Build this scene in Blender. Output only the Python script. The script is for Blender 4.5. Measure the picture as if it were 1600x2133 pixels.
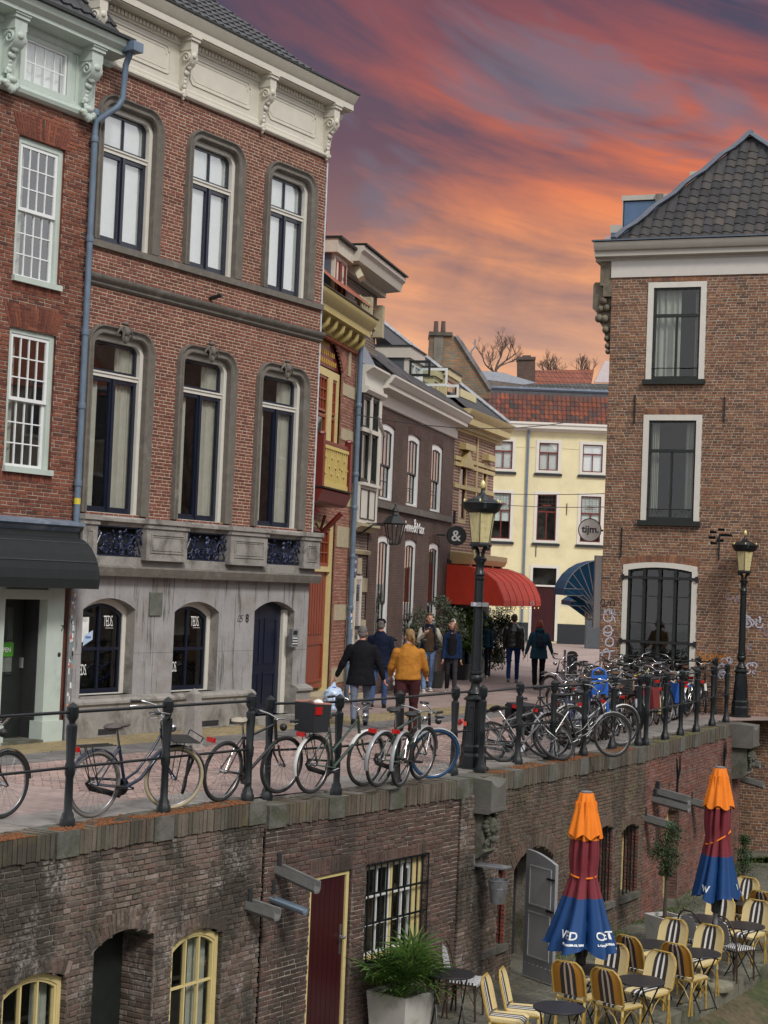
import bpy, math, random
import numpy as np
from mathutils import Matrix, Vector, noise as mn
R=math.radians; pi=math.pi
random.seed(7); rng=np.random.default_rng(7)
for o in list(bpy.data.objects): bpy.data.objects.remove(o)
S=bpy.context.scene; C=S.collection
# ------------------------------------------------------------- camera
FP=3450.; CX,CY=800.,1066.5; RHO=math.atan(.04); PT=R(2.446); H=2.5
c_,s_=math.cos(RHO),math.sin(RHO); cp,sp=math.cos(PT),math.sin(PT)
cam=bpy.data.objects.new('camera',bpy.data.cameras.new('camera')); C.objects.link(cam); S.camera=cam
cam.data.sensor_fit='VERTICAL'; cam.data.sensor_height=36; cam.data.lens=36*FP/2133; cam.data.clip_start=.5; cam.data.clip_end=3000
cam.matrix_world=Matrix(((c_,-s_,0,0),(-s_*sp,-c_*sp,-cp,0),(s_*cp,c_*cp,-sp,H),(0,0,0,1)))
# ------------------------------------------------------------- world
W=bpy.data.worlds.new('World'); S.world=W; W.use_nodes=True
def sky():
    nt=W.node_tree; N=nt.nodes; L=nt.links; N.clear()
    def n(t,**k):
        x=N.new(t)
        for a,b in k.items(): setattr(x,a,b)
        return x
    def math_(op,a,b=None,c=None,clamp=False):
        x=n('ShaderNodeMath',operation=op,use_clamp=clamp)
        for i,v in enumerate((a,b,c)):
            if v is None: continue
            if isinstance(v,(int,float)): x.inputs[i].default_value=v
            else: L.new(v,x.inputs[i])
        return x.outputs[0]
    def ramp(f,st,interp='LINEAR'):
        x=n('ShaderNodeValToRGB'); cr=x.color_ramp; cr.interpolation=interp
        while len(cr.elements)<len(st): cr.elements.new(.5)
        for e,(p,c) in zip(cr.elements,st): e.position=p; e.color=(*c,1) if len(c)==3 else c
        L.new(f,x.inputs[0]); return x.outputs[0]
    def mix(f,a,b,bt='MIX'):
        x=n('ShaderNodeMix',data_type='RGBA',blend_type=bt)
        for i,v in zip((0,6,7),(f,a,b)):
            if isinstance(v,(int,float)): x.inputs[i].default_value=v
            elif isinstance(v,tuple): x.inputs[i].default_value=(*v,1)
            else: L.new(v,x.inputs[i])
        return x.outputs[2]
    tc=n('ShaderNodeTexCoord'); sep=n('ShaderNodeSeparateXYZ'); L.new(tc.outputs['Generated'],sep.inputs[0])
    X,Y,Z=sep.outputs
    az=math_('ARCTAN2',X,Y); el=math_('ARCSINE',Z)
    # streaky cloud coordinates: azimuth / elevation bent so that streaks fall to the right high up and flatten lower down
    ec=math_('MINIMUM',el,1.2)
    v=math_('ADD',ec,math_('MULTIPLY',az,math_('MULTIPLY',math_('MULTIPLY',ec,ec),4.6)))
    def noise(sx,sy,scale,det,rough,dist,seed):
        cb=n('ShaderNodeCombineXYZ'); L.new(math_('MULTIPLY',az,sx),cb.inputs[0]); L.new(math_('MULTIPLY',v,sy),cb.inputs[1]); cb.inputs[2].default_value=seed
        t=n('ShaderNodeTexNoise'); t.inputs['Scale'].default_value=scale; t.inputs['Detail'].default_value=det
        t.inputs['Roughness'].default_value=rough; t.inputs['Distortion'].default_value=dist; L.new(cb.outputs[0],t.inputs[0]); return t.outputs[0]
    n1=noise(3.0,9.0,1.4,5,.52,.5,3.3); n2=noise(5,28,1.6,6,.6,.4,8.1); n3=noise(3,5.0,1.2,3,.5,.5,SK1)
    f=math_('ADD',math_('MULTIPLY',n1,.68),math_('MULTIPLY',n2,.32))
    # colour by elevation for the lit cloud and for the shaded cloud
    e=math_('DIVIDE',el,.42,clamp=True)
    lit=ramp(e,[(0,(1.0,.50,.30)),(.33,(1.42,.70,.36)),(.47,(1.5,.58,.23)),(.58,(1.15,.30,.13)),(.72,(.85,.19,.12)),(.86,(.45,.13,.14)),(1,(.26,.11,.15))])
    drk=ramp(e,[(0,(.70,.45,.38)),(.33,(.72,.42,.34)),(.45,(.50,.27,.24)),(.62,(.24,.13,.17)),(.82,(.115,.10,.165)),(1,(.085,.085,.15))])
    k=math_('ADD',f,math_('MULTIPLY',math_('SUBTRACT',n3,.5),.55))
    k=math_('ADD',k,math_('MULTIPLY',math_('MAXIMUM',math_('SUBTRACT',.56,e),0.),.34))
    thr=ramp(k,[(0,(0,0,0)),(.37,(0,0,0)),(.46,(.40,.40,.40)),(.57,(1,1,1)),(1,(1,1,1))])
    hi=math_('MULTIPLY',thr,ramp(e,[(0,(1,1,1)),(.58,(1,1,1)),(.76,(.62,.62,.62)),(.9,(.35,.35,.35)),(1,(.25,.25,.25))]))
    sun=mix(hi,drk,lit)
    blue=ramp(noise(3,8,1.7,4,.6,.5,14.7),[(0,(1,1,1)),(.36,(1,1,1)),(.46,(0,0,0)),(1,(0,0,0))])
    sun=mix(math_('MULTIPLY',blue,ramp(e,[(0,(.15,.15,.15)),(.33,(.4,.4,.4)),(.6,(.75,.75,.75)),(.8,(.6,.6,.6)),(1,(.3,.3,.3))])),sun,(.27,.26,.34))
    # away from the sunset: even pale overcast, with the Nishita sky faintly through it
    ov=ramp(noise(1.2,2.5,1.2,4,.5,.3,1.7),[(0,(1.25,1.30,1.42)),(.5,(1.6,1.6,1.66)),(1,(1.9,1.86,1.84))])
    w=math_('MULTIPLY',ramp(math_('ABSOLUTE',az),[(0,(1,1,1)),(.35,(1,1,1)),(.85,(0,0,0)),(1,(0,0,0))],'EASE'),
            ramp(el,[(0,(1,1,1)),(.42,(1,1,1)),(.85,(0,0,0)),(1,(0,0,0))],'EASE'))
    col=mix(w,ov,sun)
    ns=n('ShaderNodeTexSky',sky_type='NISHITA',sun_disc=False); ns.sun_elevation=SUN_EL; ns.sun_rotation=SUN_ROT
    bg1=n('ShaderNodeBackground'); bg1.inputs[1].default_value=.05; L.new(ns.outputs[0],bg1.inputs[0])
    bg2=n('ShaderNodeBackground'); bg2.inputs[1].default_value=SKY_STR; L.new(col,bg2.inputs[0])
    ms=n('ShaderNodeMixShader'); ms.inputs[0].default_value=.94; L.new(bg1.outputs[0],ms.inputs[1]); L.new(bg2.outputs[0],ms.inputs[2])
    out=n('ShaderNodeOutputWorld'); L.new(ms.outputs[0],out.inputs[0])
SK1=5.2; SKY_STR=.62; SUN_EL=R(42); SUN_ROT=R(150)
sky()
sl=bpy.data.lights.new('sun','SUN'); sl.energy=2.0; sl.angle=R(12); sl.color=(1,.95,.88)
so=bpy.data.objects.new('sun',sl); C.objects.link(so)
sd=Vector((math.sin(SUN_ROT)*math.cos(SUN_EL),math.cos(SUN_ROT)*math.cos(SUN_EL),math.sin(SUN_EL))); so.rotation_euler=sd.to_track_quat('Z','Y').to_euler()
vs=S.view_settings; vs.view_transform='Standard'; vs.look='None'; vs.gamma=1; vs.exposure=.14; vs.use_curve_mapping=False
S.render.engine='CYCLES'
# ------------------------------------------------------------- geometry of view -> place
def ray(u,v):
    a=(u-CX)/FP;b=-(v-CY)/FP; x=a*c_-b*s_; z=a*s_+b*c_
    return (x,cp-z*sp,sp+z*cp)
def G(u,v,z=0.):
    r=ray(u,v);t=(z-H)/r[2];return Vector((r[0]*t,r[1]*t,z))
def PX(p):
    x,y,z=p[0],p[1],p[2]-H; yy=y*cp+z*sp; zz=-y*sp+z*cp
    return CX+(x*c_+zz*s_)/yy*FP, CY-(-x*s_+zz*c_)/yy*FP, yy
KB=1.075     # the row of houses beyond the tall house stands this much farther off than its street line
class Fr:      # a vertical plane standing on the plan: x along it, y into it, z up
    k=1.
    def __init__(s,A,B,off=0):
        A=Vector((A[0],A[1],0));B=Vector((B[0],B[1],0)); s.d=(B-A).normalized(); s.n=Vector((s.d.y,-s.d.x,0)); s.o=A+s.n*off; s.L=(B-A).length
        s.ang=math.atan2(s.d.y,s.d.x)
    def sz(s,u,v,dep=0):
        r=Vector(ray(u,v)); o=s.o-s.n*dep; t=o.dot(s.n)/(r.x*s.n.x+r.y*s.n.y); p=r*t+Vector((0,0,H)); return (p-o).dot(s.d),p.z
    def w(s,a,y=0,z=0): p=(s.o+s.d*a-s.n*y)*s.k; return Vector((p.x,p.y,z if s.k==1 else H+(z-H)*s.k))
# ------------------------------------------------------------- materials
MC={}
def M(name,col,rough=.6,metal=0,var=.18,sc=6,bump=.0,bsc=40,col2=None,c2f=.5,c2sc=1.5,spec=.5,coat=0,emit=0,streak=None,trans=0,obj=False,stretch=None):
    if name in MC: return MC[name]
    m=bpy.data.materials.new(name); m.use_nodes=True; nt=m.node_tree; N=nt.nodes; L=nt.links; b=N['Principled BSDF']
    g=N.new('ShaderNodeNewGeometry'); pos=g.outputs['Position']
    if obj: tc=N.new('ShaderNodeTexCoord'); pos=tc.outputs['Object']
    if stretch:
        mp=N.new('ShaderNodeMapping'); mp.inputs['Scale'].default_value=stretch; L.new(pos,mp.inputs[0]); pos=mp.outputs[0]
    t=N.new('ShaderNodeTexNoise'); t.inputs['Scale'].default_value=sc; t.inputs['Detail'].default_value=5; t.inputs['Roughness'].default_value=.62; L.new(pos,t.inputs[0])
    mr=N.new('ShaderNodeMapRange'); mr.inputs[1].default_value=.25; mr.inputs[2].default_value=.75; mr.inputs[3].default_value=1-var; mr.inputs[4].default_value=1+var; L.new(t.outputs[0],mr.inputs[0])
    base=N.new('ShaderNodeRGB'); base.outputs[0].default_value=(*col,1); cur=base.outputs[0]
    def mixn(fac,a,bb,bt='MIX'):
        x=N.new('ShaderNodeMix'); x.data_type='RGBA'; x.blend_type=bt
        for i,v in zip((0,6,7),(fac,a,bb)):
            if isinstance(v,(int,float)): x.inputs[i].default_value=v
            elif isinstance(v,tuple): x.inputs[i].default_value=(*v,1)
            else: L.new(v,x.inputs[i])
        return x.outputs[2]
    if col2:
        t2=N.new('ShaderNodeTexNoise'); t2.inputs['Scale'].default_value=c2sc; t2.inputs['Detail'].default_value=6; t2.inputs['Roughness'].default_value=.65; t2.inputs['Distortion'].default_value=.4; L.new(pos,t2.inputs[0])
        m2=N.new('ShaderNodeMapRange'); m2.inputs[1].default_value=1-c2f-.07; m2.inputs[2].default_value=1-c2f+.10; L.new(t2.outputs[0],m2.inputs[0]); cur=mixn(m2.outputs[0],cur,col2)
    if streak:   # run-off stains: noise stretched along z
        mp=N.new('ShaderNodeMapping'); mp.inputs['Scale'].default_value=(7,7,.55); L.new(g.outputs['Position'],mp.inputs[0])
        t3=N.new('ShaderNodeTexNoise'); t3.inputs['Scale'].default_value=1.4; t3.inputs['Detail'].default_value=6; t3.inputs['Roughness'].default_value=.7; L.new(mp.outputs[0],t3.inputs[0])
        m3=N.new('ShaderNodeMapRange'); m3.inputs[1].default_value=streak[1]; m3.inputs[2].default_value=streak[1]+.1; m3.inputs[4].default_value=streak[2]; L.new(t3.outputs[0],m3.inputs[0]); cur=mixn(m3.outputs[0],cur,streak[0])
    cb=N.new('ShaderNodeCombineColor'); 
    for i in range(3): L.new(mr.outputs[0],cb.inputs[i])
    cur=mixn(1.,cur,cb.outputs[0],'MULTIPLY'); L.new(cur,b.inputs['Base Color'])
    b.inputs['Roughness'].default_value=rough; b.inputs['Metallic'].default_value=metal; b.inputs['Specular IOR Level'].default_value=spec
    if coat: b.inputs['Coat Weight'].default_value=coat; b.inputs['Coat Roughness'].default_value=.12
    if emit: L.new(cur,b.inputs['Emission Color']); b.inputs['Emission Strength'].default_value=emit
    if trans: b.inputs['Transmission Weight'].default_value=trans
    if bump:
        tb=N.new('ShaderNodeTexNoise'); tb.inputs['Scale'].default_value=bsc; tb.inputs['Detail'].default_value=4; L.new(pos,tb.inputs[0])
        bp=N.new('ShaderNodeBump'); bp.inputs['Strength'].default_value=bump; bp.inputs['Distance'].default_value=.02; L.new(tb.outputs[0],bp.inputs['Height']); L.new(bp.outputs[0],b.inputs['Normal'])
    MC[name]=m; return m
def brickmat(name,cols,rough=.85,white=None,moss=None,dark=None,var=.25,wsc=1.3):
    """per-piece colour: attribute 'rnd' on joined meshes, object random on single pieces"""
    if name in MC: return MC[name]
    m=bpy.data.materials.new(name); m.use_nodes=True; nt=m.node_tree; N=nt.nodes; L=nt.links; b=N['Principled BSDF']
    at=N.new('ShaderNodeAttribute'); at.attribute_name='rnd'; oi=N.new('ShaderNodeObjectInfo')
    ad=N.new('ShaderNodeMath'); ad.operation='ADD'; L.new(at.outputs['Fac'],ad.inputs[0]); L.new(oi.outputs['Random'],ad.inputs[1])
    fr=N.new('ShaderNodeMath'); fr.operation='FRACT'; L.new(ad.outputs[0],fr.inputs[0])
    cr=N.new('ShaderNodeValToRGB'); e=cr.color_ramp
    while len(e.elements)<len(cols): e.elements.new(.5)
    for i,c in enumerate(cols): e.elements[i].position=i/(len(cols)-1); e.elements[i].color=(*c,1)
    L.new(fr.outputs[0],cr.inputs[0]); cur=cr.outputs[0]
    g=N.new('ShaderNodeNewGeometry'); pos=g.outputs['Position']
    def noise(sc,det=5,r=.65,st=None):
        t=N.new('ShaderNodeTexNoise'); t.inputs['Scale'].default_value=sc; t.inputs['Detail'].default_value=det; t.inputs['Roughness'].default_value=r
        if st: mp=N.new('ShaderNodeMapping'); mp.inputs['Scale'].default_value=st; L.new(pos,mp.inputs[0]); L.new(mp.outputs[0],t.inputs[0])
        else: L.new(pos,t.inputs[0])
        return t.outputs[0]
    def mr(x,a,c,lo=0,hi=1):
        q=N.new('ShaderNodeMapRange'); 
        for i,v in zip((1,2,3,4),(a,c,lo,hi)): q.inputs[i].default_value=v
        L.new(x,q.inputs[0]); return q.outputs[0]
    def mix(f,a,bb,bt='MIX'):
        x=N.new('ShaderNodeMix'); x.data_type='RGBA'; x.blend_type=bt
        for i,v in zip((0,6,7),(f,a,bb)):
            if isinstance(v,(int,float)): x.inputs[i].default_value=v
            elif isinstance(v,tuple): x.inputs[i].default_value=(*v,1)
            else: L.new(v,x.inputs[i])
        return x.outputs[2]
    def gray(x):
        cb=N.new('ShaderNodeCombineColor')
        for i in range(3): L.new(x,cb.inputs[i])
        return cb.outputs[0]
    cur=mix(1.,cur,gray(mr(noise(1.1),.3,.7,1-var,1+var)),'MULTIPLY'); cur=mix(1.,cur,gray(mr(noise(45,3),.3,.7,.8,1.2)),'MULTIPLY')
    if dark: cur=mix(mr(noise(.9,7,.7,(1.6,1.6,.5)),dark[1],dark[1]+.09,0,dark[2]),cur,dark[0])
    if white:
        a=mr(noise(wsc,7,.72),white[1],white[1]+.10,0,1); d=mr(noise(22,4),.42,.62,0,white[2]); q=N.new('ShaderNodeMath'); q.operation='MULTIPLY'; L.new(a,q.inputs[0]); L.new(d,q.inputs[1]); cur=mix(q.outputs[0],cur,white[0])
    if moss:
        a=mr(noise(2.3,7,.75,(1,1,1.6)),moss[1],moss[1]+.12,0,moss[2]); cur=mix(a,cur,moss[0])
    L.new(cur,b.inputs['Base Color']); b.inputs['Roughness'].default_value=rough; b.inputs['Specular IOR Level'].default_value=.3
    bp=N.new('ShaderNodeBump'); bp.inputs['Strength'].default_value=.5; bp.inputs['Distance'].default_value=.01; L.new(noise(70,4),bp.inputs['Height']); L.new(bp.outputs[0],b.inputs['Normal'])
    MC[name]=m; return m
def glassmat(name,tint=(.85,.9,.9),refl=.0,rough=.02):
    if name in MC: return MC[name]
    m=bpy.data.materials.new(name); m.use_nodes=True; nt=m.node_tree; N=nt.nodes; L=nt.links; N.remove(N['Principled BSDF'])
    tr=N.new('ShaderNodeBsdfTransparent'); tr.inputs[0].default_value=(*tint,1); gl=N.new('ShaderNodeBsdfGlossy'); gl.inputs['Roughness'].default_value=rough
    fr=N.new('ShaderNodeFresnel'); fr.inputs[0].default_value=1.5
    g=N.new('ShaderNodeNewGeometry'); t=N.new('ShaderNodeTexNoise'); t.inputs['Scale'].default_value=1.7; t.inputs['Detail'].default_value=1; L.new(g.outputs['Position'],t.inputs[0])
    bp=N.new('ShaderNodeBump'); bp.inputs['Strength'].default_value=.05; bp.inputs['Distance'].default_value=.03; L.new(t.outputs[0],bp.inputs['Height']); L.new(bp.outputs[0],gl.inputs['Normal'])
    ad=N.new('ShaderNodeMath'); ad.operation='MULTIPLY_ADD'; ad.inputs[1].default_value=1.8; ad.inputs[2].default_value=refl; ad.use_clamp=True; L.new(fr.outputs[0],ad.inputs[0])
    bf=N.new('ShaderNodeMath'); bf.operation='SUBTRACT'; bf.inputs[0].default_value=1; L.new(g.outputs['Backfacing'],bf.inputs[1]); mb_=N.new('ShaderNodeMath'); mb_.operation='MULTIPLY'; L.new(bf.outputs[0],mb_.inputs[0]); L.new(ad.outputs[0],mb_.inputs[1])
    ms=N.new('ShaderNodeMixShader'); L.new(mb_.outputs[0],ms.inputs[0]); L.new(tr.outputs[0],ms.inputs[1]); L.new(gl.outputs[0],ms.inputs[2]); L.new(ms.outputs[0],N['Material Output'].inputs[0])
    MC[name]=m; return m
# ------------------------------------------------------------- mesh builder
class MB:
    def __init__(s): s.v=[];s.f=[];s.m=[];s.r=[]
    def add(s,vs,fs,m=0,r=0.):
        b=len(s.v); s.v+=[tuple(p) for p in vs]; s.f+=[tuple(b+i for i in f) for f in fs]; s.m+=[m]*len(fs); s.r+=[r]*len(fs)
    BF=[(0,3,2,1),(4,5,6,7),(0,1,5,4),(1,2,6,5),(2,3,7,6),(3,0,4,7)]
    def box(s,x0,x1,y0,y1,z0,z1,m=0,r=0.,mat=None):
        p=[(x0,y0,z0),(x1,y0,z0),(x1,y1,z0),(x0,y1,z0),(x0,y0,z1),(x1,y0,z1),(x1,y1,z1),(x0,y1,z1)]
        if mat is not None: p=[mat@Vector(q) for q in p]
        s.add(p,s.BF,m,r); return s
    def cbox(s,x0,x1,y0,y1,z0,z1,c=.004,m=0,r=0.):   # front (y0) face chamfered, no back: a brick set in a wall
        s.add([(x0,y1,z0),(x1,y1,z0),(x1,y1,z1),(x0,y1,z1),(x0,y0+c,z0),(x1,y0+c,z0),(x1,y0+c,z1),(x0,y0+c,z1),(x0+c,y0,z0+c),(x1-c,y0,z0+c),(x1-c,y0,z1-c),(x0+c,y0,z1-c)],
          [(0,1,5,4),(1,2,6,5),(2,3,7,6),(3,0,4,7),(4,5,9,8),(5,6,10,9),(6,7,11,10),(7,4,8,11),(8,9,10,11)],m,r); return s
    def quad(s,a,b,c,d,m=0): s.add([a,b,c,d],[(0,1,2,3)],m); return s
    def prism(s,poly,y0,y1,m=0,ax='y',mat=None):
        n=len(poly)
        def P3(a,b,t): return {'y':(a,t,b),'x':(t,a,b),'z':(a,b,t)}[ax]
        p=[P3(a,b,y0) for a,b in poly]+[P3(a,b,y1) for a,b in poly]
        if mat is not None: p=[mat@Vector(q) for q in p]
        s.add(p,[tuple(range(n)),tuple(range(2*n-1,n-1,-1))]+[(i,(i+1)%n,n+(i+1)%n,n+i) for i in range(n)],m); return s
    def loop(s,outer,inner,y0,y1,m=0,closed=True):   # ring between two polylines of equal length, extruded y0..y1 (xz plane)
        n=len(outer); p=[(a,y0,b) for a,b in outer]+[(a,y0,b) for a,b in inner]+[(a,y1,b) for a,b in outer]+[(a,y1,b) for a,b in inner]; f=[]
        for i in range(n if closed else n-1):
            j=(i+1)%n; f+=[(i,j,n+j,n+i),(2*n+i,3*n+i,3*n+j,2*n+j),(i,2*n+i,2*n+j,j),(n+i,n+j,3*n+j,3*n+i)]
        s.add(p,f,m); return s
    def sweep(s,path,prof,m=0,closed=False):         # path: list of (x,z) ; prof: list of (off along outward normal, y) ; moulding following a path
        n=len(path);k=len(prof);p=[]
        for i in range(n):
            a=Vector(path[(i-1)%n] if (closed or i) else path[0]); b=Vector(path[(i+1)%n] if (closed or i<n-1) else path[-1]); c=Vector(path[i])
            d1=(c-a); d2=(b-c); d1=d1.normalized() if d1.length>1e-7 else d2.normalized(); d2=d2.normalized() if d2.length>1e-7 else d1
            t=(d1+d2).normalized(); nn=Vector((t.y,-t.x)); sc=1/max(.5,nn.dot(Vector((d1.y,-d1.x))))
            for o,y in prof: q=c+nn*o*sc; p.append((q.x,y,q.y))
        f=[]
        for i in range(n if closed else n-1):
            j=(i+1)%n
            for q in range(k-1): f.append((i*k+q,j*k+q,j*k+q+1,i*k+q+1))
        s.add(p,f,m); return s
    def tube(s,pts,r,n=8,m=0,cap=True,sq=1.,closed=False):
        pts=[Vector(p) for p in pts]; k=len(pts); rr=r if isinstance(r,(list,tuple)) else [r]*k; vs=[];up=None
        for i,p in enumerate(pts):
            if closed: t=(pts[(i+1)%k]-pts[i-1])
            else: t=(pts[min(i+1,k-1)]-pts[max(i-1,0)])
            t=t.normalized() if t.length>1e-9 else Vector((0,0,1))
            if up is None: up=Vector((0,0,1)) if abs(t.z)<.9 else Vector((1,0,0))
            a=up.cross(t)
            if a.length<1e-4: a=Vector((1,.1,0)).cross(t)
            a.normalize(); b=t.cross(a); up=b
            for j in range(n):
                an=2*pi*j/n; vs.append(p+a*math.cos(an)*rr[i]+b*math.sin(an)*rr[i]*sq)
        f=[]
        for i in range(k if closed else k-1):
            q=(i+1)%k
            for j in range(n): f.append((i*n+j,i*n+(j+1)%n,q*n+(j+1)%n,q*n+j))
        if cap and not closed: f+= [tuple(range(n-1,-1,-1)),tuple(range((k-1)*n,k*n))]
        s.add(vs,f,m); return s
    def lathe(s,prof,n=16,c=(0,0,0),m=0,rot=0,lobes=None,mat=None,sx=1,sy=1):
        vs=[];k=len(prof)
        for r,z in prof:
            for j in range(n):
                an=2*pi*j/n+rot; q=r*(1 if lobes is None else lobes(an,z)); vs.append(Vector((c[0]+q*math.cos(an)*sx,c[1]+q*math.sin(an)*sy,c[2]+z)))
        f=[]
        for i in range(k-1):
            for j in range(n): f.append((i*n+j,i*n+(j+1)%n,(i+1)*n+(j+1)%n,(i+1)*n+j))
        if prof[0][0]>1e-4: f.append(tuple(range(n-1,-1,-1)))
        if prof[-1][0]>1e-4: f.append(tuple(range((k-1)*n,k*n)))
        if mat is not None: vs=[mat@v for v in vs]
        s.add(vs,f,m); return s
    def ball(s,c,r,n=8,k=6,m=0,mat=None):
        rx,ry,rz=r if isinstance(r,(tuple,list)) else (r,r,r); vs=[];f=[]
        for i in range(1,k):
            ph=pi*i/k
            for j in range(n): an=2*pi*j/n; vs.append(Vector((rx*math.sin(ph)*math.cos(an),ry*math.sin(ph)*math.sin(an),rz*math.cos(ph))))
        t=len(vs); vs+=[Vector((0,0,rz)),Vector((0,0,-rz))]
        for i in range(k-2):
            for j in range(n): f.append((i*n+j,(i+1)*n+j,(i+1)*n+(j+1)%n,i*n+(j+1)%n))
        for j in range(n): f+=[(t,j,(j+1)%n),(t+1,(k-2)*n+(j+1)%n,(k-2)*n+j)]
        M_=mat if mat is not None else Matrix.Identity(4); vs=[M_@v+Vector(c) for v in vs]; s.add(vs,f,m); return s
    def mesh(s,name,mats,smooth=None,weld=False):
        me=bpy.data.meshes.new(name); me.from_pydata(s.v,[],s.f); mats=mats if isinstance(mats,(list,tuple)) else [mats]
        for q in mats: me.materials.append(q)
        if max(s.m,default=0)>0: me.polygons.foreach_set('material_index',s.m)
        if any(s.r): a=me.attributes.new('rnd','FLOAT','FACE'); a.data.foreach_set('value',s.r)
        if smooth is not None:
            me.polygons.foreach_set('use_smooth',[True]*len(s.f)); me.update(); me.set_sharp_from_angle(angle=R(smooth))
        me.update(); return me
    def build(s,name,mats,parent=None,smooth=None,label=None,loc=None,rot=None,kind=None):
        if not s.f: return None
        o=bpy.data.objects.new(name,s.mesh(name,mats,smooth)); C.objects.link(o)
        if parent is not None: o.parent=parent
        if loc is not None: o.location=loc
        if rot is not None: o.rotation_euler=rot
        if label: o['label']=label
        if kind: o['kind']=kind
        return o
def inst(name,me,parent,loc=(0,0,0),rot=(0,0,0),sc=None,label=None):
    o=bpy.data.objects.new(name,me); C.objects.link(o); o.parent=parent; o.location=loc; o.rotation_euler=rot
    if sc is not None: o.scale=sc
    if label: o['label']=label
    return o
def thing(name,label,cat,loc=(0,0,0),rz=0,group=None,rot=None):
    o=bpy.data.objects.new(name,None); C.objects.link(o); o.location=loc; o.rotation_euler=rot or (0,0,rz); o.empty_display_size=.2
    o['label']=label; o['category']=cat
    if group: o['group']=group
    return o
def fthing(name,fr,label,cat,group=None):
    o=thing(name,label,cat,(fr.o.x*fr.k,fr.o.y*fr.k,H*(1-fr.k)),fr.ang,group); o.scale=(fr.k,)*3; return o
def struct(name,mb,mat,smooth=None): o=mb.build(name,mat,None,smooth); o['kind']='structure'; return o
CM={}
def cm(key,fn):
    if key not in CM: CM[key]=fn()
    return CM[key]
_TS=bpy.data.scenes.new('scratch')
def evalmesh(o):      # evaluates one object in a scratch scene, so that the big scene is not evaluated each time
    _TS.collection.objects.link(o); vl=_TS.view_layers[0]; vl.update(); me=bpy.data.meshes.new_from_object(o.evaluated_get(vl.depsgraph)); _TS.collection.objects.unlink(o); return me
def textmesh(txt,size,mat,ext=.004,font_space=1.,bold=0.,shear=0,align='LEFT'):
    cu=bpy.data.curves.new('lettering','FONT'); cu.body=txt; cu.size=size; cu.extrude=ext; cu.space_character=font_space; cu.offset=bold; cu.shear=shear; cu.align_x=align; cu.resolution_u=3
    o=bpy.data.objects.new('t',cu); me=evalmesh(o); bpy.data.objects.remove(o); me.name='lettering'; me.materials.clear(); me.materials.append(mat); return me
# ------------------------------------------------------------- brickwork
def rect(a,b,z0,z1): return lambda z:(a,b) if z0<z<z1 else None
def arch(a,b,z0,zs,zt):   # spring zs, crown zt (segment of an ellipse)
    def f(z):
        if z<=z0 or z>=zt: return None
        if z<=zs: return (a,b)
        k=math.sqrt(max(0,1-((z-zs)/(zt-zs))**2)); c=(a+b)/2;h=(b-a)/2; return (c-h*k,c+h*k)
    return f
UB={}
def unit_brick(mat):
    k=mat.name
    if k not in UB:
        b=MB(); b.cbox(-.5,.5,0,1,-.5,.5,.0); v=b.v
        b.v=[(x,y,z) for x,y,z in v]; c=(.03,.05,.09)
        b.v[4:8]=[(x,c[1],z) for x,y,z in b.v[4:8]]; b.v[8:12]=[(x*(1-2*c[0]),0,z*(1-2*c[2])) for x,y,z in b.v[8:12]]
        UB[k]=b.mesh('brick',mat)
    return UB[k]
def course_cut(z,holes,a,b):
    iv=[(a,b)]
    for h in holes:
        q=h(z)
        if not q: continue
        nv=[]
        for x0,x1 in iv:
            if q[1]<=x0 or q[0]>=x1: nv.append((x0,x1)); continue
            if q[0]>x0: nv.append((x0,q[0]))
            if q[1]<x1: nv.append((q[1],x1))
        iv=nv
    return iv
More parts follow.
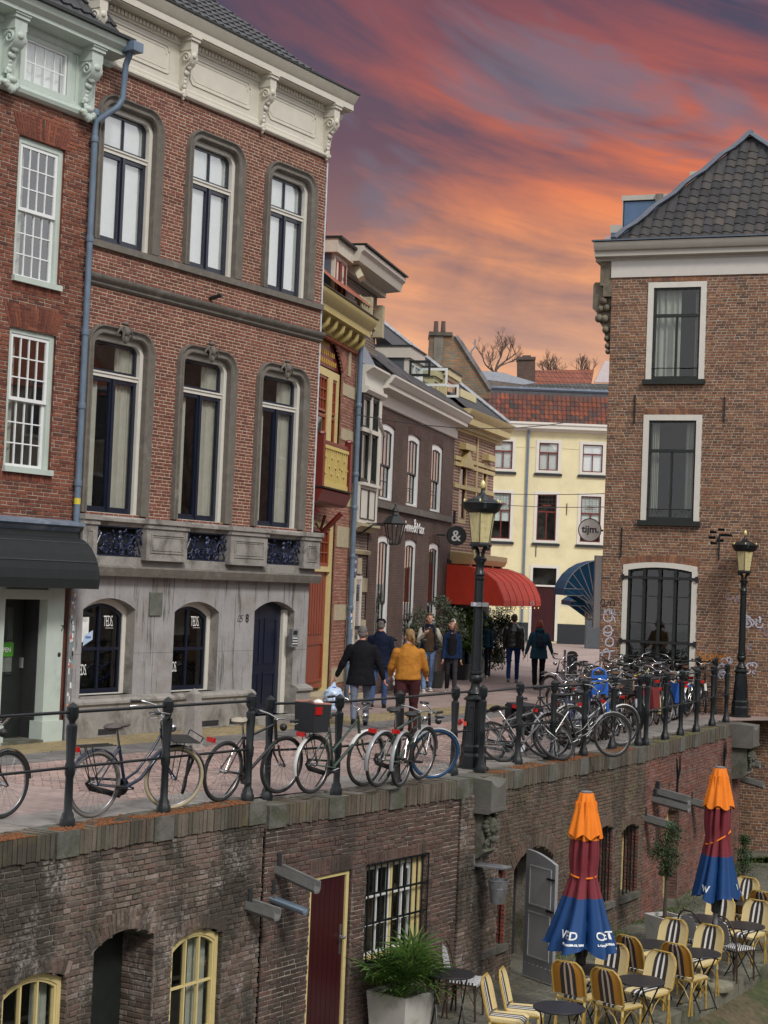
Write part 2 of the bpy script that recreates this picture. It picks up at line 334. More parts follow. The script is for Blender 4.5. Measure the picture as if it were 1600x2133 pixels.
def brick_wall(parent,s0,s1,z0,z1,holes,mb,mm,ch=.056,bl=.215,gap=.010,rec=.009,y=0.,n_ind=300,bond='flemish',world=None,jit=.004,name='brick',wname='wall',soft=None):
    """mortar face with real bricks: the ones that show largest are objects, the rest one joined part"""
    wall=MB(); L_=[]; nc=max(1,round((z1-z0)/ch)); ch=(z1-z0)/nc
    for i in range(nc):
        za=z0+i*ch; zb=za+ch
        for a,b in course_cut((za+zb)/2,holes,s0,s1):
            wall.quad((a,y+rec,za),(b,y+rec,za),(b,y+rec,zb),(a,y+rec,zb))
        if bond=='flemish': pat=[bl,bl*.48]
        elif bond=='cross': pat=[bl] if i%2 else [bl*.48]
        else: pat=[bl]
        per=sum(pat)+gap*len(pat); off=-(i%2)*(per/2 if bond!='cross' else 0)-(bl*.24 if (i%4>1) else 0)
        x=s0+off; k=0; iv=course_cut((za+zb)/2,holes,s0,s1)
        while x<s1:
            w=pat[k%len(pat)]; k+=1
            for a,b in iv:
                xa,xb=max(x,a),min(x+w,b)
                if xb-xa>.025: L_.append((xa,xb,za+gap/2,zb-gap/2))
            x+=w+gap
    wo=wall.build(wname,mm,parent)
    mw=world or Matrix.Translation(parent.location)@Matrix.Rotation(parent.rotation_euler.z,4,'Z')
    sc=[]
    for i,(a,b,c,d) in enumerate(L_):
        p=mw@Vector(((a+b)/2,y,(c+d)/2)); u,v,dd=PX(p)
        vis=dd>1 and -10<u<1610 and -10<v<2143
        p2=mw@Vector((a,y,(c+d)/2)); u2,_,_=PX(p2)
        sc.append((-abs(u-u2)*(d-c)/max(dd,.1) if vis else 0,i))
    ind=set(i for q,i in sorted(sc)[:n_ind] if q<0)
    me=unit_brick(mb); st=MB()
    for i,(a,b,c,d) in enumerate(L_):
        j=random.uniform(-jit,jit*.7); dz=random.uniform(-.0015,.0015)
        if i in ind:
            o=bpy.data.objects.new(name,me); C.objects.link(o); o.parent=wo; o.location=((a+b)/2,y+j,(c+d)/2+dz); o.scale=(b-a,.03,d-c); o.rotation_euler=(0,random.uniform(-.006,.006),random.uniform(-.01,.01))
        else: st.cbox(a,b,y+j,y+.03,c+dz,d+dz,.004,0,random.random())
    st.build(name,mb,wo,kind='stuff')
    return wo
def arch_bricks(parent,mat,a,b,zs,zt,th,n,y=-.004,dep=.03,name='arch_brick',flat=False,splay=.0):
    """voussoirs round an opening a..b: segmental curve or splayed flat arch"""
    c=(a+b)/2; hw=(b-a)/2
    me=unit_brick(mat)
    if not flat:
        rise=max(zt-zs,.01); Rr=(hw*hw+rise*rise)/(2*rise); zc=zt-Rr; A=math.asin(min(1,hw/Rr)) if rise<hw else pi/2
        for i in range(n):
            t=-A+(i+.5)*2*A/n; rm=Rr+th/2; w=2*A*rm/n*.86
            o=inst(name,me,parent,(c+math.sin(t)*rm,y+random.uniform(-.003,.003),zc+math.cos(t)*rm),(0,t,0),(w,dep,th*.97))
    else:
        for i in range(n):
            t=(i+.5)/n*2-1; w=(b-a)/n*.86; o=inst(name,me,parent,(c+t*(hw+splay/2),y+random.uniform(-.003,.003),zs+th/2),(0,math.atan(t*splay/th),0),(w,dep,th))
# ------------------------------------------------------------- openings
class Sh:
    def __init__(s,a,b,z0,z1,kind='rect',p=0.): s.a,s.b,s.z0,s.z1,s.k,s.p=a,b,z0,z1,kind,p
    def top(s,x):
        if s.k=='rect': return s.z1
        c=(s.a+s.b)/2;h=(s.b-s.a)/2; u=min(1,abs(x-c)/h)
        if s.k=='arch':          # circular segment, rise p
            rise=s.p; Rr=(h*h+rise*rise)/(2*rise); return s.z1-Rr+math.sqrt(max(0,Rr*Rr-(x-c)**2))
        r=s.p; e=abs(x-c)-(h-r)
        return s.z1 if e<=0 else s.z1-r+math.sqrt(max(0,r*r-e*e))
    def inset(s,w,wb=None): return Sh(s.a+w,s.b-w,s.z0+(w if wb is None else wb),s.z1-w,s.k,(s.p if s.k=='arch' else max(.01,s.p-w)))
    def path(s,n=14):
        if s.k=='rect': return [(s.a,s.z0),(s.b,s.z0),(s.b,s.z1),(s.a,s.z1)]
        if s.k=='arch': xs=[s.b+(s.a-s.b)*i/n for i in range(n+1)]; return [(s.a,s.z0),(s.b,s.z0)]+[(x,s.top(x)) for x in xs]
        r=s.p; P=[(s.a,s.z0),(s.b,s.z0)]
        for i in range(n//2+1): t=i/(n//2)*pi/2; P.append((s.b-r+r*math.cos(t),s.z1-r+r*math.sin(t)))
        for i in range(n//2+1): t=pi/2+i/(n//2)*pi/2; P.append((s.a+r+r*math.cos(t),s.z1-r+r*math.sin(t)))
        return P
    def hole(s):
        if s.k=='rect': return rect(s.a,s.b,s.z0,s.z1)
        def f(z):
            if z<=s.z0 or z>=s.z1: return None
            c=(s.a+s.b)/2;h=(s.b-s.a)/2
            if s.top(s.a)>=z: return (s.a,s.b)
            lo,hi=0.,h
            for _ in range(18):
                m=(lo+hi)/2
                if s.top(c+m)>z: lo=m
                else: hi=m
            return (c-lo,c+lo)
        return f
def ring(sh,w,y0,y1,mb=None,m=0,wb=None):
    mb=mb or MB(); mb.loop(sh.path(),sh.inset(w,wb).path(),y0,y1,m); return mb
GLASS=glassmat('window_glass',(.90,.93,.92)); GLASSB=glassmat('bright_window_glass',(.97,.985,.98),.16)
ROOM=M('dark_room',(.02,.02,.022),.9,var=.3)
ROOM2=M('dim_room',(.10,.09,.08),.9,var=.4,sc=2,col2=(.03,.03,.03),c2f=.5)
def glaze(par,sh,y,cols,rows,bw,bm,gl,zs=None,pt=.004,bd=.03):
    """panes as pieces, bars as pieces; rows=list of z fractions or int"""
    a,b,z0,z1=sh.a,sh.b,sh.z0,sh.z1; zz=zs or [z0+(z1-z0)*i/rows for i in range(rows+1)]; xx=[a+(b-a)*i/cols for i in range(cols+1)]
    for i in range(cols):
        for j in range(len(zz)-1):
            xa,xb=xx[i]+.001,xx[i+1]-.001; za,zb=zz[j]+.001,zz[j+1]-.001
            if j==len(zz)-2 and sh.k!='rect':
                n=8; xs=[xb+(xa-xb)*q/n for q in range(n+1)]; poly=[(xa,za),(xb,za)]+[(x,max(za+.002,sh.top(x))) for x in xs]
                MB().prism(poly,y,y+pt).build('pane',gl,par)
            else: 
                me=cm(('pane',gl.name,round(xb-xa,3),round(zb-za,3)),lambda:MB().box(-(xb-xa)/2,(xb-xa)/2,0,pt,-(zb-za)/2,(zb-za)/2).mesh('pane',gl))
                inst('pane',me,par,((xa+xb)/2,y,(za+zb)/2))
    for x in xx[1:-1]:
        MB().box(x-bw/2,x+bw/2,y-bd,y+.012,z0,sh.top(x)).build('glazing_bar',bm,par)
    for z in zz[1:-1]: MB().box(a,b,y-bd+.003,y+.009,z-bw/2,z+bw/2).build('glazing_bar',bm,par)
def interior(par,sh,y,dep=.6,mat=None):
    a,b,z0,z1=sh.a-.05,sh.b+.05,sh.z0-.05,sh.z1+.03; m=MB(); m.quad((a,y+dep,z0),(b,y+dep,z0),(b,y+dep,z1),(a,y+dep,z1)); m.quad((a,y,z0),(a,y+dep,z0),(a,y+dep,z1),(a,y,z1)); m.quad((b,y,z0),(b,y,z1),(b,y+dep,z1),(b,y+dep,z0))
    m.quad((a,y,z0),(b,y,z0),(b,y+dep,z0),(a,y+dep,z0)); m.quad((a,y,z1),(a,y+dep,z1),(b,y+dep,z1),(b,y,z1)); return m.build('room_interior',mat or ROOM,par)
def reveal(par,sh,y0,y1,mat,name='reveal'): 
    m=MB(); m.sweep(sh.path(),[(0,y0),(0,y1)],closed=True); return m.build(name,mat,par)
def drape(par,a,b,z0,z1,y,mat,folds=7,amp=.02,name='curtain'):
    m=MB(); n=folds*6; vs=[];f=[]
    for i in range(n+1):
        x=a+(b-a)*i/n; yy=y+amp*math.sin(i/n*folds*2*pi)+amp*.4*math.sin(i*1.7)
        vs+=[(x,yy,z0),(x+random.uniform(-.002,.002),yy*1.0,z1)]
    for i in range(n): f.append((2*i,2*i+2,2*i+3,2*i+1))
    m.add(vs,f); return m.build(name,mat,par,smooth=60)
# ------------------------------------------------------------- ground, water
gf=Fr(G(173,1537),G(640,1497.5))                     # grand facade
e1=gf.w(5.80); f2=Fr(e1,e1+Vector(((1660-800)/3450,1,0)))      # narrow red house, standing back from the tall house
e2=f2.w(3.0); f4=Fr(e2,e2+Vector((.259,1,0)))         # bay house + dark brick house
e4=f4.w(9.02); f5=Fr(e4,e4+Vector((.34,1,0)))
for q_ in (f2,f4,f5): q_.k=KB
cr_=G(1245,1464); fr_=Fr(cr_,cr_+Vector((.936,-.351,0)))   # right building
cm_=G(1150,1340); fc=Fr(cm_,cm_+Vector((1,0,0)))      # cream house
ZQ=-.07; ZT=-2.95
qa=Fr(G(0,1752),G(553,1667)); qb=Fr(G(558,1680,ZQ),G(972,1622,ZQ)); qc=Fr(G(1032,1612.5,ZQ),G(1347,1555,ZQ)); qd=Fr(G(1347,1555,ZQ),G(1540,1504,ZQ))
def paver_tex(name,c1,c2,mortar,sc,rotz=0,bw=.2,rh=.1,var=.3):
    m=bpy.data.materials.new(name); m.use_nodes=True; nt=m.node_tree; N=nt.nodes; L=nt.links; b=N['Principled BSDF']; b.inputs['Roughness'].default_value=.75
    g=N.new('ShaderNodeNewGeometry'); mp=N.new('ShaderNodeMapping'); mp.inputs['Rotation'].default_value=(0,0,rotz); L.new(g.outputs['Position'],mp.inputs[0])
    t=N.new('ShaderNodeTexBrick'); t.inputs['Scale'].default_value=1; t.inputs['Brick Width'].default_value=bw; t.inputs['Row Height'].default_value=rh; t.inputs['Mortar Size'].default_value=.006
    t.inputs['Color1'].default_value=(*c1,1); t.inputs['Color2'].default_value=(*c2,1); t.inputs['Mortar'].default_value=(*mortar,1); L.new(mp.outputs[0],t.inputs[0])
    n=N.new('ShaderNodeTexNoise'); n.inputs['Scale'].default_value=.8; n.inputs['Detail'].default_value=7; n.inputs['Roughness'].default_value=.7; L.new(g.outputs['Position'],n.inputs[0])
    r=N.new('ShaderNodeMapRange'); r.inputs[1].default_value=.3; r.inputs[2].default_value=.7; r.inputs[3].default_value=1-var; r.inputs[4].default_value=1+var; L.new(n.outputs[0],r.inputs[0])
    cb=N.new('ShaderNodeCombineColor'); [L.new(r.outputs[0],cb.inputs[i]) for i in range(3)]
    x=N.new('ShaderNodeMix'); x.data_type='RGBA'; x.blend_type='MULTIPLY'; x.inputs[0].default_value=1; L.new(t.outputs[0],x.inputs[6]); L.new(cb.outputs[0],x.inputs[7]); L.new(x.outputs[2],b.inputs['Base Color'])
    bp=N.new('ShaderNodeBump'); bp.inputs['Strength'].default_value=.4; bp.inputs['Distance'].default_value=.01; L.new(t.outputs['Fac'],bp.inputs['Height']); bp.invert=True; L.new(bp.outputs[0],b.inputs['Normal'])
    return m
qline=[qa.w(-9),qa.w(0),qa.w(qa.L),qb.w(qb.L),qc.w(qc.L),qd.w(qd.L+.3)]
def inl(p,fr,off): return Vector((p.x-fr.n.x*off,p.y-fr.n.y*off,0))
qin=[inl(qa.w(-9),qa,.36),inl(qa.w(0),qa,.36),inl(qa.w(qa.L),qa,.36),inl(qb.w(qb.L),qb,.36),inl(qc.w(qc.L),qc,.36),inl(qd.w(qd.L+.3),qd,.36)]
qz=[-.014,-.014,-.02,-.085,-.085,-.085]
m=MB()
# street sheet: quay edge vertices pair with points behind the facades
back=[Vector((-60,-20,0)),Vector((-60,20,0)),Vector((-40,40,0)),Vector((-30,60,0)),Vector((-20,120,0)),Vector((-20,400,0))]
mid=[gf.w(-14,-1.5),gf.w(-3,-1.5),gf.w(1.5,-1.5),gf.w(5.5,-1.5),f4.w(3,-2.2),f5.w(0,-3.0)]
P=[]
for i in range(6):
    a=qin[i]; b=mid[i]; c=back[i]; P+=[(a.x,a.y,qz[i]),(b.x,b.y,-.014),(c.x,c.y,-.014)]
m.add(P,[(3*i,3*i+3,3*i+4,3*i+1) for i in range(5)]+[(3*i+1,3*i+4,3*i+5,3*i+2) for i in range(5)])
a=qin[5]; m.add([(a.x,a.y,-.085),(mid[5].x,mid[5].y,-.014),(back[5].x,back[5].y,-.014),(300,400,-.014),(300,60,-.014),(40,50,-.014),(a.x+1.2,a.y+.5,-.07)],[(0,6,5,4,3,2,1)])
STREET=paver_tex('clay_paving',(.34,.25,.228),(.275,.205,.188),(.165,.14,.125),1,R(38),.2,.1)
struct('street',m,STREET)
m=MB(); m.add([(-2500,-200,-3.9),(2500,-200,-3.9),(2500,3000,-3.9),(-2500,3000,-3.9)],[(0,1,2,3)])
wm=M('canal_water',(.02,.03,.02),.08,var=.3,bump=.2,bsc=2); struct('canal_water',m,wm)
m=MB(); m.add([(-800,60,-.05),(800,60,-.05),(1500,2500,-.05),(-1500,2500,-.05)],[(0,1,2,3)]); struct('ground',m,M('far_ground',(.12,.12,.11),.9))
# quay-side terrace
te=[G(1370,2133,ZT),G(1500,2060,ZT),G(1600,2005,ZT)]; d_=(te[0]-te[1]); e0=te[0]+d_*6
m=MB(); pts=[e0,te[0],te[1],te[2],te[2]+(te[2]-te[1])*8]
bk=[qa.w(-9,.5),qa.w(3,.5),qc.w(3,.6),qd.w(2,.6),Vector((30,45,0))]
vs=[(p.x,p.y,ZT-.012) for p in pts+[Vector((40,45,0)),fr_.w(8,.3),fr_.w(3,.3),qd.w(6.8,.5),qd.w(2,.6),qc.w(3,.6),qa.w(3,.5),qa.w(-9,.5)]]
m.add(vs,[tuple(range(len(vs)))])
TERR=paver_tex('mossy_terrace',(.16,.15,.125),(.115,.115,.085),(.06,.065,.045),1,R(33),.2,.1,.45); struct('terrace_ground',m,TERR)
m=MB()  # earth bank below the terrace edge
for i in range(4):
    a,b=pts[i],pts[i+1]; nn=Vector(((b-a).y,-(b-a).x,0)).normalized()
    a2=a+nn*1.6;b2=b+nn*1.6; m.add([(a.x,a.y,ZT-.16),(b.x,b.y,ZT-.16),(b2.x,b2.y,-4.0),(a2.x,a2.y,-4.0)],[(0,1,2,3)])
struct('canal_bank',m,M('earth_bank',(.10,.075,.045),.95,var=.5,sc=9,col2=(.05,.06,.02),c2f=.5,bump=.8,bsc=12))
ke=thing('terrace_kerb','long stone edging strip along the canal side of the mossy terrace','kerb',tuple(pts[0][:2])+(ZT,),math.atan2(-(pts[0]-pts[1]).y,-(pts[0]-pts[1]).x))
LL=(pts[1]-pts[0]).length+12; KM=M('kerb_stone',(.16,.155,.12),.9,var=.35,sc=5,col2=(.07,.08,.04),c2f=.45,bump=.4)
kb=cm('kerb',lambda:MB().box(-.49,.49,-.07,.07,-.3,.03).mesh('kerb_stone',KM))
for i in range(int(LL)): inst('kerb_stone',kb,ke,(i+.5,0,random.uniform(-.006,.006)),(0,random.uniform(-.004,.004),random.uniform(-.006,.006)))
# paving bricks, near part of the street: herringbone in real pieces
PV=brickmat('clay_paver',[(.225,.165,.15),(.32,.225,.20),(.37,.265,.235),(.285,.21,.195),(.34,.245,.21),(.20,.165,.155)],.7,moss=((.07,.09,.03),.66,.5),var=.25)
YP=brickmat('yellow_paver',[(.26,.205,.11),(.31,.245,.135),(.24,.195,.11),(.29,.235,.15)],.8,var=.25)
GP=brickmat('grey_paver',[(.15,.145,.14),(.19,.18,.175),(.13,.125,.125),(.17,.16,.15)],.8,var=.25)
cand=[]
def inpoly(p,poly):
    c=False;n=len(poly)
    for i in range(n):
        a,b=poly[i],poly[(i+1)%n]
        if (a[1]>p[1])!=(b[1]>p[1]) and p[0]<(b[0]-a[0])*(p[1]-a[1])/(b[1]-a[1])+a[0]: c=not c
    return c
SY,SG=1.02,1.75   # widths of yellow pavement and grey gutter band from the facade
def quayt(s):     # local outward distance of the quay strip's inner edge, in the facade frame, and its level
    p=gf.w(s,0); best=None
    for i in range(5):
        a,b=qin[i],qin[i+1]; d=b-a; de=d.x*(-gf.n.y)+d.y*gf.n.x
        r=p-a; den=gf.n.x*(-d.y)+gf.n.y*d.x
        t=(-(r.x)*(-d.y)-(r.y)*d.x)/den if abs(den)>1e-9 else 0; q=p+gf.n*t; u=(q-a).dot(d)/d.dot(d)
        if -.001<=u<=1.001: return t-.62,qz[i]+(qz[i+1]-qz[i])*u+.014
    return 5.,0.
paving=thing('street_paving','clay brick paving between the quay railing and the grey stone shopfront','paving',(gf.o.x,gf.o.y,0),gf.ang)
mw=Matrix.Translation(paving.location)@Matrix.Rotation(gf.ang,4,'Z')
sets={'red':[], 'yel':[], 'gry':[]}
w=.102; c45=math.cos(R(45))
for ia in range(-100,260):
    for ib in range(-260,100):
        k=(ia-ib)%4
        if k not in (0,3): continue
        cx,cy=((ia+1)*w,(ib+.5)*w) if k==0 else ((ia+.5)*w,(ib+1)*w)
        s=(cx*c45+cy*c45); t=(cx*c45-cy*c45)
        if not(-4.5<s<12.5) or t<SG+.06: continue
        q,zq=quayt(s)
        if t>q-.06: continue
        k2=max(0,(t-3)/(q-3)) if q>3 else 0
        sets['red'].append((s,-t,zq*k2,R(-45)+(0 if k==0 else pi/2),.196,.096))
for i in range(-45,125):
    for j in range(17):
        s=i*.1+.05; t=j*.06+.03; 
        if t<SY and i%2==0: sets['yel'].append((s+(.1 if j%2 else 0),-t,0,0,.194,.053))
for i in range(-16,42):
    for j in range(3): sets['gry'].append((i*.3+(.15 if j%2 else 0),-(SY+.12+j*.24),0,0,.292,.232))
for kk,(nm,mt) in dict(red=('paving_brick',PV),yel=('pavement_brick',YP),gry=('gutter_slab',GP)).items():
    sc=[]
    for i,(s,t,z,a,l,wd) in enumerate(sets[kk]):
        u,v,d=PX(mw@Vector((s,t,z))); sc.append((d if -5<u<1605 and 1400<v<1740 else 999,i))
    sc.sort(); ind=set(i for q,i in sc[:300]); st=MB()
    me=cm('pv'+kk,lambda:(lambda b:(b.box(-.5,.5,-.5,.5,-1,0),b)[1])(MB()).mesh(nm,mt))
    sid=inst(nm.split('_')[0]+'_bed',None,paving) if False else None
    for i,(s,t,z,a,l,wd) in enumerate(sets[kk]):
        dz=random.uniform(-.003,.002)
        if i in ind: inst(nm,me,paving,(s,t,z+dz),(random.uniform(-.012,.012),random.uniform(-.012,.012),a),(l,wd,.02))
        elif sc[0][0]<999:
            mt4=Matrix.Translation((s,t,z+dz))@Matrix.Rotation(a,4,'Z'); h,g_=l/2,wd/2
            st.add([mt4@Vector(p) for p in ((-h,-g_,-.02),(h,-g_,-.02),(h,g_,-.02),(-h,g_,-.02),(-h,-g_,0),(h,-g_,0),(h,g_,0),(-h,g_,0))],MB.BF[1:],0,random.random())
    st.build(nm,mt,paving,kind='stuff')
# ------------------------------------------------------------- quay walls
strip=thing('quay_strip','worn grey concrete slab strip running behind the quay railing','paving',(0,0,0))
SLB=M('quay_slab',(.235,.215,.20),.85,var=.25,sc=4,col2=(.14,.13,.115),c2f=.45,c2sc=2,bump=.25)
for i_,(q_,a_,b_,z_) in enumerate(((qa,-3,qa.L,.0),(qb,0,qb.L+.6,ZQ+.02),(qc,-.1,qc.L,ZQ+.02),(qd,0,qd.L,ZQ+.02))):
    x=a_
    while x<b_-.05:
        w_=min(.95,b_-x); P=[q_.w(x+.004,.345),q_.w(x+w_-.004,.345),q_.w(x+w_-.004,1.02),q_.w(x+.004,1.02)]; m=MB(); zz=z_+random.uniform(-.003,.004)
        zb=z_ if i_==0 else z_+.012
        m.add([(P[0].x,P[0].y,zz),(P[1].x,P[1].y,zz),(P[2].x,P[2].y,zb),(P[3].x,P[3].y,zb),(P[0].x,P[0].y,zz-.2),(P[1].x,P[1].y,zz-.2),(P[2].x,P[2].y,zb-.2),(P[3].x,P[3].y,zb-.2)],[(0,1,2,3),(0,4,5,1),(1,5,6,2),(2,6,7,3),(3,7,4,0)]); m.build('slab',SLB,strip); x+=w_
BQ1=brickmat('quay_brick_brown',[(.075,.056,.047),(.125,.086,.07),(.18,.135,.11),(.115,.097,.082),(.15,.098,.08),(.10,.077,.067),(.24,.19,.165)],.85,white=((.43,.40,.37),.52,.7),moss=((.09,.095,.035),.60,.6),dark=((.03,.03,.025),.47,.75),var=.35)
BQ2=brickmat('quay_brick_dark',[(.07,.046,.04),(.11,.068,.056),(.095,.072,.062),(.14,.08,.066),(.08,.062,.056)],.85,white=((.38,.36,.33),.60,.5),moss=((.10,.10,.04),.66,.5),dark=((.03,.028,.024),.47,.65),var=.3)
BQ3=brickmat('quay_brick_red',[(.17,.065,.05),(.24,.10,.075),(.13,.075,.06),(.22,.12,.10),(.15,.06,.05)],.85,white=((.40,.37,.35),.60,.5),moss=((.12,.12,.045),.60,.6),dark=((.06,.05,.045),.55,.6),var=.3)
MQ1=M('old_mortar',(.21,.19,.165),.95,var=.4,sc=9,col2=(.08,.075,.05),c2f=.5,bump=.6)
MQ2=M('light_mortar',(.34,.30,.25),.95,var=.4,sc=5,col2=(.11,.10,.09),c2f=.52,c2sc=1.1,bump=.4)
STN=M('weathered_stone',(.125,.12,.11),.9,var=.3,sc=5,col2=(.07,.075,.05),c2f=.5,c2sc=3,bump=.5,bsc=30)
CAPB=brickmat('cap_brick',[(.12,.10,.08),(.085,.075,.058),(.155,.125,.10),(.11,.105,.085),(.135,.10,.08)],.9,moss=((.13,.115,.045),.55,.7),dark=((.05,.045,.035),.5,.6),var=.35)
MOSS=M('rust_moss',(.20,.07,.025),.95,var=.6,sc=25,col2=(.17,.075,.03),c2f=.5,c2sc=9,bump=.9,bsc=60)
MOSSG=M('green_moss',(.12,.115,.045),.95,var=.5,sc=20,bump=.9,bsc=50)
IRON=M('black_iron',(.009,.012,.014),.42,var=.3,sc=10,spec=.35,coat=.12,bump=.06,bsc=60)
YW=M('cream_yellow_paint',(.62,.51,.24),.45,var=.08,sc=8)
BURG=M('burgundy_paint',(.042,.009,.011),.3,var=.15,sc=3,bump=.05)
GALV=M('zinc',(.30,.31,.33),.5,.6,var=.3,sc=12,col2=(.16,.16,.17),c2f=.4)
CURT=M('grey_net_curtain',(.42,.41,.36),.9,var=.1); WHITEB=M('white_blind',(.78,.80,.78),.8,var=.05)
def quay(fr,label,s0,s1,holes,mb,mm,ztop,stones,n_ind=300,bl=.205,ch=.056):
    t=fthing('quay_wall',fr,label,'wall','old brick quay walls below the street')
    wf=brick_wall(t,s0,s1,-3.15,ztop-.245,holes,mb,mm,ch=ch,bl=bl,gap=.015,rec=.011,jit=.007,n_ind=n_ind,wname='wall_face',bond='cross')
    MB().box(s0,s1,.012,.40,ztop-.245,ztop-.006).build('cap_core',MQ1,t)
    # capping: upright bricks with flat stones let in at the posts
    cap=MB(); x=s0; me=cm('capb',lambda:(lambda b:(b.box(-.5,.5,0,1,-1,0),b)[1])(MB()).mesh('cap_brick',CAPB)); n=0; L_=[]
    while x<s1-.03:
        st=[q for q in stones if q-.16<x+.03<q+.16]
        if st: x=st[0]+.165; continue
        L_.append(x); x+=.062
    for i,x in enumerate(L_):
        h=.24+random.uniform(-.012,.004); y=-.022+random.uniform(-.005,.005); z=ztop+random.uniform(-.008,.004)
        u,v,d=PX(fr.w(x,0,ztop)); 
        if -20<u<1600 and n<300: inst('cap_brick',me,t,(x+.027,y,z),(0,random.uniform(-.02,.02),0),(.053,.37,h)); n+=1
        else: cap.box(x,x+.053,y,.35,z-h,z,0,random.random())
    cap.build('cap_brick',CAPB,t,kind='stuff')
    for q in stones: MB().box(max(s0,q-.155),min(s1,q+.155),-.03,.36,ztop-.25,ztop+.004).build('cap_stone',STN,t)
    return t,wf
pst_a=[(140,1722),(340,1693),(515,1668)]
SA=[qa.sz(u,v)[0] for u,v in pst_a]
# left quay section
wL=Sh(.14,1.0,-3.1,-1.31,'arch',.10); wD=Sh(1.36,2.29,-3.1,-1.09,'arch',.14); wR=Sh(2.59,3.45,-3.1,-1.27,'arch',.11)
QA,_=quay(qa,'left section of the old quay wall, with a dark arched doorway between two cream arched windows',-4.5,qa.L,[wL.hole(),wD.hole(),wR.hole()],BQ1,MQ1,0.,[s for s in SA[:2]]+[qa.L-.17],n_ind=300)
arch_bricks(QA,BQ1,.14,1.0,-1.41,-1.31,.15,15); arch_bricks(QA,BQ1,1.33,2.32,-1.23,-1.09,.21,19); arch_bricks(QA,BQ1,2.57,3.47,-1.38,-1.27,.14,16)
def jamb(par,fr,s,y0,y1,z0,z1,mb,mm,side,n=40):
    """brick reveal on the side of an opening; faces left (side=1: right-hand jamb)"""
    g=Fr(fr.w(s,y0),fr.w(s,y1)) if side>0 else Fr(fr.w(s,y1),fr.w(s,y0))
    j=bpy.data.objects.new('brick_reveal',None); C.objects.link(j); j.parent=par; j.location=(s,y1 if side>0 else y0,0); j.rotation_euler=(0,0,(-pi/2 if side>0 else pi/2))
    wmx=Matrix.Translation(par.location)@Matrix.Rotation(par.rotation_euler.z,4,'Z')@Matrix.Translation(j.location)@Matrix.Rotation(j.rotation_euler.z,4,'Z')
    L_=y1-y0; b=MB(); b.box(0,L_,-.002,.018,z0,z1)
    nc=int((z1-z0)/.056); st=MB()
    for i in range(nc):
        x=0 if i%2 else -.1
        while x<L_:
            a=max(0,x);c=min(L_,x+.2)
            if c-a>.02: st.cbox(a,c,-.012+random.uniform(-.003,.003),.01,z0+i*.056+.006,z0+(i+1)*.056-.006,.004,0,random.random()+.001)
            x+=.213
    ob=b.build('mortar',mm,j); st.build('brick',mb,j,kind='stuff')
jamb(QA,qa,2.29,0,.42,-3.1,-1.2,BQ1,MQ1,1); jamb(QA,qa,3.45,0,.09,-3.1,-1.33,BQ1,MQ1,1); jamb(QA,qa,1.0,0,.10,-3.1,-1.38,BQ1,MQ1,1)
DKW=M('black_green_door',(.012,.016,.014),.5,var=.3)
dd=MB(); dd.box(1.36,2.3,.42,.46,-3.1,-1.09); dd.build('door_leaf',DKW,QA); rv=MB(); rv.sweep(wD.path(),[(0,0),(0,.42)],closed=True); rv.build('vault',MQ1,QA)
def arched_window(par,sh,y,cols,zs,curtain):
    w=ring(sh,.055,y,y+.07,wb=.055).build('window',YW,par); i=sh.inset(.055); ring(i,.022,y+.012,y+.06).build('sash',YW,w); g=i.inset(.022)
    glaze(w,g,y+.045,cols,0,.022,YW,GLASS,zs=[g.z0]+zs+[g.z1]); interior(w,sh,y+.07); return w
w=arched_window(QA,wL.inset(.012,0),.07,3,[-2.75,-2.2],1); drape(w,.72,.95,-3,-1.4,.22,CURT,3,.012)
w=arched_window(QA,wR.inset(.012,0),.055,3,[-2.86,-2.36,-1.86],1); drape(w,3.1,3.4,-3,-1.35,.2,CURT,3,.012)
# middle quay section
oD=Sh(.87,1.70,-3.1,-.97); oW=Sh(2.0,3.31,-2.16,-.955)
QB,_=quay(qb,'middle section of the quay wall, dark brick with pale joints round the burgundy door and barred window',-.0,qb.L+.05,[oD.hole(),oW.hole()],BQ2,MQ2,ZQ,[.16,qb.sz(700,1655)[0],qb.sz(825,1633)[0],qb.L-.12])
arch_bricks(QB,BQ2,.84,1.72,-.965,0,.17,17,flat=True); arch_bricks(QB,BQ2,1.97,3.33,-.95,0,.13,24,flat=True)
jamb(QB,qb,1.70,0,.10,-3.1,-.97,BQ2,MQ2,1); reveal(QB,oW,0,.12,MQ1)
d=MB(); f_=.055
d.box(.87,.87+f_,.03,.12,-3.1,-.97);d.box(1.70-f_-.03,1.70-.03,.03,.12,-3.1,-.97);d.box(.87+f_,1.67-f_,.03,.12,-.97-f_,-.97); d.build('door_frame',YW,QB)
dr=MB().box(.925,1.612,.06,.10,-3.1,-1.027).build('door',BURG,QB)
for i in range(7): MB().box(.93+i*.0975,.93+(i+1)*.0975-.006,.048,.06,-3.1,-1.03).build('plank',BURG,dr)
hd=MB(); hd.box(1.535,1.565,.036,.047,-1.97,-1.62); hd.tube([(1.55,.04,-1.76),(1.55,-.02,-1.76),(1.47,-.02,-1.76)],.011); hd.ball((1.55,-.015,-1.76),.026); hd.build('door_handle',M('steel',(.5,.5,.5),.3,.9),dr)
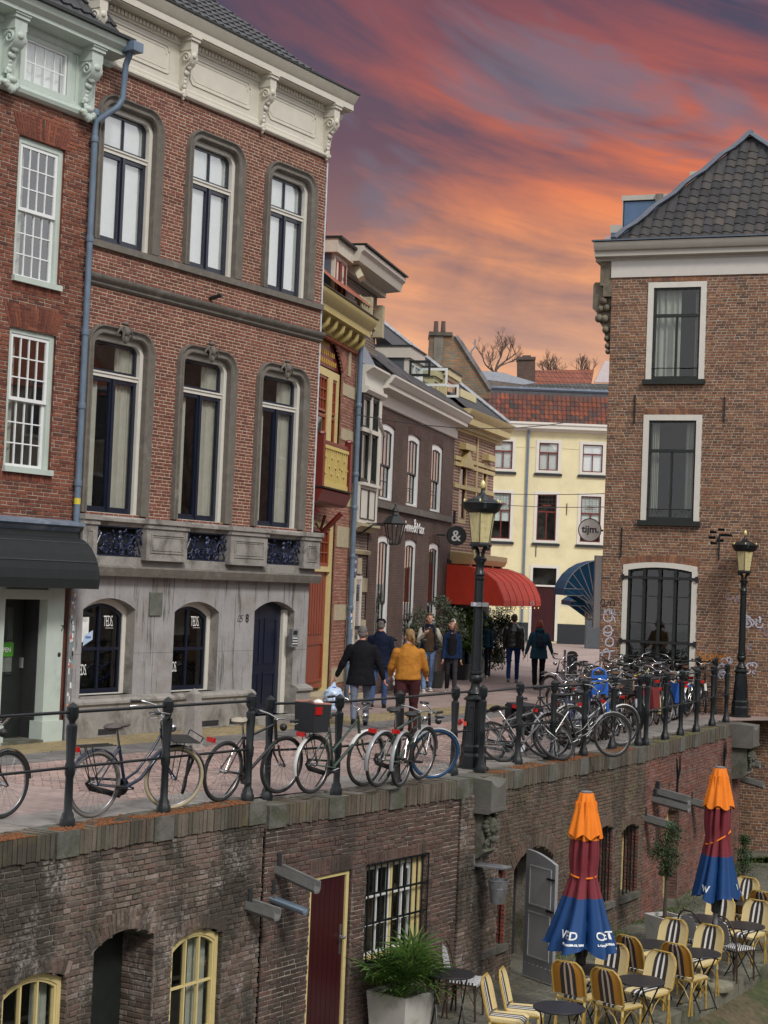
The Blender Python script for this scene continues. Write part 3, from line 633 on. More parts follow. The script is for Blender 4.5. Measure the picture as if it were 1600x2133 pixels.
# barred window
WP=M('white_paint',(.72,.73,.72),.4,var=.06); wi=oW.inset(.0)
w=ring(oW.inset(.004),.06,.07,.14).build('window',YW,QB); g=oW.inset(.064); mid=(g.a+g.b)/2
MB().box(mid-.03,mid+.03,.07,.13,g.z0,g.z1).build('mullion',YW,w); MB().box(g.b-.13,g.b,.072,.13,g.z0,g.z1).build('post',YW,w)
for a,b in ((g.a,mid-.03),(mid+.03,g.b-.13)):
    sh=Sh(a,b,g.z0,g.z1); ring(sh,.03,.085,.13).build('sash',WP,w); glaze(w,sh.inset(.03),.11,2,3,.022,WP,GLASS)
interior(w,oW,.14,.7,ROOM2)
gr=MB()
for i in range(11): x=oW.a-.01+i*(oW.b-oW.a+.02)/10; gr.box(x-.008,x+.008,-.045,-.03,oW.z0-.02,oW.z1+.01)
grille=bpy.data.objects.new('window_grille',None); C.objects.link(grille); grille.parent=QB
bme=MB().box(-.008,.008,-.045,-.03,oW.z0-.02,oW.z1+.01).mesh('bar',IRON)
for i in range(11): inst('bar',bme,grille,(oW.a-.01+i*(oW.b-oW.a+.02)/10,0,0))
for z in (oW.z1-.36,oW.z1-.72,oW.z1-.005,oW.z0+.02): MB().box(oW.a-.03,oW.b+.03,-.03,-.018,z-.014,z+.014).build('crossbar',IRON,grille)
MB().lathe([(.035,0),(.035,.004)],16,mat=Matrix.Translation((oW.b-.27,.10,oW.z1-.14))@Matrix.Rotation(pi/2,4,'X')).build('round_sticker',WP,w)
# right part of the quay, two straight lengths
o1=Sh(-.30,.46,-2.46,-1.35,'arch',.09); o2=Sh(.72,2.1,-3.1,-1.23,'arch',.24); o3=Sh(3.77,4.44,-2.45,-1.22,'arch',.09); o4=Sh(4.80,5.56,-2.45,-1.31,'arch',.09)
o1.a=-.22
BQ4=brickmat('quay_brick_mixed',[(.13,.078,.058),(.165,.10,.077),(.115,.087,.066),(.155,.12,.09),(.105,.077,.06)],.85,white=((.40,.37,.35),.60,.5),moss=((.13,.125,.05),.53,.6),dark=((.045,.042,.035),.47,.7),var=.3)
QC,_=quay(qc,'long right section of the quay wall with the grey arched door and small deep windows',-.42,qc.L+.02,[o1.hole(),o2.hole(),o3.hole(),o4.hole()],BQ4,MQ1,ZQ,[qc.sz(1078,1592)[0],qc.sz(1150,1583)[0],qc.sz(1215,1575)[0],qc.sz(1275,1560)[0],qc.sz(1335,1552)[0]])
for o,n,th in ((o1,13,.14),(o2,24,.2),(o3,12,.14),(o4,13,.14)): arch_bricks(QC,BQ4,o.a-.02,o.b+.02,o.z1-o.p,o.z1,th,n)
REDB=brickmat('reveal_red_brick',[(.24,.06,.04),(.30,.08,.05),(.17,.055,.045)],.8,var=.25)
jamb(QC,qc,.46,0,.30,-2.46,-1.44,REDB,MQ1,1); jamb(QC,qc,2.1,0,.4,-3.1,-1.5,BQ3,MQ1,1); jamb(QC,qc,4.44,0,.30,-2.45,-1.32,BQ3,MQ1,1); jamb(QC,qc,5.56,0,.30,-2.45,-1.40,BQ3,MQ1,1)
for o in (o1,o3,o4):
    m=MB(); m.box(o.a-.05,o.b+.06,-.05,.3,o.z0-.09,o.z0+.004); m.build('sill',STN,QC)
    m=MB(); m.sweep(o.path(),[(0,0),(0,.32)],closed=True); m.build('vault',MQ1,QC)
    w=ring(o.inset(.0),.05,.26,.32).build('window',YW,QC); g=o.inset(.05); glaze(w,g,.29,2,2,.025,YW,GLASS); interior(w,o,.32)
    ge=bpy.data.objects.new('window_grille',None); C.objects.link(ge); ge.parent=QC
    for k in range(5): x=o.a+(k+.5)/5*(o.b-o.a); MB().box(x-.009,x+.009,.03,.048,o.z0,o.top(x)).build('bar',IRON,ge)
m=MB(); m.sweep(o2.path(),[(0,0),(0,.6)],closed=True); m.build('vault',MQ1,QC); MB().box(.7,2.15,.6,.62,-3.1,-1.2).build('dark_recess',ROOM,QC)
# the grey door leaf stands open
lf=Fr(G(1088,2032,ZT),G(1149,2054,ZT)); zt=-1.18
GDOOR=M('grey_door_paint',(.25,.255,.27),.5,var=.12,sc=4,bump=.08); GD2=M('light_grey_panel',(.34,.345,.35),.55,var=.12,sc=4)
DT=bpy.data.objects.new('door',None); C.objects.link(DT); DT.parent=QC
mloc=(Matrix.Translation(QC.location)@Matrix.Rotation(qc.ang,4,'Z')).inverted()@Matrix.Translation((lf.o.x,lf.o.y,0))@Matrix.Rotation(lf.ang,4,'Z'); DT.matrix_local=mloc
lw=lf.L; top=lambda x: zt-.16*max(0,(x/lw-.15))**1.6
MB().prism([(0,ZT+.02),(lw,ZT+.02)]+[(lw*(1-i/8),top(lw*(1-i/8))) for i in range(9)],0,.05).build('door_leaf',GDOOR,DT)
for a,b in ((ZT+.30,ZT+.93),(ZT+1.02,zt-.2)): 
    ring(Sh(.09,lw-.08,a,b),.02,-.012,.0).build('panel_moulding',GD2,DT); MB().box(.11,lw-.10,-.004,.002,a+.02,b-.02).build('panel',GD2,DT)
for z in (ZT+1.0,zt-.33): MB().box(lw-.16,lw,-.03,-.005,z-.012,z+.012).build('hinge',IRON,DT)
for k in range(7): MB().ball((.05+k*(lw-.1)/6,-.004,ZT+.2),(.008,.008,.008),6,4).build('rivet',GD2,DT)
# far length
o5=Sh(1.36,2.32,-3.1,-1.22,'arch',.20); o6=Sh(4.1,5.1,-3.1,-.95,'arch',.4)
QD,_=quay(qd,'far reddish section of the quay wall ending at the brown brick house',-.02,qd.L+.25,[o5.hole()],BQ3,MQ1,ZQ,[qd.sz(*p)[0] for p in ((1385,1541),(1420,1533),(1450,1525),(1483,1512),(1510,1505))],n_ind=200)
arch_bricks(QD,BQ3,1.33,2.35,-1.42,-1.22,.16,18); jamb(QD,qd,2.32,0,.35,-3.1,-1.4,BQ3,MQ1,1)
w=ring(o5,.10,.2,.3).build('window',YW,QD); interior(w,o5,.3); MB().box(1.46,1.62,.22,.26,-3.1,-1.4).build('pane',GLASSB,w)
# moss on the capping
def moss(fr,a,b,ztop,mat,label,dens=900):
    m=MB()
    for i in range(int((b-a)*dens)):
        x=random.uniform(a,b); y=abs(random.gauss(.03,.12)); 
        if y>.36: continue
        if mn.noise(Vector((x*2.3,y*5,ztop)))<-.12: continue
        r=random.uniform(.006,.017); h=r*random.uniform(.5,1.1); m.lathe([(r,-.002),(r*.8,h*.7),(.0,h)],5,(x,y-.02,ztop+.002),rot=random.random()*3)
    o=m.build('moss',mat); o.location=(fr.o.x,fr.o.y,0); o.rotation_euler=(0,0,fr.ang); o['label']=label; o['category']='moss'; o['kind']='stuff'
moss(qa,-1.2,3.0,0.,MOSS,'rust red moss along the top of the left quay capping'); moss(qa,3.05,3.9,0.,MOSS,'rust red moss on the capping just left of the step')
moss(qc,.1,qc.L-.5,ZQ,MOSS,'orange moss on the capping right of the big lamp post',600); moss(qd,.1,5,ZQ,MOSSG,'dull green moss on the far curve of the capping',350)
# ------------------------------------------------------------- building helpers
def plate(par,s0,s1,z0,z1,shs,y,mat,name='wall',n=10,th=None,m0=None):
    """plain wall sheet with shaped openings"""
    m=m0 or MB(); xs={s0,s1}
    for h in shs:
        for i in range(n+1 if h.k!='rect' else 2): 
            x=h.a+(h.b-h.a)*i/(n if h.k!='rect' else 1); 
            if s0<x<s1: xs.add(x)
        if h.k=='round':
            for q in (.15,.4,.75): xs.add(h.a+h.p*q); xs.add(h.b-h.p*q)
    xs=sorted(xs)
    for a,b in zip(xs,xs[1:]):
        if b-a<1e-5: continue
        c=(a+b)/2; hs=sorted([h for h in shs if h.a<c<h.b],key=lambda h:h.z0); za=zb=z0
        for h in hs:
            if h.z0>max(za,zb)+1e-4: m.quad((a,y,za),(b,y,zb),(b,y,h.z0),(a,y,h.z0))
            ta,tb=h.top(max(a,h.a)),h.top(min(b,h.b)); za,zb=ta,tb
        if z1>min(za,zb)+1e-4: m.quad((a,y,za),(b,y,zb),(b,y,z1),(a,y,z1))
    return m if m0 is not None else m.build(name,mat,par)
def openpath(sh): p=sh.path(); return p[1:]+[p[0]]
def yz(prof,x0,x1,m=None): m=m or MB(); return m.prism(prof,x0,x1,ax='x')     # profile in (y,z) run along x
def spiral(cx,cz,r0,turn,n,a0,sgn=1,y=0): return [(cx+sgn*(r0*(1-.86*i/n))*math.cos(a0+turn*2*pi*i/n),y,cz+(r0*(1-.86*i/n))*math.sin(a0+turn*2*pi*i/n)) for i in range(n+1)]
BLUE=M('dark_blue_paint',(.009,.013,.028),.28,var=.12,sc=5,coat=.3); CREAM=M('cream_white_wood',(.56,.53,.45),.5,var=.07,sc=4,col2=(.46,.43,.36),c2f=.35,c2sc=2)
WOODW=M('white_wood',(.62,.60,.54),.45,var=.06)
GST=M('grey_window_stone',(.135,.122,.105),.85,var=.22,sc=7,col2=(.20,.19,.165),c2f=.38,c2sc=3,bump=.4,bsc=35)
ASH=M('ashlar',(.30,.295,.295),.85,var=.16,sc=3,col2=(.245,.225,.21),c2f=.45,c2sc=1.6,bump=.25,bsc=25,streak=((.045,.043,.043),.555,.8))
ASH2=M('ashlar_plain',(.27,.255,.235),.85,var=.2,sc=4,col2=(.13,.12,.105),c2f=.45,c2sc=2.5,bump=.35,bsc=30,streak=((.06,.055,.05),.62,.6))
BG1=brickmat('facade_brick_red',[(.155,.052,.042),(.20,.068,.052),(.125,.045,.04),(.225,.082,.063),(.175,.06,.05)],.8,var=.18,white=((.40,.34,.30),.74,.35))
MG1=M('pale_joint',(.47,.39,.27),.9,var=.25,sc=6,bump=.3)
BG2=brickmat('house_brick_orange_red',[(.155,.052,.033),(.205,.07,.043),(.12,.042,.032),(.24,.082,.048),(.085,.037,.03)],.85,var=.28)
MG2=M('grey_joint',(.33,.28,.22),.9,var=.3,sc=6,bump=.3)
ROOFT=M('dark_roof_tile',(.045,.045,.05),.75,var=.35,sc=5,bump=.3)
GLASST=glassmat('sky_reflecting_glass',(.97,.985,.98),.26); GLASSM=glassmat('lower_floor_glass',(.97,.98,.97),.05)
DGLASS=glassmat('dark_glass',(.62,.65,.63),.03)
# ------------------------------------------------------------- grand stone and brick shopfront building
GR=fthing('town_house',gf,'tall red brick house with cream bracketed frieze, stone window surrounds and grey ground floor','building')
p0,p1=-.42,5.79; XW=[.40,2.54,4.68]
up=[Sh(x-.60,x+.62,7.50,9.60,'round',.21) for x in XW]; lo=[Sh(x-.60,x+.64,3.38,6.09,'round',.21) for x in XW]
def bigger(s,w): return Sh(s.a-w,s.b+w,s.z0,s.z1+w,s.k,s.p+w)
brick_wall(GR,p0,p1,3.34,10.16,[bigger(s,.05).hole() for s in up+lo],BG1,MG1,ch=.0545,bl=.205,gap=.0145,rec=.007,jit=.003,n_ind=300)
MB().box(p1-.02,p1,.0,6,0,11.3).build('side_wall',MG2,GR)
SPROF=[(0,.17),(0,-.035),(.022,-.06),(.045,-.06),(.055,-.035),(.075,-.03),(.105,-.045),(.125,-.075),(.145,-.075),(.15,0.02)]
def casement(par,sh,ztr,fill,low):
    m=MB(); m.sweep(openpath(sh),SPROF); m.build('stone_surround',GST,par,smooth=35)
    fr=sh.inset(.0); w=ring(fr,.075,.06,.20,wb=.02).build('window',WOODW,par); g=fr.inset(.075,.02)
    MB().box(g.a,g.b,.09,.15,ztr-.035,ztr+.035).box(g.a-.02,g.b+.02,.07,.15,ztr+.02,ztr+.045).build('transom',WOODW,w)
    t=Sh(g.a,g.b,ztr+.045,g.z1,'round',g.p); tt=ring(t,.045,.13,.18).build('top_light',BLUE,w); glaze(tt,t.inset(.045),.15,1 if low else 2,1,.022,BLUE,GLASSM if low else GLASST)
    GB=GLASSM if low else GLASST; c=(g.a+g.b)/2
    for a,b in ((g.a,c-.004),(c+.004,g.b)):
        q=Sh(a,b,g.z0,ztr-.035); s=ring(q,.06,.115,.17,wb=.09).build('casement',BLUE,w); glaze(s,q.inset(.06,.09),.145,1,1,.02,BLUE,GB)
    MB().box(c-.025,c+.025,.09,.12,g.z0+.05,ztr-.035).build('meeting_stile',BLUE,w)
    interior(w,sh,.2,.8,ROOM2)
    if fill=='blind': MB().box(g.a,g.b,.185,.19,g.z0,g.z1-.01).build('roller_blind',WHITEB,w)
    else: 
        drape(w,g.a+(g.b-g.a)*.62,g.b,g.z0,g.z1-.05,.215,CURT,5,.018); drape(w,g.a+.0,g.a+.30,g.z0,ztr,.215,CURT,3,.016)
    return w
for i,s in enumerate(up): casement(GR,s,8.93,'blind',0)
for i,s in enumerate(lo): casement(GR,s,5.50,'c',1)
MB().box(p0,p1+.01,-.06,.03,7.385,7.485).build('sill_course',GST,GR)
MB().prism([(-.02,6.80),(-.05,6.83),(-.05,6.86),(-.10,6.90),(-.12,6.94),(-.12,6.97),(.02,6.99),(.02,6.80)],p0,p1+.02,ax='x').build('string_course',GST,GR,smooth=30)
def keyorn(x,z,mat,par,s=1.):
    m=MB()
    for sg in (-1,1):
        m.tube([(x+p[0]*s,-.10+p[1],z+p[2]*s) for p in spiral(sg*.055,.05,.055,1.4,16,pi,sg)],[.018*s]*8+[.014*s]*9,6)
        m.tube([(x+sg*.10*s,-.10,z+.06*s),(x+sg*.15*s,-.09,z+.0*s),(x+sg*.17*s,-.08,z-.07*s)],[.02*s,.016*s,.006*s],6)
        m.tube([(x+sg*.05*s,-.11,z),(x+sg*.06*s,-.10,z-.09*s),(x+sg*.02*s,-.09,z-.17*s)],[.022*s,.016*s,.006*s],6)
    m.ball((x,-.12,z+.01*s),(.05*s,.05*s,.07*s)); m.ball((x,-.10,z-.09*s),(.032*s,.04*s,.075*s)); m.ball((x,-.09,z+.13*s),(.08*s,.035*s,.03*s))
    return m.build('carved_keystone',mat,par,smooth=50)
for s in lo: keyorn((s.a+s.b)/2,s.z1+.08,GST,GR,1.05)
# balustrade zone: ledge, pedestals and cast panels
PZ0,PZ1=2.60,3.34
yz([(.02,3.20),(-.10,3.20),(-.12,3.24),(-.18,3.27),(-.18,3.32),(-.15,3.345),(.02,3.36)],p0,p1+.02).build('ledge',ASH2,GR)
yz([(.02,PZ0-.16),(-.16,PZ0-.16),(-.18,PZ0-.10),(-.20,PZ0-.03),(-.17,PZ0),(.02,PZ0)],p0,p1+.10).build('string_course',GST,GR)
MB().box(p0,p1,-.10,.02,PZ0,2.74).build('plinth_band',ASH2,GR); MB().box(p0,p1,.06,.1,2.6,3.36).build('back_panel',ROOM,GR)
PED=[(-.42,-.10),(1.03,2.03),(3.17,4.20),(5.30,5.80)]
for a,b in PED:
    m=MB(); m.box(a,b,-.19,.05,2.74,3.20).box(a-.02,b+.02,-.21,.02,2.70,2.745).box(a-.03,b+.03,-.25,.02,3.27,3.345).box(a-.015,b+.015,-.22,.02,3.20,3.27); q=m.build('pedestal',ASH2,GR)
    if b-a>.3: ring(Sh(a+.10,b-.10,2.82,3.12),.022,-.205,-.19).build('panel_moulding',ASH2,q); ring(Sh(a+.14,b-.14,2.86,3.08),.012,-.20,-.188).build('panel_moulding',ASH2,q)
IRB=M('blue_cast_iron',(.010,.018,.055),.35,var=.3,sc=12,coat=.25)
for k,(a,b) in enumerate(((-.10,1.03),(2.03,3.17),(4.20,5.30))):
    m=MB(); c=(a+b)/2; zc=2.965; random.seed(40+k)
    for sg in (-1,1):
        for (dx,dz,r,a0,t) in ((.20,.06,.12,pi,1.3),(.42,-.03,.15,0,1.5),(.30,-.12,.07,pi/2,1.2),(.49,.14,.06,1,1.1),(.10,-.12,.07,2,1.2)):
            m.tube(spiral(c+sg*dx,zc+dz,r,t,22,a0,sg,-.09),[.017-.0004*i for i in range(23)],5)
            for q in range(5): an=random.random()*6.3; m.ball((c+sg*dx+math.cos(an)*r,-.10,zc+dz+math.sin(an)*r),(.035,.014,.016),6,4,mat=Matrix.Rotation(random.random()*3,4,'Y'))
        m.tube([(c+sg*.02,-.09,zc-.19),(c+sg*.2,-.09,zc-.08),(c+sg*.38,-.09,zc+.12),(c+sg*.54,-.09,zc-.18)],.014,5)
    for q in range(9): an=pi*q/8; m.ball((c+.07*math.cos(an),-.12,zc-.10+.07*math.sin(an)),(.045,.014,.014),6,4,mat=Matrix.Rotation(-an,4,'Y'))
    m.ball((c,-.13,zc+.05),(.05,.035,.06)); m.ball((c,-.13,zc+.14),(.04,.03,.04)); m.box(a,b,-.085,-.075,2.745,2.765).box(a,b,-.085,-.075,3.18,3.20)
    m.build('cast_iron_panel',IRB,GR,smooth=50)
# ashlar ground floor
g1=Sh(-.13,1.06,.62,2.10,'arch',.17); g2=Sh(2.02,3.18,.60,2.07,'arch',.17); g3=Sh(4.17,5.36,.12,2.10,'arch',.17)
zs_=[.54,.98,1.42,1.86,2.45]; 
plate(GR,p0,p1,.54,2.46,[g1,g2,g3],0,ASH); random.seed(3)
for i,z in enumerate(zs_[1:-1]):
    pass
def jn(a,b,z0,z1): MB().box(a,b,-.0015,.001,z0,z1).build('stone_joint',M('dark_joint',(.10,.095,.09),.9),GR)  # thin dark strip marking a joint between the stones
for x in (1.52,3.62): jn(x,x+.006,.54,2.45)
for z in (1.25,):
    for a,b in ((p0,-.13),(1.06,2.02),(3.18,4.17),(5.36,p1)): jn(a,b,z,z+.005)
yz([(.02,.0),(-.07,.0),(-.07,.47),(-.11,.50),(-.11,.535),(-.06,.575),(.0,.60),(.02,.60)],p0,4.17).build('plinth',ASH2,GR)
yz([(.02,.0),(-.10,.0),(-.10,.50),(-.15,.53),(-.15,.57),(-.10,.60),(.02,.64)],5.36,p1+.03).build('plinth',ASH2,GR)
MB().box(4.0,5.5,-.30,.3,.0,.12).build('door_step',ASH2,GR)
for x in (.25,2.75,3.5): MB().box(x,x+.45,-.075,-.05,.03,.12).build('cellar_vent',ROOM,GR)
for g in (g1,g2):
    reveal(GR,g,0,.20,ASH2); MB().box(g.a-.02,g.b+.02,-.05,.2,g.z0-.07,g.z0).build('sill',ASH2,GR)
    f=g.inset(.0,.0); w=ring(f,.085,.18,.26,wb=.02).build('window',WOODW,GR); q=f.inset(.085,.02); ring(q,.05,.20,.25,wb=.07).build('sash',BLUE,w); qq=q.inset(.05,.07)
    glaze(w,qq,.225,2,2,.045,BLUE,DGLASS,zs=[qq.z0,(qq.z0+qq.z1)/2-.02,qq.z1]); interior(w,g,.26,.9,ROOM2)
    wt=M('white_vinyl',(.75,.75,.72),.5); me=cm('teds',lambda:textmesh('TEDS.',.20,wt,.001,.86,-.001))
    for (x,z,nm) in ((qq.a+(qq.b-qq.a)*.62,1.66,'l'),(qq.a+.02,.92,'l')): inst('lettering',me,w,(x,.215,z),(pi/2,0,0),(.50,1.2,1))
    MB().box(qq.a+.62,qq.a+.80,.216,.217,1.63,1.636).build('small_print',wt,w)
    if g is g1:
        MB().box(qq.a+.05,qq.a+.24,.212,.214,1.42,1.80).build('paper_notice',M('paper',(.75,.76,.74),.8),w); inst('lettering',textmesh('TEDS',.05,M('grey_print',(.3,.3,.3)),.0005,1.3),w,(qq.a+.07,.2105,1.73),(pi/2,0,0))
        pp=MB(); pp.prism([(qq.a+.12,1.36),(qq.a+.33,1.46),(qq.a+.33,1.60),(qq.a+.14,1.52)],.205,.207).build('paper_notice',M('pale_blue_paper',(.42,.55,.72),.8),w)
        MB().box(qq.a+.17,qq.a+.29,.2035,.2045,1.475,1.51).build('print',M('print_blue',(.12,.16,.4),.8),w)
    else: drape(w,qq.a+.42,qq.b,1.5,qq.z1,.5,CURT,2,.01)
reveal(GR,g3,0,.55,ASH2); dn=MB(); dn.prism([(g3.a,g3.z0),(g3.b-.14,g3.z0)]+[(x,g3.top(x)-.005) for x in [g3.b-.14-(g3.b-.14-g3.a)*i/8 for i in range(9)]],.20,.26); dr=dn.build('door',BLUE,GR)
for a,b,z0,z1 in ((4.27,4.62,.3,.85),(4.74,5.09,.3,.85),(4.27,4.62,1.0,1.8),(4.74,5.09,1.0,1.8)): ring(Sh(a,b,z0,z1),.03,.185,.2).build('door_panel',BLUE,dr)
MB().box(g3.b-.14,g3.b-.01,.14,.24,g3.z0,1.95).build('door_post',WOODW,GR)
ic=MB().box(5.22,5.40,-.07,.0,1.30,1.62).build('intercom',GALV,GR)
for k in range(6): MB().box(5.24,5.38,-.074,-.07,1.33+k*.024,1.345+k*.024).build('name_plate',WP if k%2 else DKW,ic)
MB().box(5.25,5.37,-.075,-.07,1.52,1.59).build('speaker',DKW,ic)
sx,sz_=gf.sz(311,1234); sx2,sz2=gf.sz(333,1282); MB().box(sx,sx2+.02,-.03,0,sz2,sz_).build('stone_plaque',M('plaque',(.12,.13,.11),.25,var=.3),GR)
BK=M('black_paint',(.015,.015,.016),.5)
nx,nz=gf.sz(511,1296); inst('house_number',textmesh('8',.2,BK,.003,1,.004),GR,(nx,-.004,nz),(pi/2,0,0),(.9,1,1)); nx,nz=gf.sz(493,1296)
inst('painted_scrawl',textmesh('05',.18,BK,.001,.8,-.002,.3),GR,(nx,-.003,nz),(pi/2,0,0))
# frieze, brackets, cornice
yz([(.1,10.15),(-.05,10.15),(-.08,10.18),(-.08,10.21),(-.05,10.24),(-.05,10.29),(-.03,10.32),(-.03,10.95),(.1,10.95)],p0,p1).build('frieze',CREAM,GR)
yz([(.1,10.95),(-.05,10.95),(-.07,11.0),(-.07,11.06),(-.12,11.08),(-.27,11.08),(-.27,11.10),(-.30,11.10),(-.30,11.20),(-.32,11.22),(-.34,11.25),(-.37,11.29),(-.40,11.34),(-.40,11.37),(.1,11.39)],-.7,p1+.34).build('cornice',CREAM,GR,smooth=25)
MB().box(-.72,p1+.36,-.43,-.1,11.371,11.40).build('lead_edge',DKW,GR)
den=MB().box(-.028,.028,-.10,-.05,10.99,11.055).mesh('dentil',CREAM)
CB=[-.62,1.53,3.67,5.63]
def corbel_mesh(mat,w,h,top,out,bot):
    m=MB(); m.box(-w/2-.02,w/2+.02,-out-.03,0,-.05,0).box(-w/2-.03,w/2+.03,-out-.05,0,0,.035).box(-w/2,w/2,-out,0,-.20,-.05)
    for sg in (-1,1):
        m.tube([(sg*(w/2-.0),p[0]-.0,p[2]) for p in spiral(-out*.62,-.32,out*.36,1.5,18,.5,1)],[.022]*19,6)
    pr=[(0,-.2),(-out,-.2),(-out*1.02,-.30),(-out*.85,-.42),(-out*.55,-.47),(-out*.38,-.55),(-out*.30,-.70),(-out*.16,-.80),(0,-.84)]
    m.prism(pr,-w/2+.015,w/2-.015,ax='x')
    for i in range(4): m.ball((0,-out*(.98-.18*i),-.28-.085*i),(w*.34,.03,.055),8,5)
    m.prism([(-w*.33,-.80),(w*.33,-.80),(w*.26,-h+.1),(-w*.26,-h+.1)],-out*.26,0)
    for i in range(5): m.ball((0,-out*.28,-.62-.07*i),(w*.2,.03,.04),8,5)
    m.ball((0,-out*.2,-h+.06),(w*.3,.05,.06),8,5); m.ball((0,-out*.2,-h-.01),(w*.12,.03,.05),8,5)
    return m.mesh('bracket',mat,smooth=40)
cme=corbel_mesh(CREAM,.18,.92,0,.24,0)
for x in CB: inst('bracket',cme,GR,(x+.02,-.03,11.06))
for a,b in zip(CB,CB[1:]):
    n=int((b-a-.3)/.085)
    for i in range(n): inst('dentil',den,GR,(a+.2+i*.085,0,0))
    pa,pb=max(a,p0)+.22,b-.30
    def ogee(a,b,z0,z1,r=.07):
        P=[(a+r,z0),(b-r,z0)]+[(b-r+r*math.sin(t)*1.,z0+r-r*math.cos(t)) for t in (.5,1.,1.57)]+[(b,z1-r*1.3),(b-r*.5,z1-r*1.1),(b-r*.6,z1-r*.4),(b-r*1.2,z1)]
        return P+[(a+r*1.2,z1),(a+r*.6,z1-r*.4),(a+r*.5,z1-r*1.1),(a,z1-r*1.3),(a,z0+r)]
    m=MB(); m.sweep(ogee(pa,pb,10.42,10.86),[(-.012,-.03),(-.008,-.048),(.008,-.048),(.012,-.03)],closed=True); m.sweep(ogee(pa+.06,pb-.06,10.48,10.80),[(-.006,-.03),(0,-.038),(.006,-.03)],closed=True); m.build('panel_moulding',CREAM,GR)
# roof of the town house
m=MB(); z0=11.36; A_=Vector((-1.2,-.2,z0)); B_=Vector((p1+.3,-.2,z0)); Rg=Vector((p1-2.6,3.6,z0+3.0)); Rl=Vector((-1.2,3.6,z0+3.0))
tile=cm('flat_pantile',lambda:(lambda b:(b.add([(-.12,0,.0),(-.04,0,.028),(.05,0,.0),(.12,0,.012),(-.12,-.34,.035),(-.04,-.34,.063),(.05,-.34,.035),(.12,-.34,.047),(-.12,-.34,.01),(-.04,-.34,.035),(.05,-.34,.01),(.12,-.34,.02)],[(4,5,1,0),(5,6,2,1),(6,7,3,2),(8,9,5,4),(9,10,6,5),(10,11,7,6)]),b)[1])(MB()).mesh('roof_tile',M('anthracite_pantile',(.05,.05,.055),.6,var=.35,sc=6)))
m.add([A_,B_,Rg,Rl],[(0,1,2,3)]); m.add([B_,Vector((p1+.3,7.4,z0)),Rg],[(0,1,2)]); rf=m.build('roof',ROOFT,GR)
def tile_slope(par,o,ex,up,W,Hh,me,dx=.215,dy=.30,clip=None,n_max=300,joined=None,near=None,tilt=0):
    """rows of pantiles on a slope: o origin at eave-left, ex along the eave, up the slope"""
    ex=Vector(ex).normalized(); upv=Vector(up).normalized(); nn=ex.cross(upv).normalized(); k=0; st=MB()
    rot=Matrix((ex,upv,nn)).transposed().to_4x4(); L=[]
    for j in range(int(Hh/dy)+1):
        for i in range(int(W/dx)+1):
            x,y=i*dx,j*dy
            if clip and not clip(x,y): continue
            L.append((x,y))
    if near: L.sort(key=near)
    for (x,y) in L:
        p=Vector(o)+ex*x+upv*(y+dy)+nn*.01; mm=Matrix.Translation(p)@rot@Matrix.Rotation(random.uniform(-.02,.02),4,'Z')
        if k<n_max: q=bpy.data.objects.new('roof_tile',me); C.objects.link(q); q.parent=par; q.matrix_local=mm; k+=1
        else: st.add([mm@v.co for v in me.vertices],[tuple(p.vertices) for p in me.polygons],0,random.random()+.001)
    st.build('roof_tile',me.materials[0],par,kind='stuff')
Wd=(B_-A_).length; sl=(Rl-A_).length
tile_slope(rf,(A_.x,A_.y,A_.z),(1,0,0),(Rl-A_),Wd,sl,tile,clip=lambda x,y:x<Wd-.1-(y/sl)*2.9 and x>.8,near=lambda p:-p[0]+p[1]*.3,n_max=250)
sk=MB(); n_=(Rl-A_).normalized(); 
for (x,y) in ((2.6,1.2),(3.35,1.2)): 
    q=Matrix.Translation(A_+Vector((x,0,0))+n_*y)@Matrix.Rotation(math.atan2(n_.z,n_.y),4,'X'); MB().box(0,.62,0,1.0,.05,.11,mat=q).build('roof_light',GALV,GR); MB().box(.06,.56,.06,.94,.11,.115,mat=q).build('pane',GLASSB,GR)
cz=MB(); cz.box(p1-.1,p1+.25,-.25,.0,11.40,11.49).build('roof_vent',DKW,GR)
m=MB(); m.tube([(p1+.03,.02,2.6),(p1+.03,.02,10.1)],.022,8); m.build('white_downpipe',M('pale_blue_white',(.50,.54,.60),.4),GR)
m=MB(); a_=gf.sz(437,622); m.tube([(a_[0],0,a_[1]),(a_[0]+.03,-.22,a_[1]+.05)],.035,8); m.build('camera_bracket',BK,GR)
# ------------------------------------------------------------- neighbour on the left with the mint entablature
MINT=M('mint_paint',(.46,.53,.48),.45,var=.08,sc=4,col2=(.36,.42,.38),c2f=.35,c2sc=2.2); WHT=M('white_gloss',(.72,.74,.74),.35,var=.05)
gg=Fr(gf.w(0,-.0),gf.w(1,-.0)); NB=fthing('shop_house',gg,'narrow brick house with mint green bracketed cornice and black shop awning at the left edge','building')
q0,q1=-3.6,-.43; WN=[(-1.92,-.98),(-3.55,-2.62)]
ws=[]
for a,b in WN: ws+=[Sh(a,b,6.58,8.66),Sh(a,b,3.87,5.93)]
brick_wall(NB,q0,q1,3.22,9.22,[s.hole() for s in ws],BG2,MG2,ch=.056,bl=.21,gap=.013,rec=.008,jit=.006,n_ind=300)
for a,b in WN:
    for z in (8.665,5.935): arch_bricks(NB,BG2,a-.02,b+.02,z,0,.33,19,flat=True,splay=.14)
    for z in (6.565,3.855): arch_bricks(NB,BG2,a-.05,b+.05,z-.10,0,.10,20,flat=True)
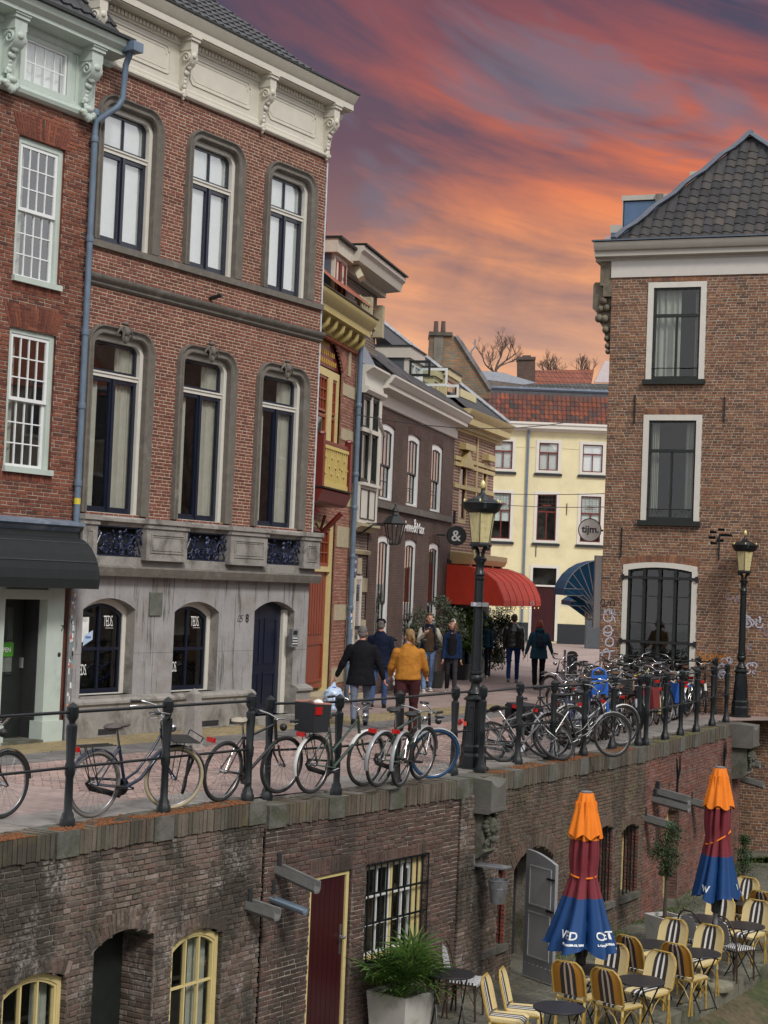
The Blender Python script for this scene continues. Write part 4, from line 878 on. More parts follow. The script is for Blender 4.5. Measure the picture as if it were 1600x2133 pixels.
for s in ws:
    reveal(NB,s,0,.08,BG2,'reveal'); w=ring(s,.085,.045,.14,wb=.07).build('window',MINT,NB); g=s.inset(.085,.07); MB().box(s.a-.02,s.b+.02,-.06,.06,s.z0-.01,s.z0+.07).build('sill',MINT,w)
    zm=(g.z0+g.z1)/2+.02
    for (z0,z1,y) in ((zm-.02,g.z1,.06),(g.z0,zm+.02,.095)):
        sh=Sh(g.a,g.b,z0,z1); q=ring(sh,.05,y,y+.035).build('sash',WHT,w); glaze(q,sh.inset(.05),y+.02,4,3,.018,WHT,GLASSB,bd=.015)
    interior(w,s,.14,.6,ROOM2); drape(w,s.a+.05,s.a+.3,s.z0,s.z1,.2,CURT,3,.02)
def run(par,prof,a,b,mat,name,sm=25): return yz(prof,a,b).build(name,mat,par,smooth=sm)
run(NB,[(.1,9.20),(-.05,9.20),(-.10,9.23),(-.12,9.28),(-.10,9.33),(-.04,9.36),(-.04,9.42),(.1,9.42)],q0,q1,MINT,'moulding')
tw=Sh(-1.92,-1.07,9.42,10.06); plate(NB,q0,q1,9.40,10.2,[tw],-.02,MINT,'frieze')
w=ring(tw,.035,-.03,.05).build('window',WHT,NB); glaze(w,tw.inset(.035),.0,4,2,.018,WHT,GLASSB,bd=.01); interior(w,tw,.05,.4,ROOM2); drape(w,-1.9,-1.08,9.4,10.05,.1,WHITEB,5,.015)
ring(Sh(-2.02,-.97,9.36,10.14),.09,-.045,-.02).build('moulding',MINT,NB)
run(NB,[(.1,10.12),(-.06,10.12),(-.10,10.17),(-.10,10.22),(-.36,10.25),(-.36,10.30),(-.40,10.33),(-.44,10.36),(-.47,10.42),(-.47,10.45),(.1,10.47)],q0,q1+.28,MINT,'cornice')
MB().box(q0,q1+.30,-.52,-.40,10.452,10.50).build('gutter',DKW,NB)
bm=corbel_mesh(MINT,.24,.80,0,.26,0)
for x in (-.70,-2.28): inst('bracket',bm,NB,(x,-.03,10.22)); MB().box(x-.17,x+.17,-.035,.0,9.4,10.2).build('pilaster',MINT,NB)
for x in (-.70,-2.28):
    m=MB(); 
    for i in range(7): an=i/6*pi-pi/2; m.ball((x+.09*math.sin(an),-.15,9.27-.06*math.cos(an)),(.05,.05,.08),7,5,mat=Matrix.Rotation(an,4,'Y'))
    m.ball((x,-.16,9.33),(.10,.06,.06)); m.build('carved_leaf',MINT,NB,smooth=50)
m=MB(); z0=10.47; m.add([(q0-2,-.35,z0),(q1+.25,-.35,z0),(q1-.2,1.6,z0+2.6),(q0-2,1.6,z0+2.6)],[(0,1,2,3)]); m.add([(q1+.25,-.35,z0),(q1-.2,1.6,z0+2.6),(q1+.2,2.4,z0)],[(0,1,2)]); nr=m.build('roof',ROOFT,NB)
tile_slope(nr,(q0,-.35,z0),(1,0,0),(0,1.95,2.6),3.3,1.5,tile,n_max=80)
# shop front, zinc ledge, awning
run(NB,[(.05,3.06),(-.12,3.06),(-.16,3.12),(-.24,3.15),(-.24,3.19),(0,3.24),(.05,3.24)],q0,q1,M('zinc_ledge',(.20,.25,.32),.5,.3,var=.3,col2=(.35,.4,.45),c2f=.35),'ledge')
MB().box(q0,q1+.03,-.14,.02,2.95,3.06).build('awning_box',DKW,NB)
AWN=M('black_green_canvas',(.005,.008,.009),.7,var=.3,sc=4,stretch=(3,3,.6),col2=(.014,.018,.019),c2f=.36,c2sc=3)
m=MB(); pr=[(-.14,3.04)]+[(-.14-.50*math.sin(t),2.28+.70*math.cos(t)) for t in [.1+i*.19 for i in range(8)]]+[(-.62,2.24)]
nseg=5; a0,b0=q0-.6,q1-.07
for i in range(len(pr)-1):
    (ya,za),(yb,zb)=pr[i],pr[i+1]; m.quad((a0,ya,za),(b0,ya,za),(b0,yb,zb),(a0,yb,zb))
aw=m.build('awning',AWN,NB,smooth=40); MB().prism(pr+[(-.14,2.24)],b0-.004,b0,ax='x').build('awning_end',AWN,aw)
for i in (3,6): ya,za=pr[i]; m=MB(); m.tube([(a0,ya-.006,za),(b0,ya-.006,za)],.008,5); m.build('seam',M('canvas_seam',(.05,.06,.06),.7),aw)
# pilasters and recessed door
MB().box(-.95,-.60,-.06,.15,.30,2.95).box(-.99,-.56,-.10,.15,0,.30).build('pilaster',MINT,NB); MB().box(-.60,-.43,-.0,.1,0,3.1).build('wall',BG2,NB)
MB().box(-3.4,-1.80,-.06,.15,.25,2.95).box(-3.4,-1.76,-.10,.15,0,.28).build('pilaster',MINT,NB)
MB().box(-1.80,-.95,-.02,.35,2.10,2.95).build('door_head',MINT,NB); MB().box(-1.84,-.91,-.07,-.02,2.06,2.20).build('moulding',MINT,NB)
MB().box(-1.8,-.95,-.1,.45,0,.04).build('door_step',STN,NB)
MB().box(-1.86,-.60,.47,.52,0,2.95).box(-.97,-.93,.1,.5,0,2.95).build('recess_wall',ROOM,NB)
D=MB().box(-1.80,-1.02,.34,.39,.04,2.10).build('door',DKW,NB)
gl=Sh(-1.70,-1.2,.95,1.95); ring(gl,.02,.325,.34).build('door_moulding',DKW,D); glaze(D,gl.inset(.02),.33,2,2,.02,DKW,GLASS); MB().box(-1.66,-1.22,.336,.338,1.0,1.44).build('blind',M('grey_blind',(.2,.2,.19),.8),D)
GRN=M('green_sign',(.06,.26,.02),.5); os_=MB().box(-1.53,-1.22,.318,.326,1.22,1.42).build('open_sign',GRN,D); inst('lettering',textmesh('OPEN',.095,WP,.001,.95,.001),os_,(-1.51,.315,1.285),(pi/2,0,0))
MB().box(-1.06,-1.02,.30,.34,1.05,1.2).build('lock',GALV,D)
inst('house_number',textmesh('7',.13,BK,.002),NB,(-.66,-.065,1.60),(pi/2,0,0)); MB().ball((-.67,-.065,1.26),(.03,.02,.035)).build('bell',BK,NB); MB().box(-.58,-.54,-.03,0,1.62,1.75).build('alarm_box',BK,NB)
# downpipe between the two
PIPE=M('blue_grey_pipe',(.12,.17,.235),.45,var=.2,sc=5)
dp=fthing('downpipe',gg,'blue grey drainpipe with bend between the mint cornice house and the tall town house','pipe')
m=MB(); X=-.47; m.tube([(-.16,-.50,10.40),(-.16,-.42,10.25),(-.16,-.36,10.12),(-.17,-.34,9.62),(-.22,-.30,9.48),(X,-.11,9.22),(X,-.09,9.05),(X,-.09,3.1)],.048,10); m.build('pipe',PIPE,dp,smooth=50)
MB().box(-.27,-.05,-.60,-.36,10.30,10.44).build('hopper',PIPE,dp)
for z in (9.3,8.9,7.4,6.0,4.9,3.75): MB().lathe([(.058,0),(.062,.02),(.058,.09)],12,(X,-.09,z)).build('collar',PIPE,dp,smooth=40)
MB().tube([(X,-.09,2.3),(X,-.09,.0)],.052,10).build('lower_pipe',GALV,dp); m=MB(); m.lathe([(.0505,0),(.0505,.09)],10,(X,-.09,3.48)); m.build('yellow_tag',M('yellow_tag',(.6,.5,.05),.5,var=.5,sc=50),dp)
STK=[M('sticker_%s'%n,c,.5) for n,c in (('white',(.7,.7,.68)),('blue',(.10,.22,.5)),('red',(.5,.06,.04)),('orange',(.7,.25,.03)),('teal',(.1,.4,.4)),('black',(.02,.02,.02)))]
random.seed(11)
def stickers(par,X,Y,r,z0,z1,n):
    for i in range(n):
        z=random.uniform(z0,z1); a=random.uniform(-2.6,-.5); w=random.uniform(.25,.7); h=random.uniform(.03,.09); m=MB(); vs=[]
        for k in range(5): t=a+w*(k/4-.5); vs+=[(X+r*math.cos(t),Y+r*math.sin(t),z),(X+r*math.cos(t),Y+r*math.sin(t),z+h)]
        m.add(vs,[(2*k,2*k+2,2*k+3,2*k+1) for k in range(4)]); m.build('sticker',random.choice(STK[:1]*3+STK),par)
stickers(dp,X,-.09,.0535,.4,2.25,60)
# stone guard post
bp_=G(400,1557,0); t=thing('guard_post','short tapered grey stone post standing on the pavement before the stone shopfront','bollard',bp_,gf.ang)
m=MB(); m.lathe([(.155,0),(.125,.42),(.105,.78),(.0,.86)],4,rot=pi/4); m.build('stone_shaft',ASH2,t); MB().lathe([(.175,0),(.165,.035)],4,rot=pi/4).build('foot',ASH2,t)
# ------------------------------------------------------------- the houses down the street
def Yp(u,v,Y): r=ray(u,v); return Vector((r[0]*Y/r[1],Y,H+r[2]*Y/r[1]))
RB2=brickmat('soft_red_brick',[(.26,.11,.08),(.32,.14,.10),(.22,.095,.075),(.29,.12,.09)],.8,var=.15)
DBR=brickmat('dark_brown_brick',[(.085,.05,.042),(.11,.062,.05),(.07,.043,.038),(.13,.07,.055)],.85,var=.25,dark=((.05,.035,.03),.52,.5))
SAND=M('sandstone',(.42,.36,.24),.85,var=.15,sc=6,bump=.2); OXR=M('oxblood_paint',(.15,.022,.016),.35,var=.12,sc=4); ORB=M('varnished_red_wood',(.23,.045,.018),.35,var=.25,sc=6,stretch=(4,4,.5))
def texbrick(name,c1,c2,mort,bw=.21,rh=.06,ms=.010,var=.25,off=None):
    if name in MC: return MC[name]
    m=bpy.data.materials.new(name); m.use_nodes=True; nt=m.node_tree; N=nt.nodes; L=nt.links; b=N['Principled BSDF']; b.inputs['Roughness'].default_value=.85
    tc=N.new('ShaderNodeTexCoord'); sp_=N.new('ShaderNodeSeparateXYZ'); L.new(tc.outputs['Object'],sp_.inputs[0]); cb=N.new('ShaderNodeCombineXYZ')
    ad=N.new('ShaderNodeMath'); ad.operation='ADD'; L.new(sp_.outputs[0],ad.inputs[0]); L.new(sp_.outputs[1],ad.inputs[1]); L.new(ad.outputs[0],cb.inputs[0]); L.new(sp_.outputs[2],cb.inputs[1])
    t=N.new('ShaderNodeTexBrick'); t.inputs['Scale'].default_value=1; t.inputs['Brick Width'].default_value=bw; t.inputs['Row Height'].default_value=rh; t.inputs['Mortar Size'].default_value=ms
    t.inputs['Color1'].default_value=(*c1,1); t.inputs['Color2'].default_value=(*c2,1); t.inputs['Mortar'].default_value=(*mort,1); L.new(cb.outputs[0],t.inputs[0])
    n=N.new('ShaderNodeTexNoise'); n.inputs['Scale'].default_value=1.1; n.inputs['Detail'].default_value=8; n.inputs['Roughness'].default_value=.7; L.new(tc.outputs['Object'],n.inputs[0])
    r=N.new('ShaderNodeMapRange'); r.inputs[1].default_value=.3; r.inputs[2].default_value=.7; r.inputs[3].default_value=1-var; r.inputs[4].default_value=1+var; L.new(n.outputs[0],r.inputs[0])
    c3=N.new('ShaderNodeCombineColor'); [L.new(r.outputs[0],c3.inputs[i]) for i in range(3)]
    x=N.new('ShaderNodeMix'); x.data_type='RGBA'; x.blend_type='MULTIPLY'; x.inputs[0].default_value=1; L.new(t.outputs[0],x.inputs[6]); L.new(c3.outputs[0],x.inputs[7]); L.new(x.outputs[2],b.inputs['Base Color'])
    bp=N.new('ShaderNodeBump'); bp.invert=True; bp.inputs['Strength'].default_value=.6; bp.inputs['Distance'].default_value=.012; L.new(t.outputs['Fac'],bp.inputs['Height']); L.new(bp.outputs[0],b.inputs['Normal'])
    MC[name]=m; return m
# narrow red brick house with balcony
NH=fthing('narrow_house',f2,'narrow soft red brick house with yellow trim, carved balcony and arched tile panel','building')
n1=2.60
wA=Sh(-.1,1.62,4.9,6.42); dA=Sh(-.1,1.62,0.35,3.62); aA=Sh(-.55,1.62,6.46,7.02,'arch',.56)
brick_wall(NH,-.05,n1,-.05,7.3,[wA.hole(),dA.hole(),aA.hole()],RB2,MG1,ch=.062,bl=.21,gap=.011,rec=.006,jit=.003,n_ind=150)
MB().box(n1-.01,n1+.05,0,3,0,7.6).build('side_wall',MG2,NH)
arch_bricks(NH,RB2,-.55,1.62,6.46,7.02,.34,34,y=-.012); MB().box(.45,.62,-.04,0,7.0,7.42).build('keystone',SAND,NH); MB().box(1.98,2.12,-.02,0,6.45,6.95).build('voussoir_stone',SAND,NH)
mtp=MB(); tp=[(aA.a+(aA.b-aA.a)*i/12) for i in range(13)]; mtp.prism([(aA.a,6.46),(aA.b,6.46)]+[(x,aA.top(x)) for x in tp[::-1]],.08,.1); mtp.build('tympanum',OXR,NH)
YT=M('yellow_tile',(.55,.36,.06),.4,var=.2,sc=9); ytm=cm('yt',lambda:MB().box(-.02,.02,0,.02,-.045,.045).mesh('yellow_tile',YT))
for zz in (6.56,6.72,6.88):
    for i in range(15):
        x=-.35+i*.13
        if aA.top(x)>zz+.08: inst('yellow_tile',ytm,NH,(x,.065,zz))
cht=cm('ct',lambda:MB().box(-.035,.035,0,.01,-.035,.035).mesh('yellow_tile',YT))
MB().box(-.05,n1,-.018,.0,7.0,7.44).build('tile_band',M('brown_tile',(.14,.07,.05),.5),NH)
for i in range(38):
    for j in range(6):
        if (i+j)%2==0 and i%9 not in (0,) and j<4+((i%9)in(3,4,5)): inst('yellow_tile',cht,NH,(-.0+i*.072,-.028,7.03+j*.072))
MB().prism([(-.0,6.92),(-.06,6.93),(-.06,6.97),(0,6.985)],-.05,n1,ax='x').build('red_moulding',M('red_tile',(.33,.07,.03),.5),NH)
YD=M('mustard_wood',(.46,.38,.15),.45,var=.1,sc=5)
yz([(.05,7.20),(-.10,7.20),(-.30,7.25),(-.32,7.25),(-.32,7.36),(-.36,7.40),(-.44,7.49),(-.46,7.55),(-.46,7.58),(.1,7.62)],-1.6,2.36).build('gutter_cornice',YD,NH,smooth=25); MB().box(-1.6,2.38,-.48,-.3,7.585,7.61).build('lead_edge',DKW,NH)
cn=cm('console',lambda:(lambda b:(b.tube([(0,-.02,7.0),(0,-.13,7.03),(0,-.22,7.11),(0,-.24,7.21)],[.05,.06,.055,.045],8),b)[1])(MB()).mesh('bracket',YD,40))
for x in (-.35,.15,.65,1.15,1.65,2.15): inst('bracket',cn,NH)\
    .location=(x,0,0)
for z0,z1 in ((6.05,6.28),(5.2,5.42),(3.95,4.2),(3.15,3.55),(1.75,2.05),(.55,.85)): MB().box(1.66,n1-.02,-.012,0,z0,z1).build('stone_band',SAND,NH)
w=ring(wA,.14,.06,.18,wb=.02).build('window',YW,NH); MB().box(.88,1.14,.05,.16,4.9,6.30).build('mullion',YW,w)
for a,b in ((.04,.88),(1.14,1.48)):
    q=Sh(a,b,5.62,6.28); ring(q,.05,.08,.13).build('sash',ORB,w); glaze(w,q.inset(.05),.11,4 if b-a>.5 else 2,3,.02,ORB,GLASS)
    q=Sh(a,b,4.9,5.58); ring(q,.06,.08,.13).build('sash',ORB,w); glaze(w,q.inset(.06),.11,1,1,.02,ORB,GLASS)
interior(w,wA,.18,.6,ROOM2); drape(w,.5,.85,4.9,5.6,.25,CURT,3,.02)
w=ring(dA,.15,.06,.2,wb=.02).build('door_frame',YW,NH); MB().box(.05,1.47,.05,.16,2.66,2.76).build('transom',YW,w)
q=Sh(.05,1.47,2.76,3.47); ring(q,.07,.09,.14).build('sash',ORB,w); glaze(w,q.inset(.07),.12,6,3,.022,ORB,GLASS); interior(w,q,.2,.4,ROOM2)
dr=MB().box(.05,1.47,.12,.18,.5,2.66).build('door',ORB,NH)
for i in range(7): MB().box(.20+i*.165,.32+i*.165,.095,.12,1.5,2.5).build('door_panel',ORB,dr); 
ring(Sh(.18,1.36,.62,1.36),.05,.095,.12).build('door_panel',ORB,dr)
MB().box(-.1,1.7,-.25,.3,-.02,.42).build('door_step',SAND,NH)
bc=MB(); y0,y1,bs0,bs1=-.60,0,-1.62,.27
BY=M('balcony_yellow',(.60,.47,.16),.45,var=.08)
bal=bpy.data.objects.new('balcony',None); C.objects.link(bal); bal.parent=NH; bal.location=(0,0,-.02)
MB().prism([(0,4.10),(y0,4.10),(y0-.03,4.06),(y0,4.0),(y0+.05,3.88),(y0+.10,3.84),(0,3.84)],bs0,bs1,ax='x').build('balcony_box',OXR,bal); MB().box(bs0-.02,bs1+.02,y0-.05,0,4.10,4.125).build('lead_edge',DKW,bal)
for x in (bs0+.06,bs1-.06): m=MB(); m.box(x-.06,x+.06,y0-.02,y0+.10,4.12,5.02); m.ball((x,y0+.04,5.03),(.08,.08,.05)); m.build('post',OXR,bal)
for z0,z1,mt,nm in ((4.87,4.93,OXR,'handrail'),(4.14,4.22,BY,'bottom_rail'),(4.80,4.86,BY,'top_rail')): MB().box(bs0+.12,bs1-.12,y0+.01,y0+.07,z0,z1).build(nm,mt,bal)
bw=cm('bal1',lambda:MB().box(-.02,.02,y0+.02,y0+.05,4.22,4.80).mesh('baluster',BY)); bh=cm('bal2',lambda:MB().box(-.07,.07,y0+.015,y0+.055,-.015,.015).mesh('crosspiece',BY))
for i in range(12): inst('baluster',bw,bal,(bs0+.22+i*.135,0,0))
for i in range(4):
    for z in (4.38,4.50,4.66): inst('crosspiece',bh,bal,(bs0+.35+i*.40+(0 if z!=4.5 else .2),0,z))
for x in (-1.4,.12):
    m=MB(); m.tube([(x,-.02,3.15),(x,-.22,3.45),(x,-.5,3.74)],.05,6); m.tube([(x,-.02,3.55),(x,-.12,3.42),(x,-.2,3.7)],.03,6); m.build('brace',OXR,bal)
# dormer and verge on its roof
m=MB(); m.add([(-.2,-.3,7.86),(n1+.3,-.3,7.86),(n1-.5,2.6,10.3),(-.2,2.6,10.3)],[(0,1,2,3)]); rr=m.build('roof',M('orange_tile_roof',(.28,.08,.04),.8,var=.35),NH)
dm=bpy.data.objects.new('dormer',None); C.objects.link(dm); dm.parent=NH
ZN=M('zinc_blue',(.10,.125,.165),.5,.3,var=.2,sc=3)
ds0,dz0,dz1=1.05,7.86,9.35; dsz=f2.sz(692,505,0.15); dse=f2.sz(716,560,.15)
MB().box(dsz[0]-.02,dse[0],.15,2.0,7.8,dsz[1]-.16).build('dormer_cheek',ZN,dm); 
MB().box(dsz[0]-.12,dse[0]+.15,0.0,2.0,dsz[1]-.2,dsz[1]+.06).build('dormer_fascia',M('pale_cream_paint',(.55,.50,.42),.5),dm)
MB().box(dsz[0]-.15,dse[0]+.22,-.08,2.0,dsz[1]+.06,dsz[1]+.10).build('dormer_roof',DKW,dm)
sh=Sh(dsz[0],dse[0],7.85,dsz[1]-.2); ring(sh,.07,.08,.15).build('window_frame',M('pale_cream_paint',(.55,.50,.42)),dm); cc=(sh.a+sh.b)/2
for a,b in ((sh.a+.07,cc-.02),(cc+.02,sh.b-.07)): q=Sh(a,b,sh.z0+.05,sh.z1-.07); ring(q,.04,.07,.11).build('casement',OXR,dm); glaze(dm,q.inset(.04),.09,1,1,.02,OXR,GLASSB)
MB().box(sh.a,sh.b,.12,.14,sh.z0,sh.z1).build('blind',WHITEB,dm)
v0=f2.sz(718,582,.3); v1=f2.sz(746,640,-.1)
m=MB(); m.tube([f2.w(v0[0],.3,v0[1])-Vector((0,0,0)),f2.w(v1[0],-.1,v1[1])],.09,4); 
o=m.build('verge_board',M('cream_verge',(.58,.54,.40),.5)); o.parent=NH; o.matrix_parent_inverse=(Matrix.Translation(NH.location)@Matrix.Rotation(f2.ang,4,'Z')).inverted()
# blue grey pipe with stickers at the joint
dp=fthing('downpipe',f2,'blue grey drainpipe plastered with stickers beside the narrow red brick house','pipe')
m=MB(); Xp=2.50; m.tube([(Xp,-.10,7.45),(Xp,-.10,.0)],.052,10); m.build('pipe',PIPE,dp,smooth=50)
for z in (7.1,5.9,4.55,3.9,2.95,1.95,.9): MB().lathe([(.058,0),(.066,.02),(.066,.06),(.058,.08)],12,(Xp,-.10,z)).build('collar',PIPE,dp,smooth=40)
random.seed(5); stickers(dp,Xp,-.10,.0535,.3,1.9,26)
# ---- bay window house
BH=fthing('bay_house',f4,'tall dark brick house with white timber bay window and heavy cream eaves','building')
DB1=texbrick('dark_purple_brick',(.095,.06,.052),(.13,.08,.066),(.24,.20,.17)); DB2=texbrick('bistro_brick',(.105,.058,.046),(.075,.045,.038),(.115,.085,.07),.2,.055,.006,.3)
b0,b1=-.35,1.04
zt=f4.sz(770,600,.4)[1]
MB().box(b0,b1,0.02,4,0,3.55).box(b0,b1-.06,.35,4,3.5,7.4).build('wall',DB1,BH)
uc=f4.sz(812,582,.13); ul=f4.sz(722,530,.13)
ue=f4.sz(785,640,.35)[0]
# upper gable wall: its cornice runs along the street
yz([(.5,uc[1]-.40),(.20,uc[1]-.40),(.20,uc[1]-.30),(-.12,uc[1]-.27),(-.16,uc[1]-.12),(-.22,uc[1]-.06),(-.22,uc[1]+.02),(.5,uc[1]+.04)],ul[0],uc[0]+.02).build('cornice',M('pale_eaves',(.50,.46,.40),.5,var=.06),BH); MB().box(ul[0],uc[0]+.05,-.27,.5,uc[1]+.04,uc[1]+.07).build('lead_edge',DKW,BH)
MB().box(ul[0],ue,.35,3,5.2,uc[1]-.35).build('gable_wall',DB1,BH)
for z in (uc[1]-1.15,uc[1]-1.75,uc[1]-1.9): MB().box(ul[0],ue,.30,.35,z,z+.09).build('stone_band',SAND,BH)
for x in (ue-.12,): MB().box(x-.10,x+.08,.16,.35,uc[1]-1.3,uc[1]-.62).build('bracket',SAND,BH)
for k in range(3): MB().box(ue-1.35+k*.42,ue-1.15+k*.42,.30,.35,uc[1]-2.3,uc[1]-1.9).build('stone_block',SAND,BH)
# small loggia balustrade and slate mansard above the bay
MB().box(b0,.55,.0,.1,7.55,7.65).box(b0,.55,0,.1,8.05,8.15).box(.45,.6,-.02,.14,7.5,8.25).build('balustrade',SAND,BH)
for k in range(5): MB().box(b0+.1+k*.17,b0+.17+k*.17,.02,.08,7.65,8.05).build('baluster',SAND,BH)
MB().prism([(-.12,6.80),(.30,7.5),(.5,7.5),(.5,6.8)],b0,.85,ax='x').build('slate_skirt',M('pale_slate',(.20,.22,.26),.5,var=.2,sc=5),BH)
# timber bay
MB().box(b0,b1,-.16,.02,3.66,4.42).build('bay_apron',WOODW,BH)
for a,b in ((b0+.05,.27),(.33,.82)): ring(Sh(a,b,3.74,4.34),.02,-.175,-.16).build('panel_moulding',DKW,BH)
bw_=Sh(b0,.86,4.46,6.20); fr=ring(bw_,.05,-.16,-.06).build('window',DKW,BH); c=.28
MB().box(c-.03,c+.03,-.18,-.08,4.46,6.20).build('mullion',WOODW,fr); MB().box(b0,.86,-.19,-.08,5.46,5.54).build('transom',WOODW,fr); MB().box(b0,.9,-.24,-.08,4.40,4.46).build('sill',WOODW,fr)
for a,b in ((b0+.05,c-.03),(c+.03,.81)):
    for z0,z1 in ((4.5,5.46),(5.54,6.16)): q=Sh(a,b,z0,z1); ring(q,.05,-.14,-.09).build('sash',DKW,fr); glaze(fr,q.inset(.05),-.11,1,1,.02,DKW,GLASS)
    drape(fr,a,b,4.5,6.1,-.03,CURT,4,.015)
MB().box(.86,b1,-.18,.02,4.42,6.30).build('bay_post',WOODW,BH)
yz([(.1,6.22),(-.20,6.22),(-.26,6.28),(-.26,6.34),(-.18,6.37),(-.18,6.62),(-.24,6.66),(-.34,6.72),(-.34,6.76),(.2,6.80)],b0,b1+.08).build('bay_cornice',WOODW,BH,smooth=25)
yz([(.05,3.50),(-.10,3.50),(-.14,3.56),(-.22,3.60),(-.22,3.66),(.05,3.70)],b0,b1+.06).build('bay_ledge',SAND,BH); yz([(.05,3.05),(-.05,3.05),(-.07,3.12),(.05,3.16)],b0,b1).build('stone_band',SAND,BH)
lw_=Sh(.12,.62,.3,2.62); m=ring(lw_,.07,-.02,.05,wb=.02).build('window',WOODW,BH); MB().box(.19,.55,-.005,.03,.3,2.55).build('pane',GLASS,m); MB().box(.17,.57,-.03,-.01,1.55,1.62).build('meeting_rail',DKW,m)
for z0 in (2.3,1.45,.6,-.02):
    MB().box(.70,b1,-.018,.02,z0,z0+.28).build('quoin',SAND,BH); MB().box(b0+.02,.10,-.018,.02,z0,z0+.28).build('quoin',SAND,BH)
MB().box(.12,.55,-.02,0,2.66,2.98).build('stone_block',SAND,BH)
sg=MB().box(b0+.0,.10,-.05,-.02,2.62,3.02); sn=sg.build('street_name_sign',M('enamel_blue',(.02,.03,.12),.3),BH); tmx=textmesh('WERE DAM-',.085,WP,.001,.95); tm2=textmesh('UCHTDAM',.085,WP,.001,.95); inst('lettering',tmx,sn,(b0+.02,-.052,2.86),(pi/2,0,0),(.85,1,1)); inst('lettering',tm2,sn,(b0+.05,-.052,2.70),(pi/2,0,0),(.85,1,1))
dish=MB(); dish.lathe([(0,0),(.22,.05),(.24,.07)],16,mat=Matrix.Translation((b0+.25,-.42,5.55))@Matrix.Rotation(R(70),4,'X')@Matrix.Rotation(.3,4,'Y')); dish.build('satellite_dish',WP,BH)
# ---- dark brick bistro
BI=fthing('bistro_house',f4,'long dark brown brick house with white cornice and six tall white framed windows','building')
z1_=6.20; W4=[1.72,4.12,6.52]
us=[Sh(x,x+1.2,4.25,5.86,'arch',.055) for x in W4]; ls=[Sh(x+.10,x+1.2,.85,3.5,'arch',.055) for x in W4]; ls[1]=Sh(W4[1]+.10,W4[1]+1.2,.1,3.5,'arch',.055)
plate(BI,1.04,9.02,0,z1_,us+ls,0,DB2); MB().box(9.0,9.04,.0,4,0,6.9).build('side_wall',DB2,BI)
MB().box(1.04,9.06,-.08,.02,4.06,4.20).build('sill_course',GST,BI)
for s in us+ls:
    reveal(BI,s,0,.12,DB2); w=ring(s,.13,.03,.13,wb=.05).build('window',WHT,BI); q=s.inset(.13,.05); zm=q.z0+(q.z1-q.z0)*.48
    for z0,zz,y in ((zm-.02,q.z1,.05),(q.z0,zm+.02,.09)):
        sh=Sh(q.a,q.b,z0,zz); ring(sh,.035,y,y+.03).build('sash',DKW,w); glaze(w,sh.inset(.035),y+.015,3,1 if y<.08 else 2,.02,DKW,GLASSB,bd=.012)
    interior(w,s,.13,.5,ROOM2); drape(w,s.a+.1,s.b-.1,s.z0,s.z1-.1,.22,CURT,6,.02)
    arch_bricks(BI,DBR,s.a-.02,s.b+.02,s.z1-s.p,s.z1,.20,18,y=-.004)
yz([(.1,6.18),(-.03,6.18),(-.05,6.20),(-.05,6.44),(-.08,6.46),(-.30,6.49),(-.30,6.57),(-.34,6.59),(-.40,6.67),(-.43,6.71),(-.43,6.75),(.2,6.79)],1.04,9.1).build('cornice',WOODW,BI,smooth=25)
m=MB(); m.add([(.9,-.35,6.77),(9.1,-.35,6.77),(9.1,3.4,9.47),(.9,3.4,9.47)],[(0,1,2,3)]); rf4=m.build('roof',M('dark_slate_roof',(.04,.038,.04),.7,var=.4,sc=5,bump=.3),BI)
sl4=M('slate',(.05,.046,.048),.6,var=.4,sc=5); slm=cm('slt',lambda:MB().box(-.12,.12,-.30,0,0,.02).mesh('roof_slate',sl4))
for j in range(6):
    for i in range(36):
        if random.random()<.04: continue
        y=-.3+j*.22; z=6.81+j*.158; inst('roof_slate',slm,rf4,(1.1+i*.235+(.12 if j%2 else 0),y+.15,z+.15),(R(35.7)+.05,0,random.uniform(-.02,.02)))
PALE=M('pale_eaves',(.50,.46,.40)); DG=M('dormer_grey',(.075,.085,.10),.5,var=.1)
def dormer(par,ua,va,ub,dep,back,zb,cheek,fascia,fh,sashm,cols,name='dormer'):
    a=f4.sz(ua,va,dep) if par is not NH else None; b=f4.sz(ub,va,dep); z=a[1]
    d=bpy.data.objects.new(name,None); C.objects.link(d); d.parent=par
    MB().box(a[0],b[0],dep+.1,dep+back,zb,z-fh).build('dormer_cheek',cheek,d); MB().box(a[0]-.06,b[0]+.08,dep-.06,dep+back,z-fh,z).build('dormer_fascia',fascia,d); MB().box(a[0]-.09,b[0]+.11,dep-.10,dep+back,z,z+.03).build('dormer_roof',DKW,d)
    s=Sh(a[0],b[0],zb,z-fh); ring(s,.06,dep,dep+.1).build('window_frame',fascia,d); n=cols
    for i in range(n):
        x0=a[0]+.06+(b[0]-a[0]-.12)*i/n; x1=a[0]+.06+(b[0]-a[0]-.12)*(i+1)/n; q=Sh(x0+.01,x1-.01,zb+.06,z-fh-.06); ring(q,.05,dep+.0,dep+.06).build('casement',sashm,d); glaze(d,q.inset(.05),dep+.03,1,1,.02,sashm,GLASSB)
    return d,a[0],b[0],z
d1,a_,b_,z_=dormer(BI,852,722,880,.35,2.6,7.25,DG,PALE,.26,WHT,2)
def leaf(par,s,z0,z1,y0,y1,mt):
    m=MB(); t=.03; m.box(s-t/2,s+t/2,y0,y0+.05,z0,z1).box(s-t/2,s+t/2,y1-.05,y1,z0,z1).box(s-t/2,s+t/2,y0+.05,y1-.05,z0,z0+.06).box(s-t/2,s+t/2,y0+.05,y1-.05,z1-.06,z1); o=m.build('open_casement',mt,par); MB().box(s-.003,s+.003,y0+.05,y1-.05,z0+.06,z1-.06).build('pane',GLASS,o)
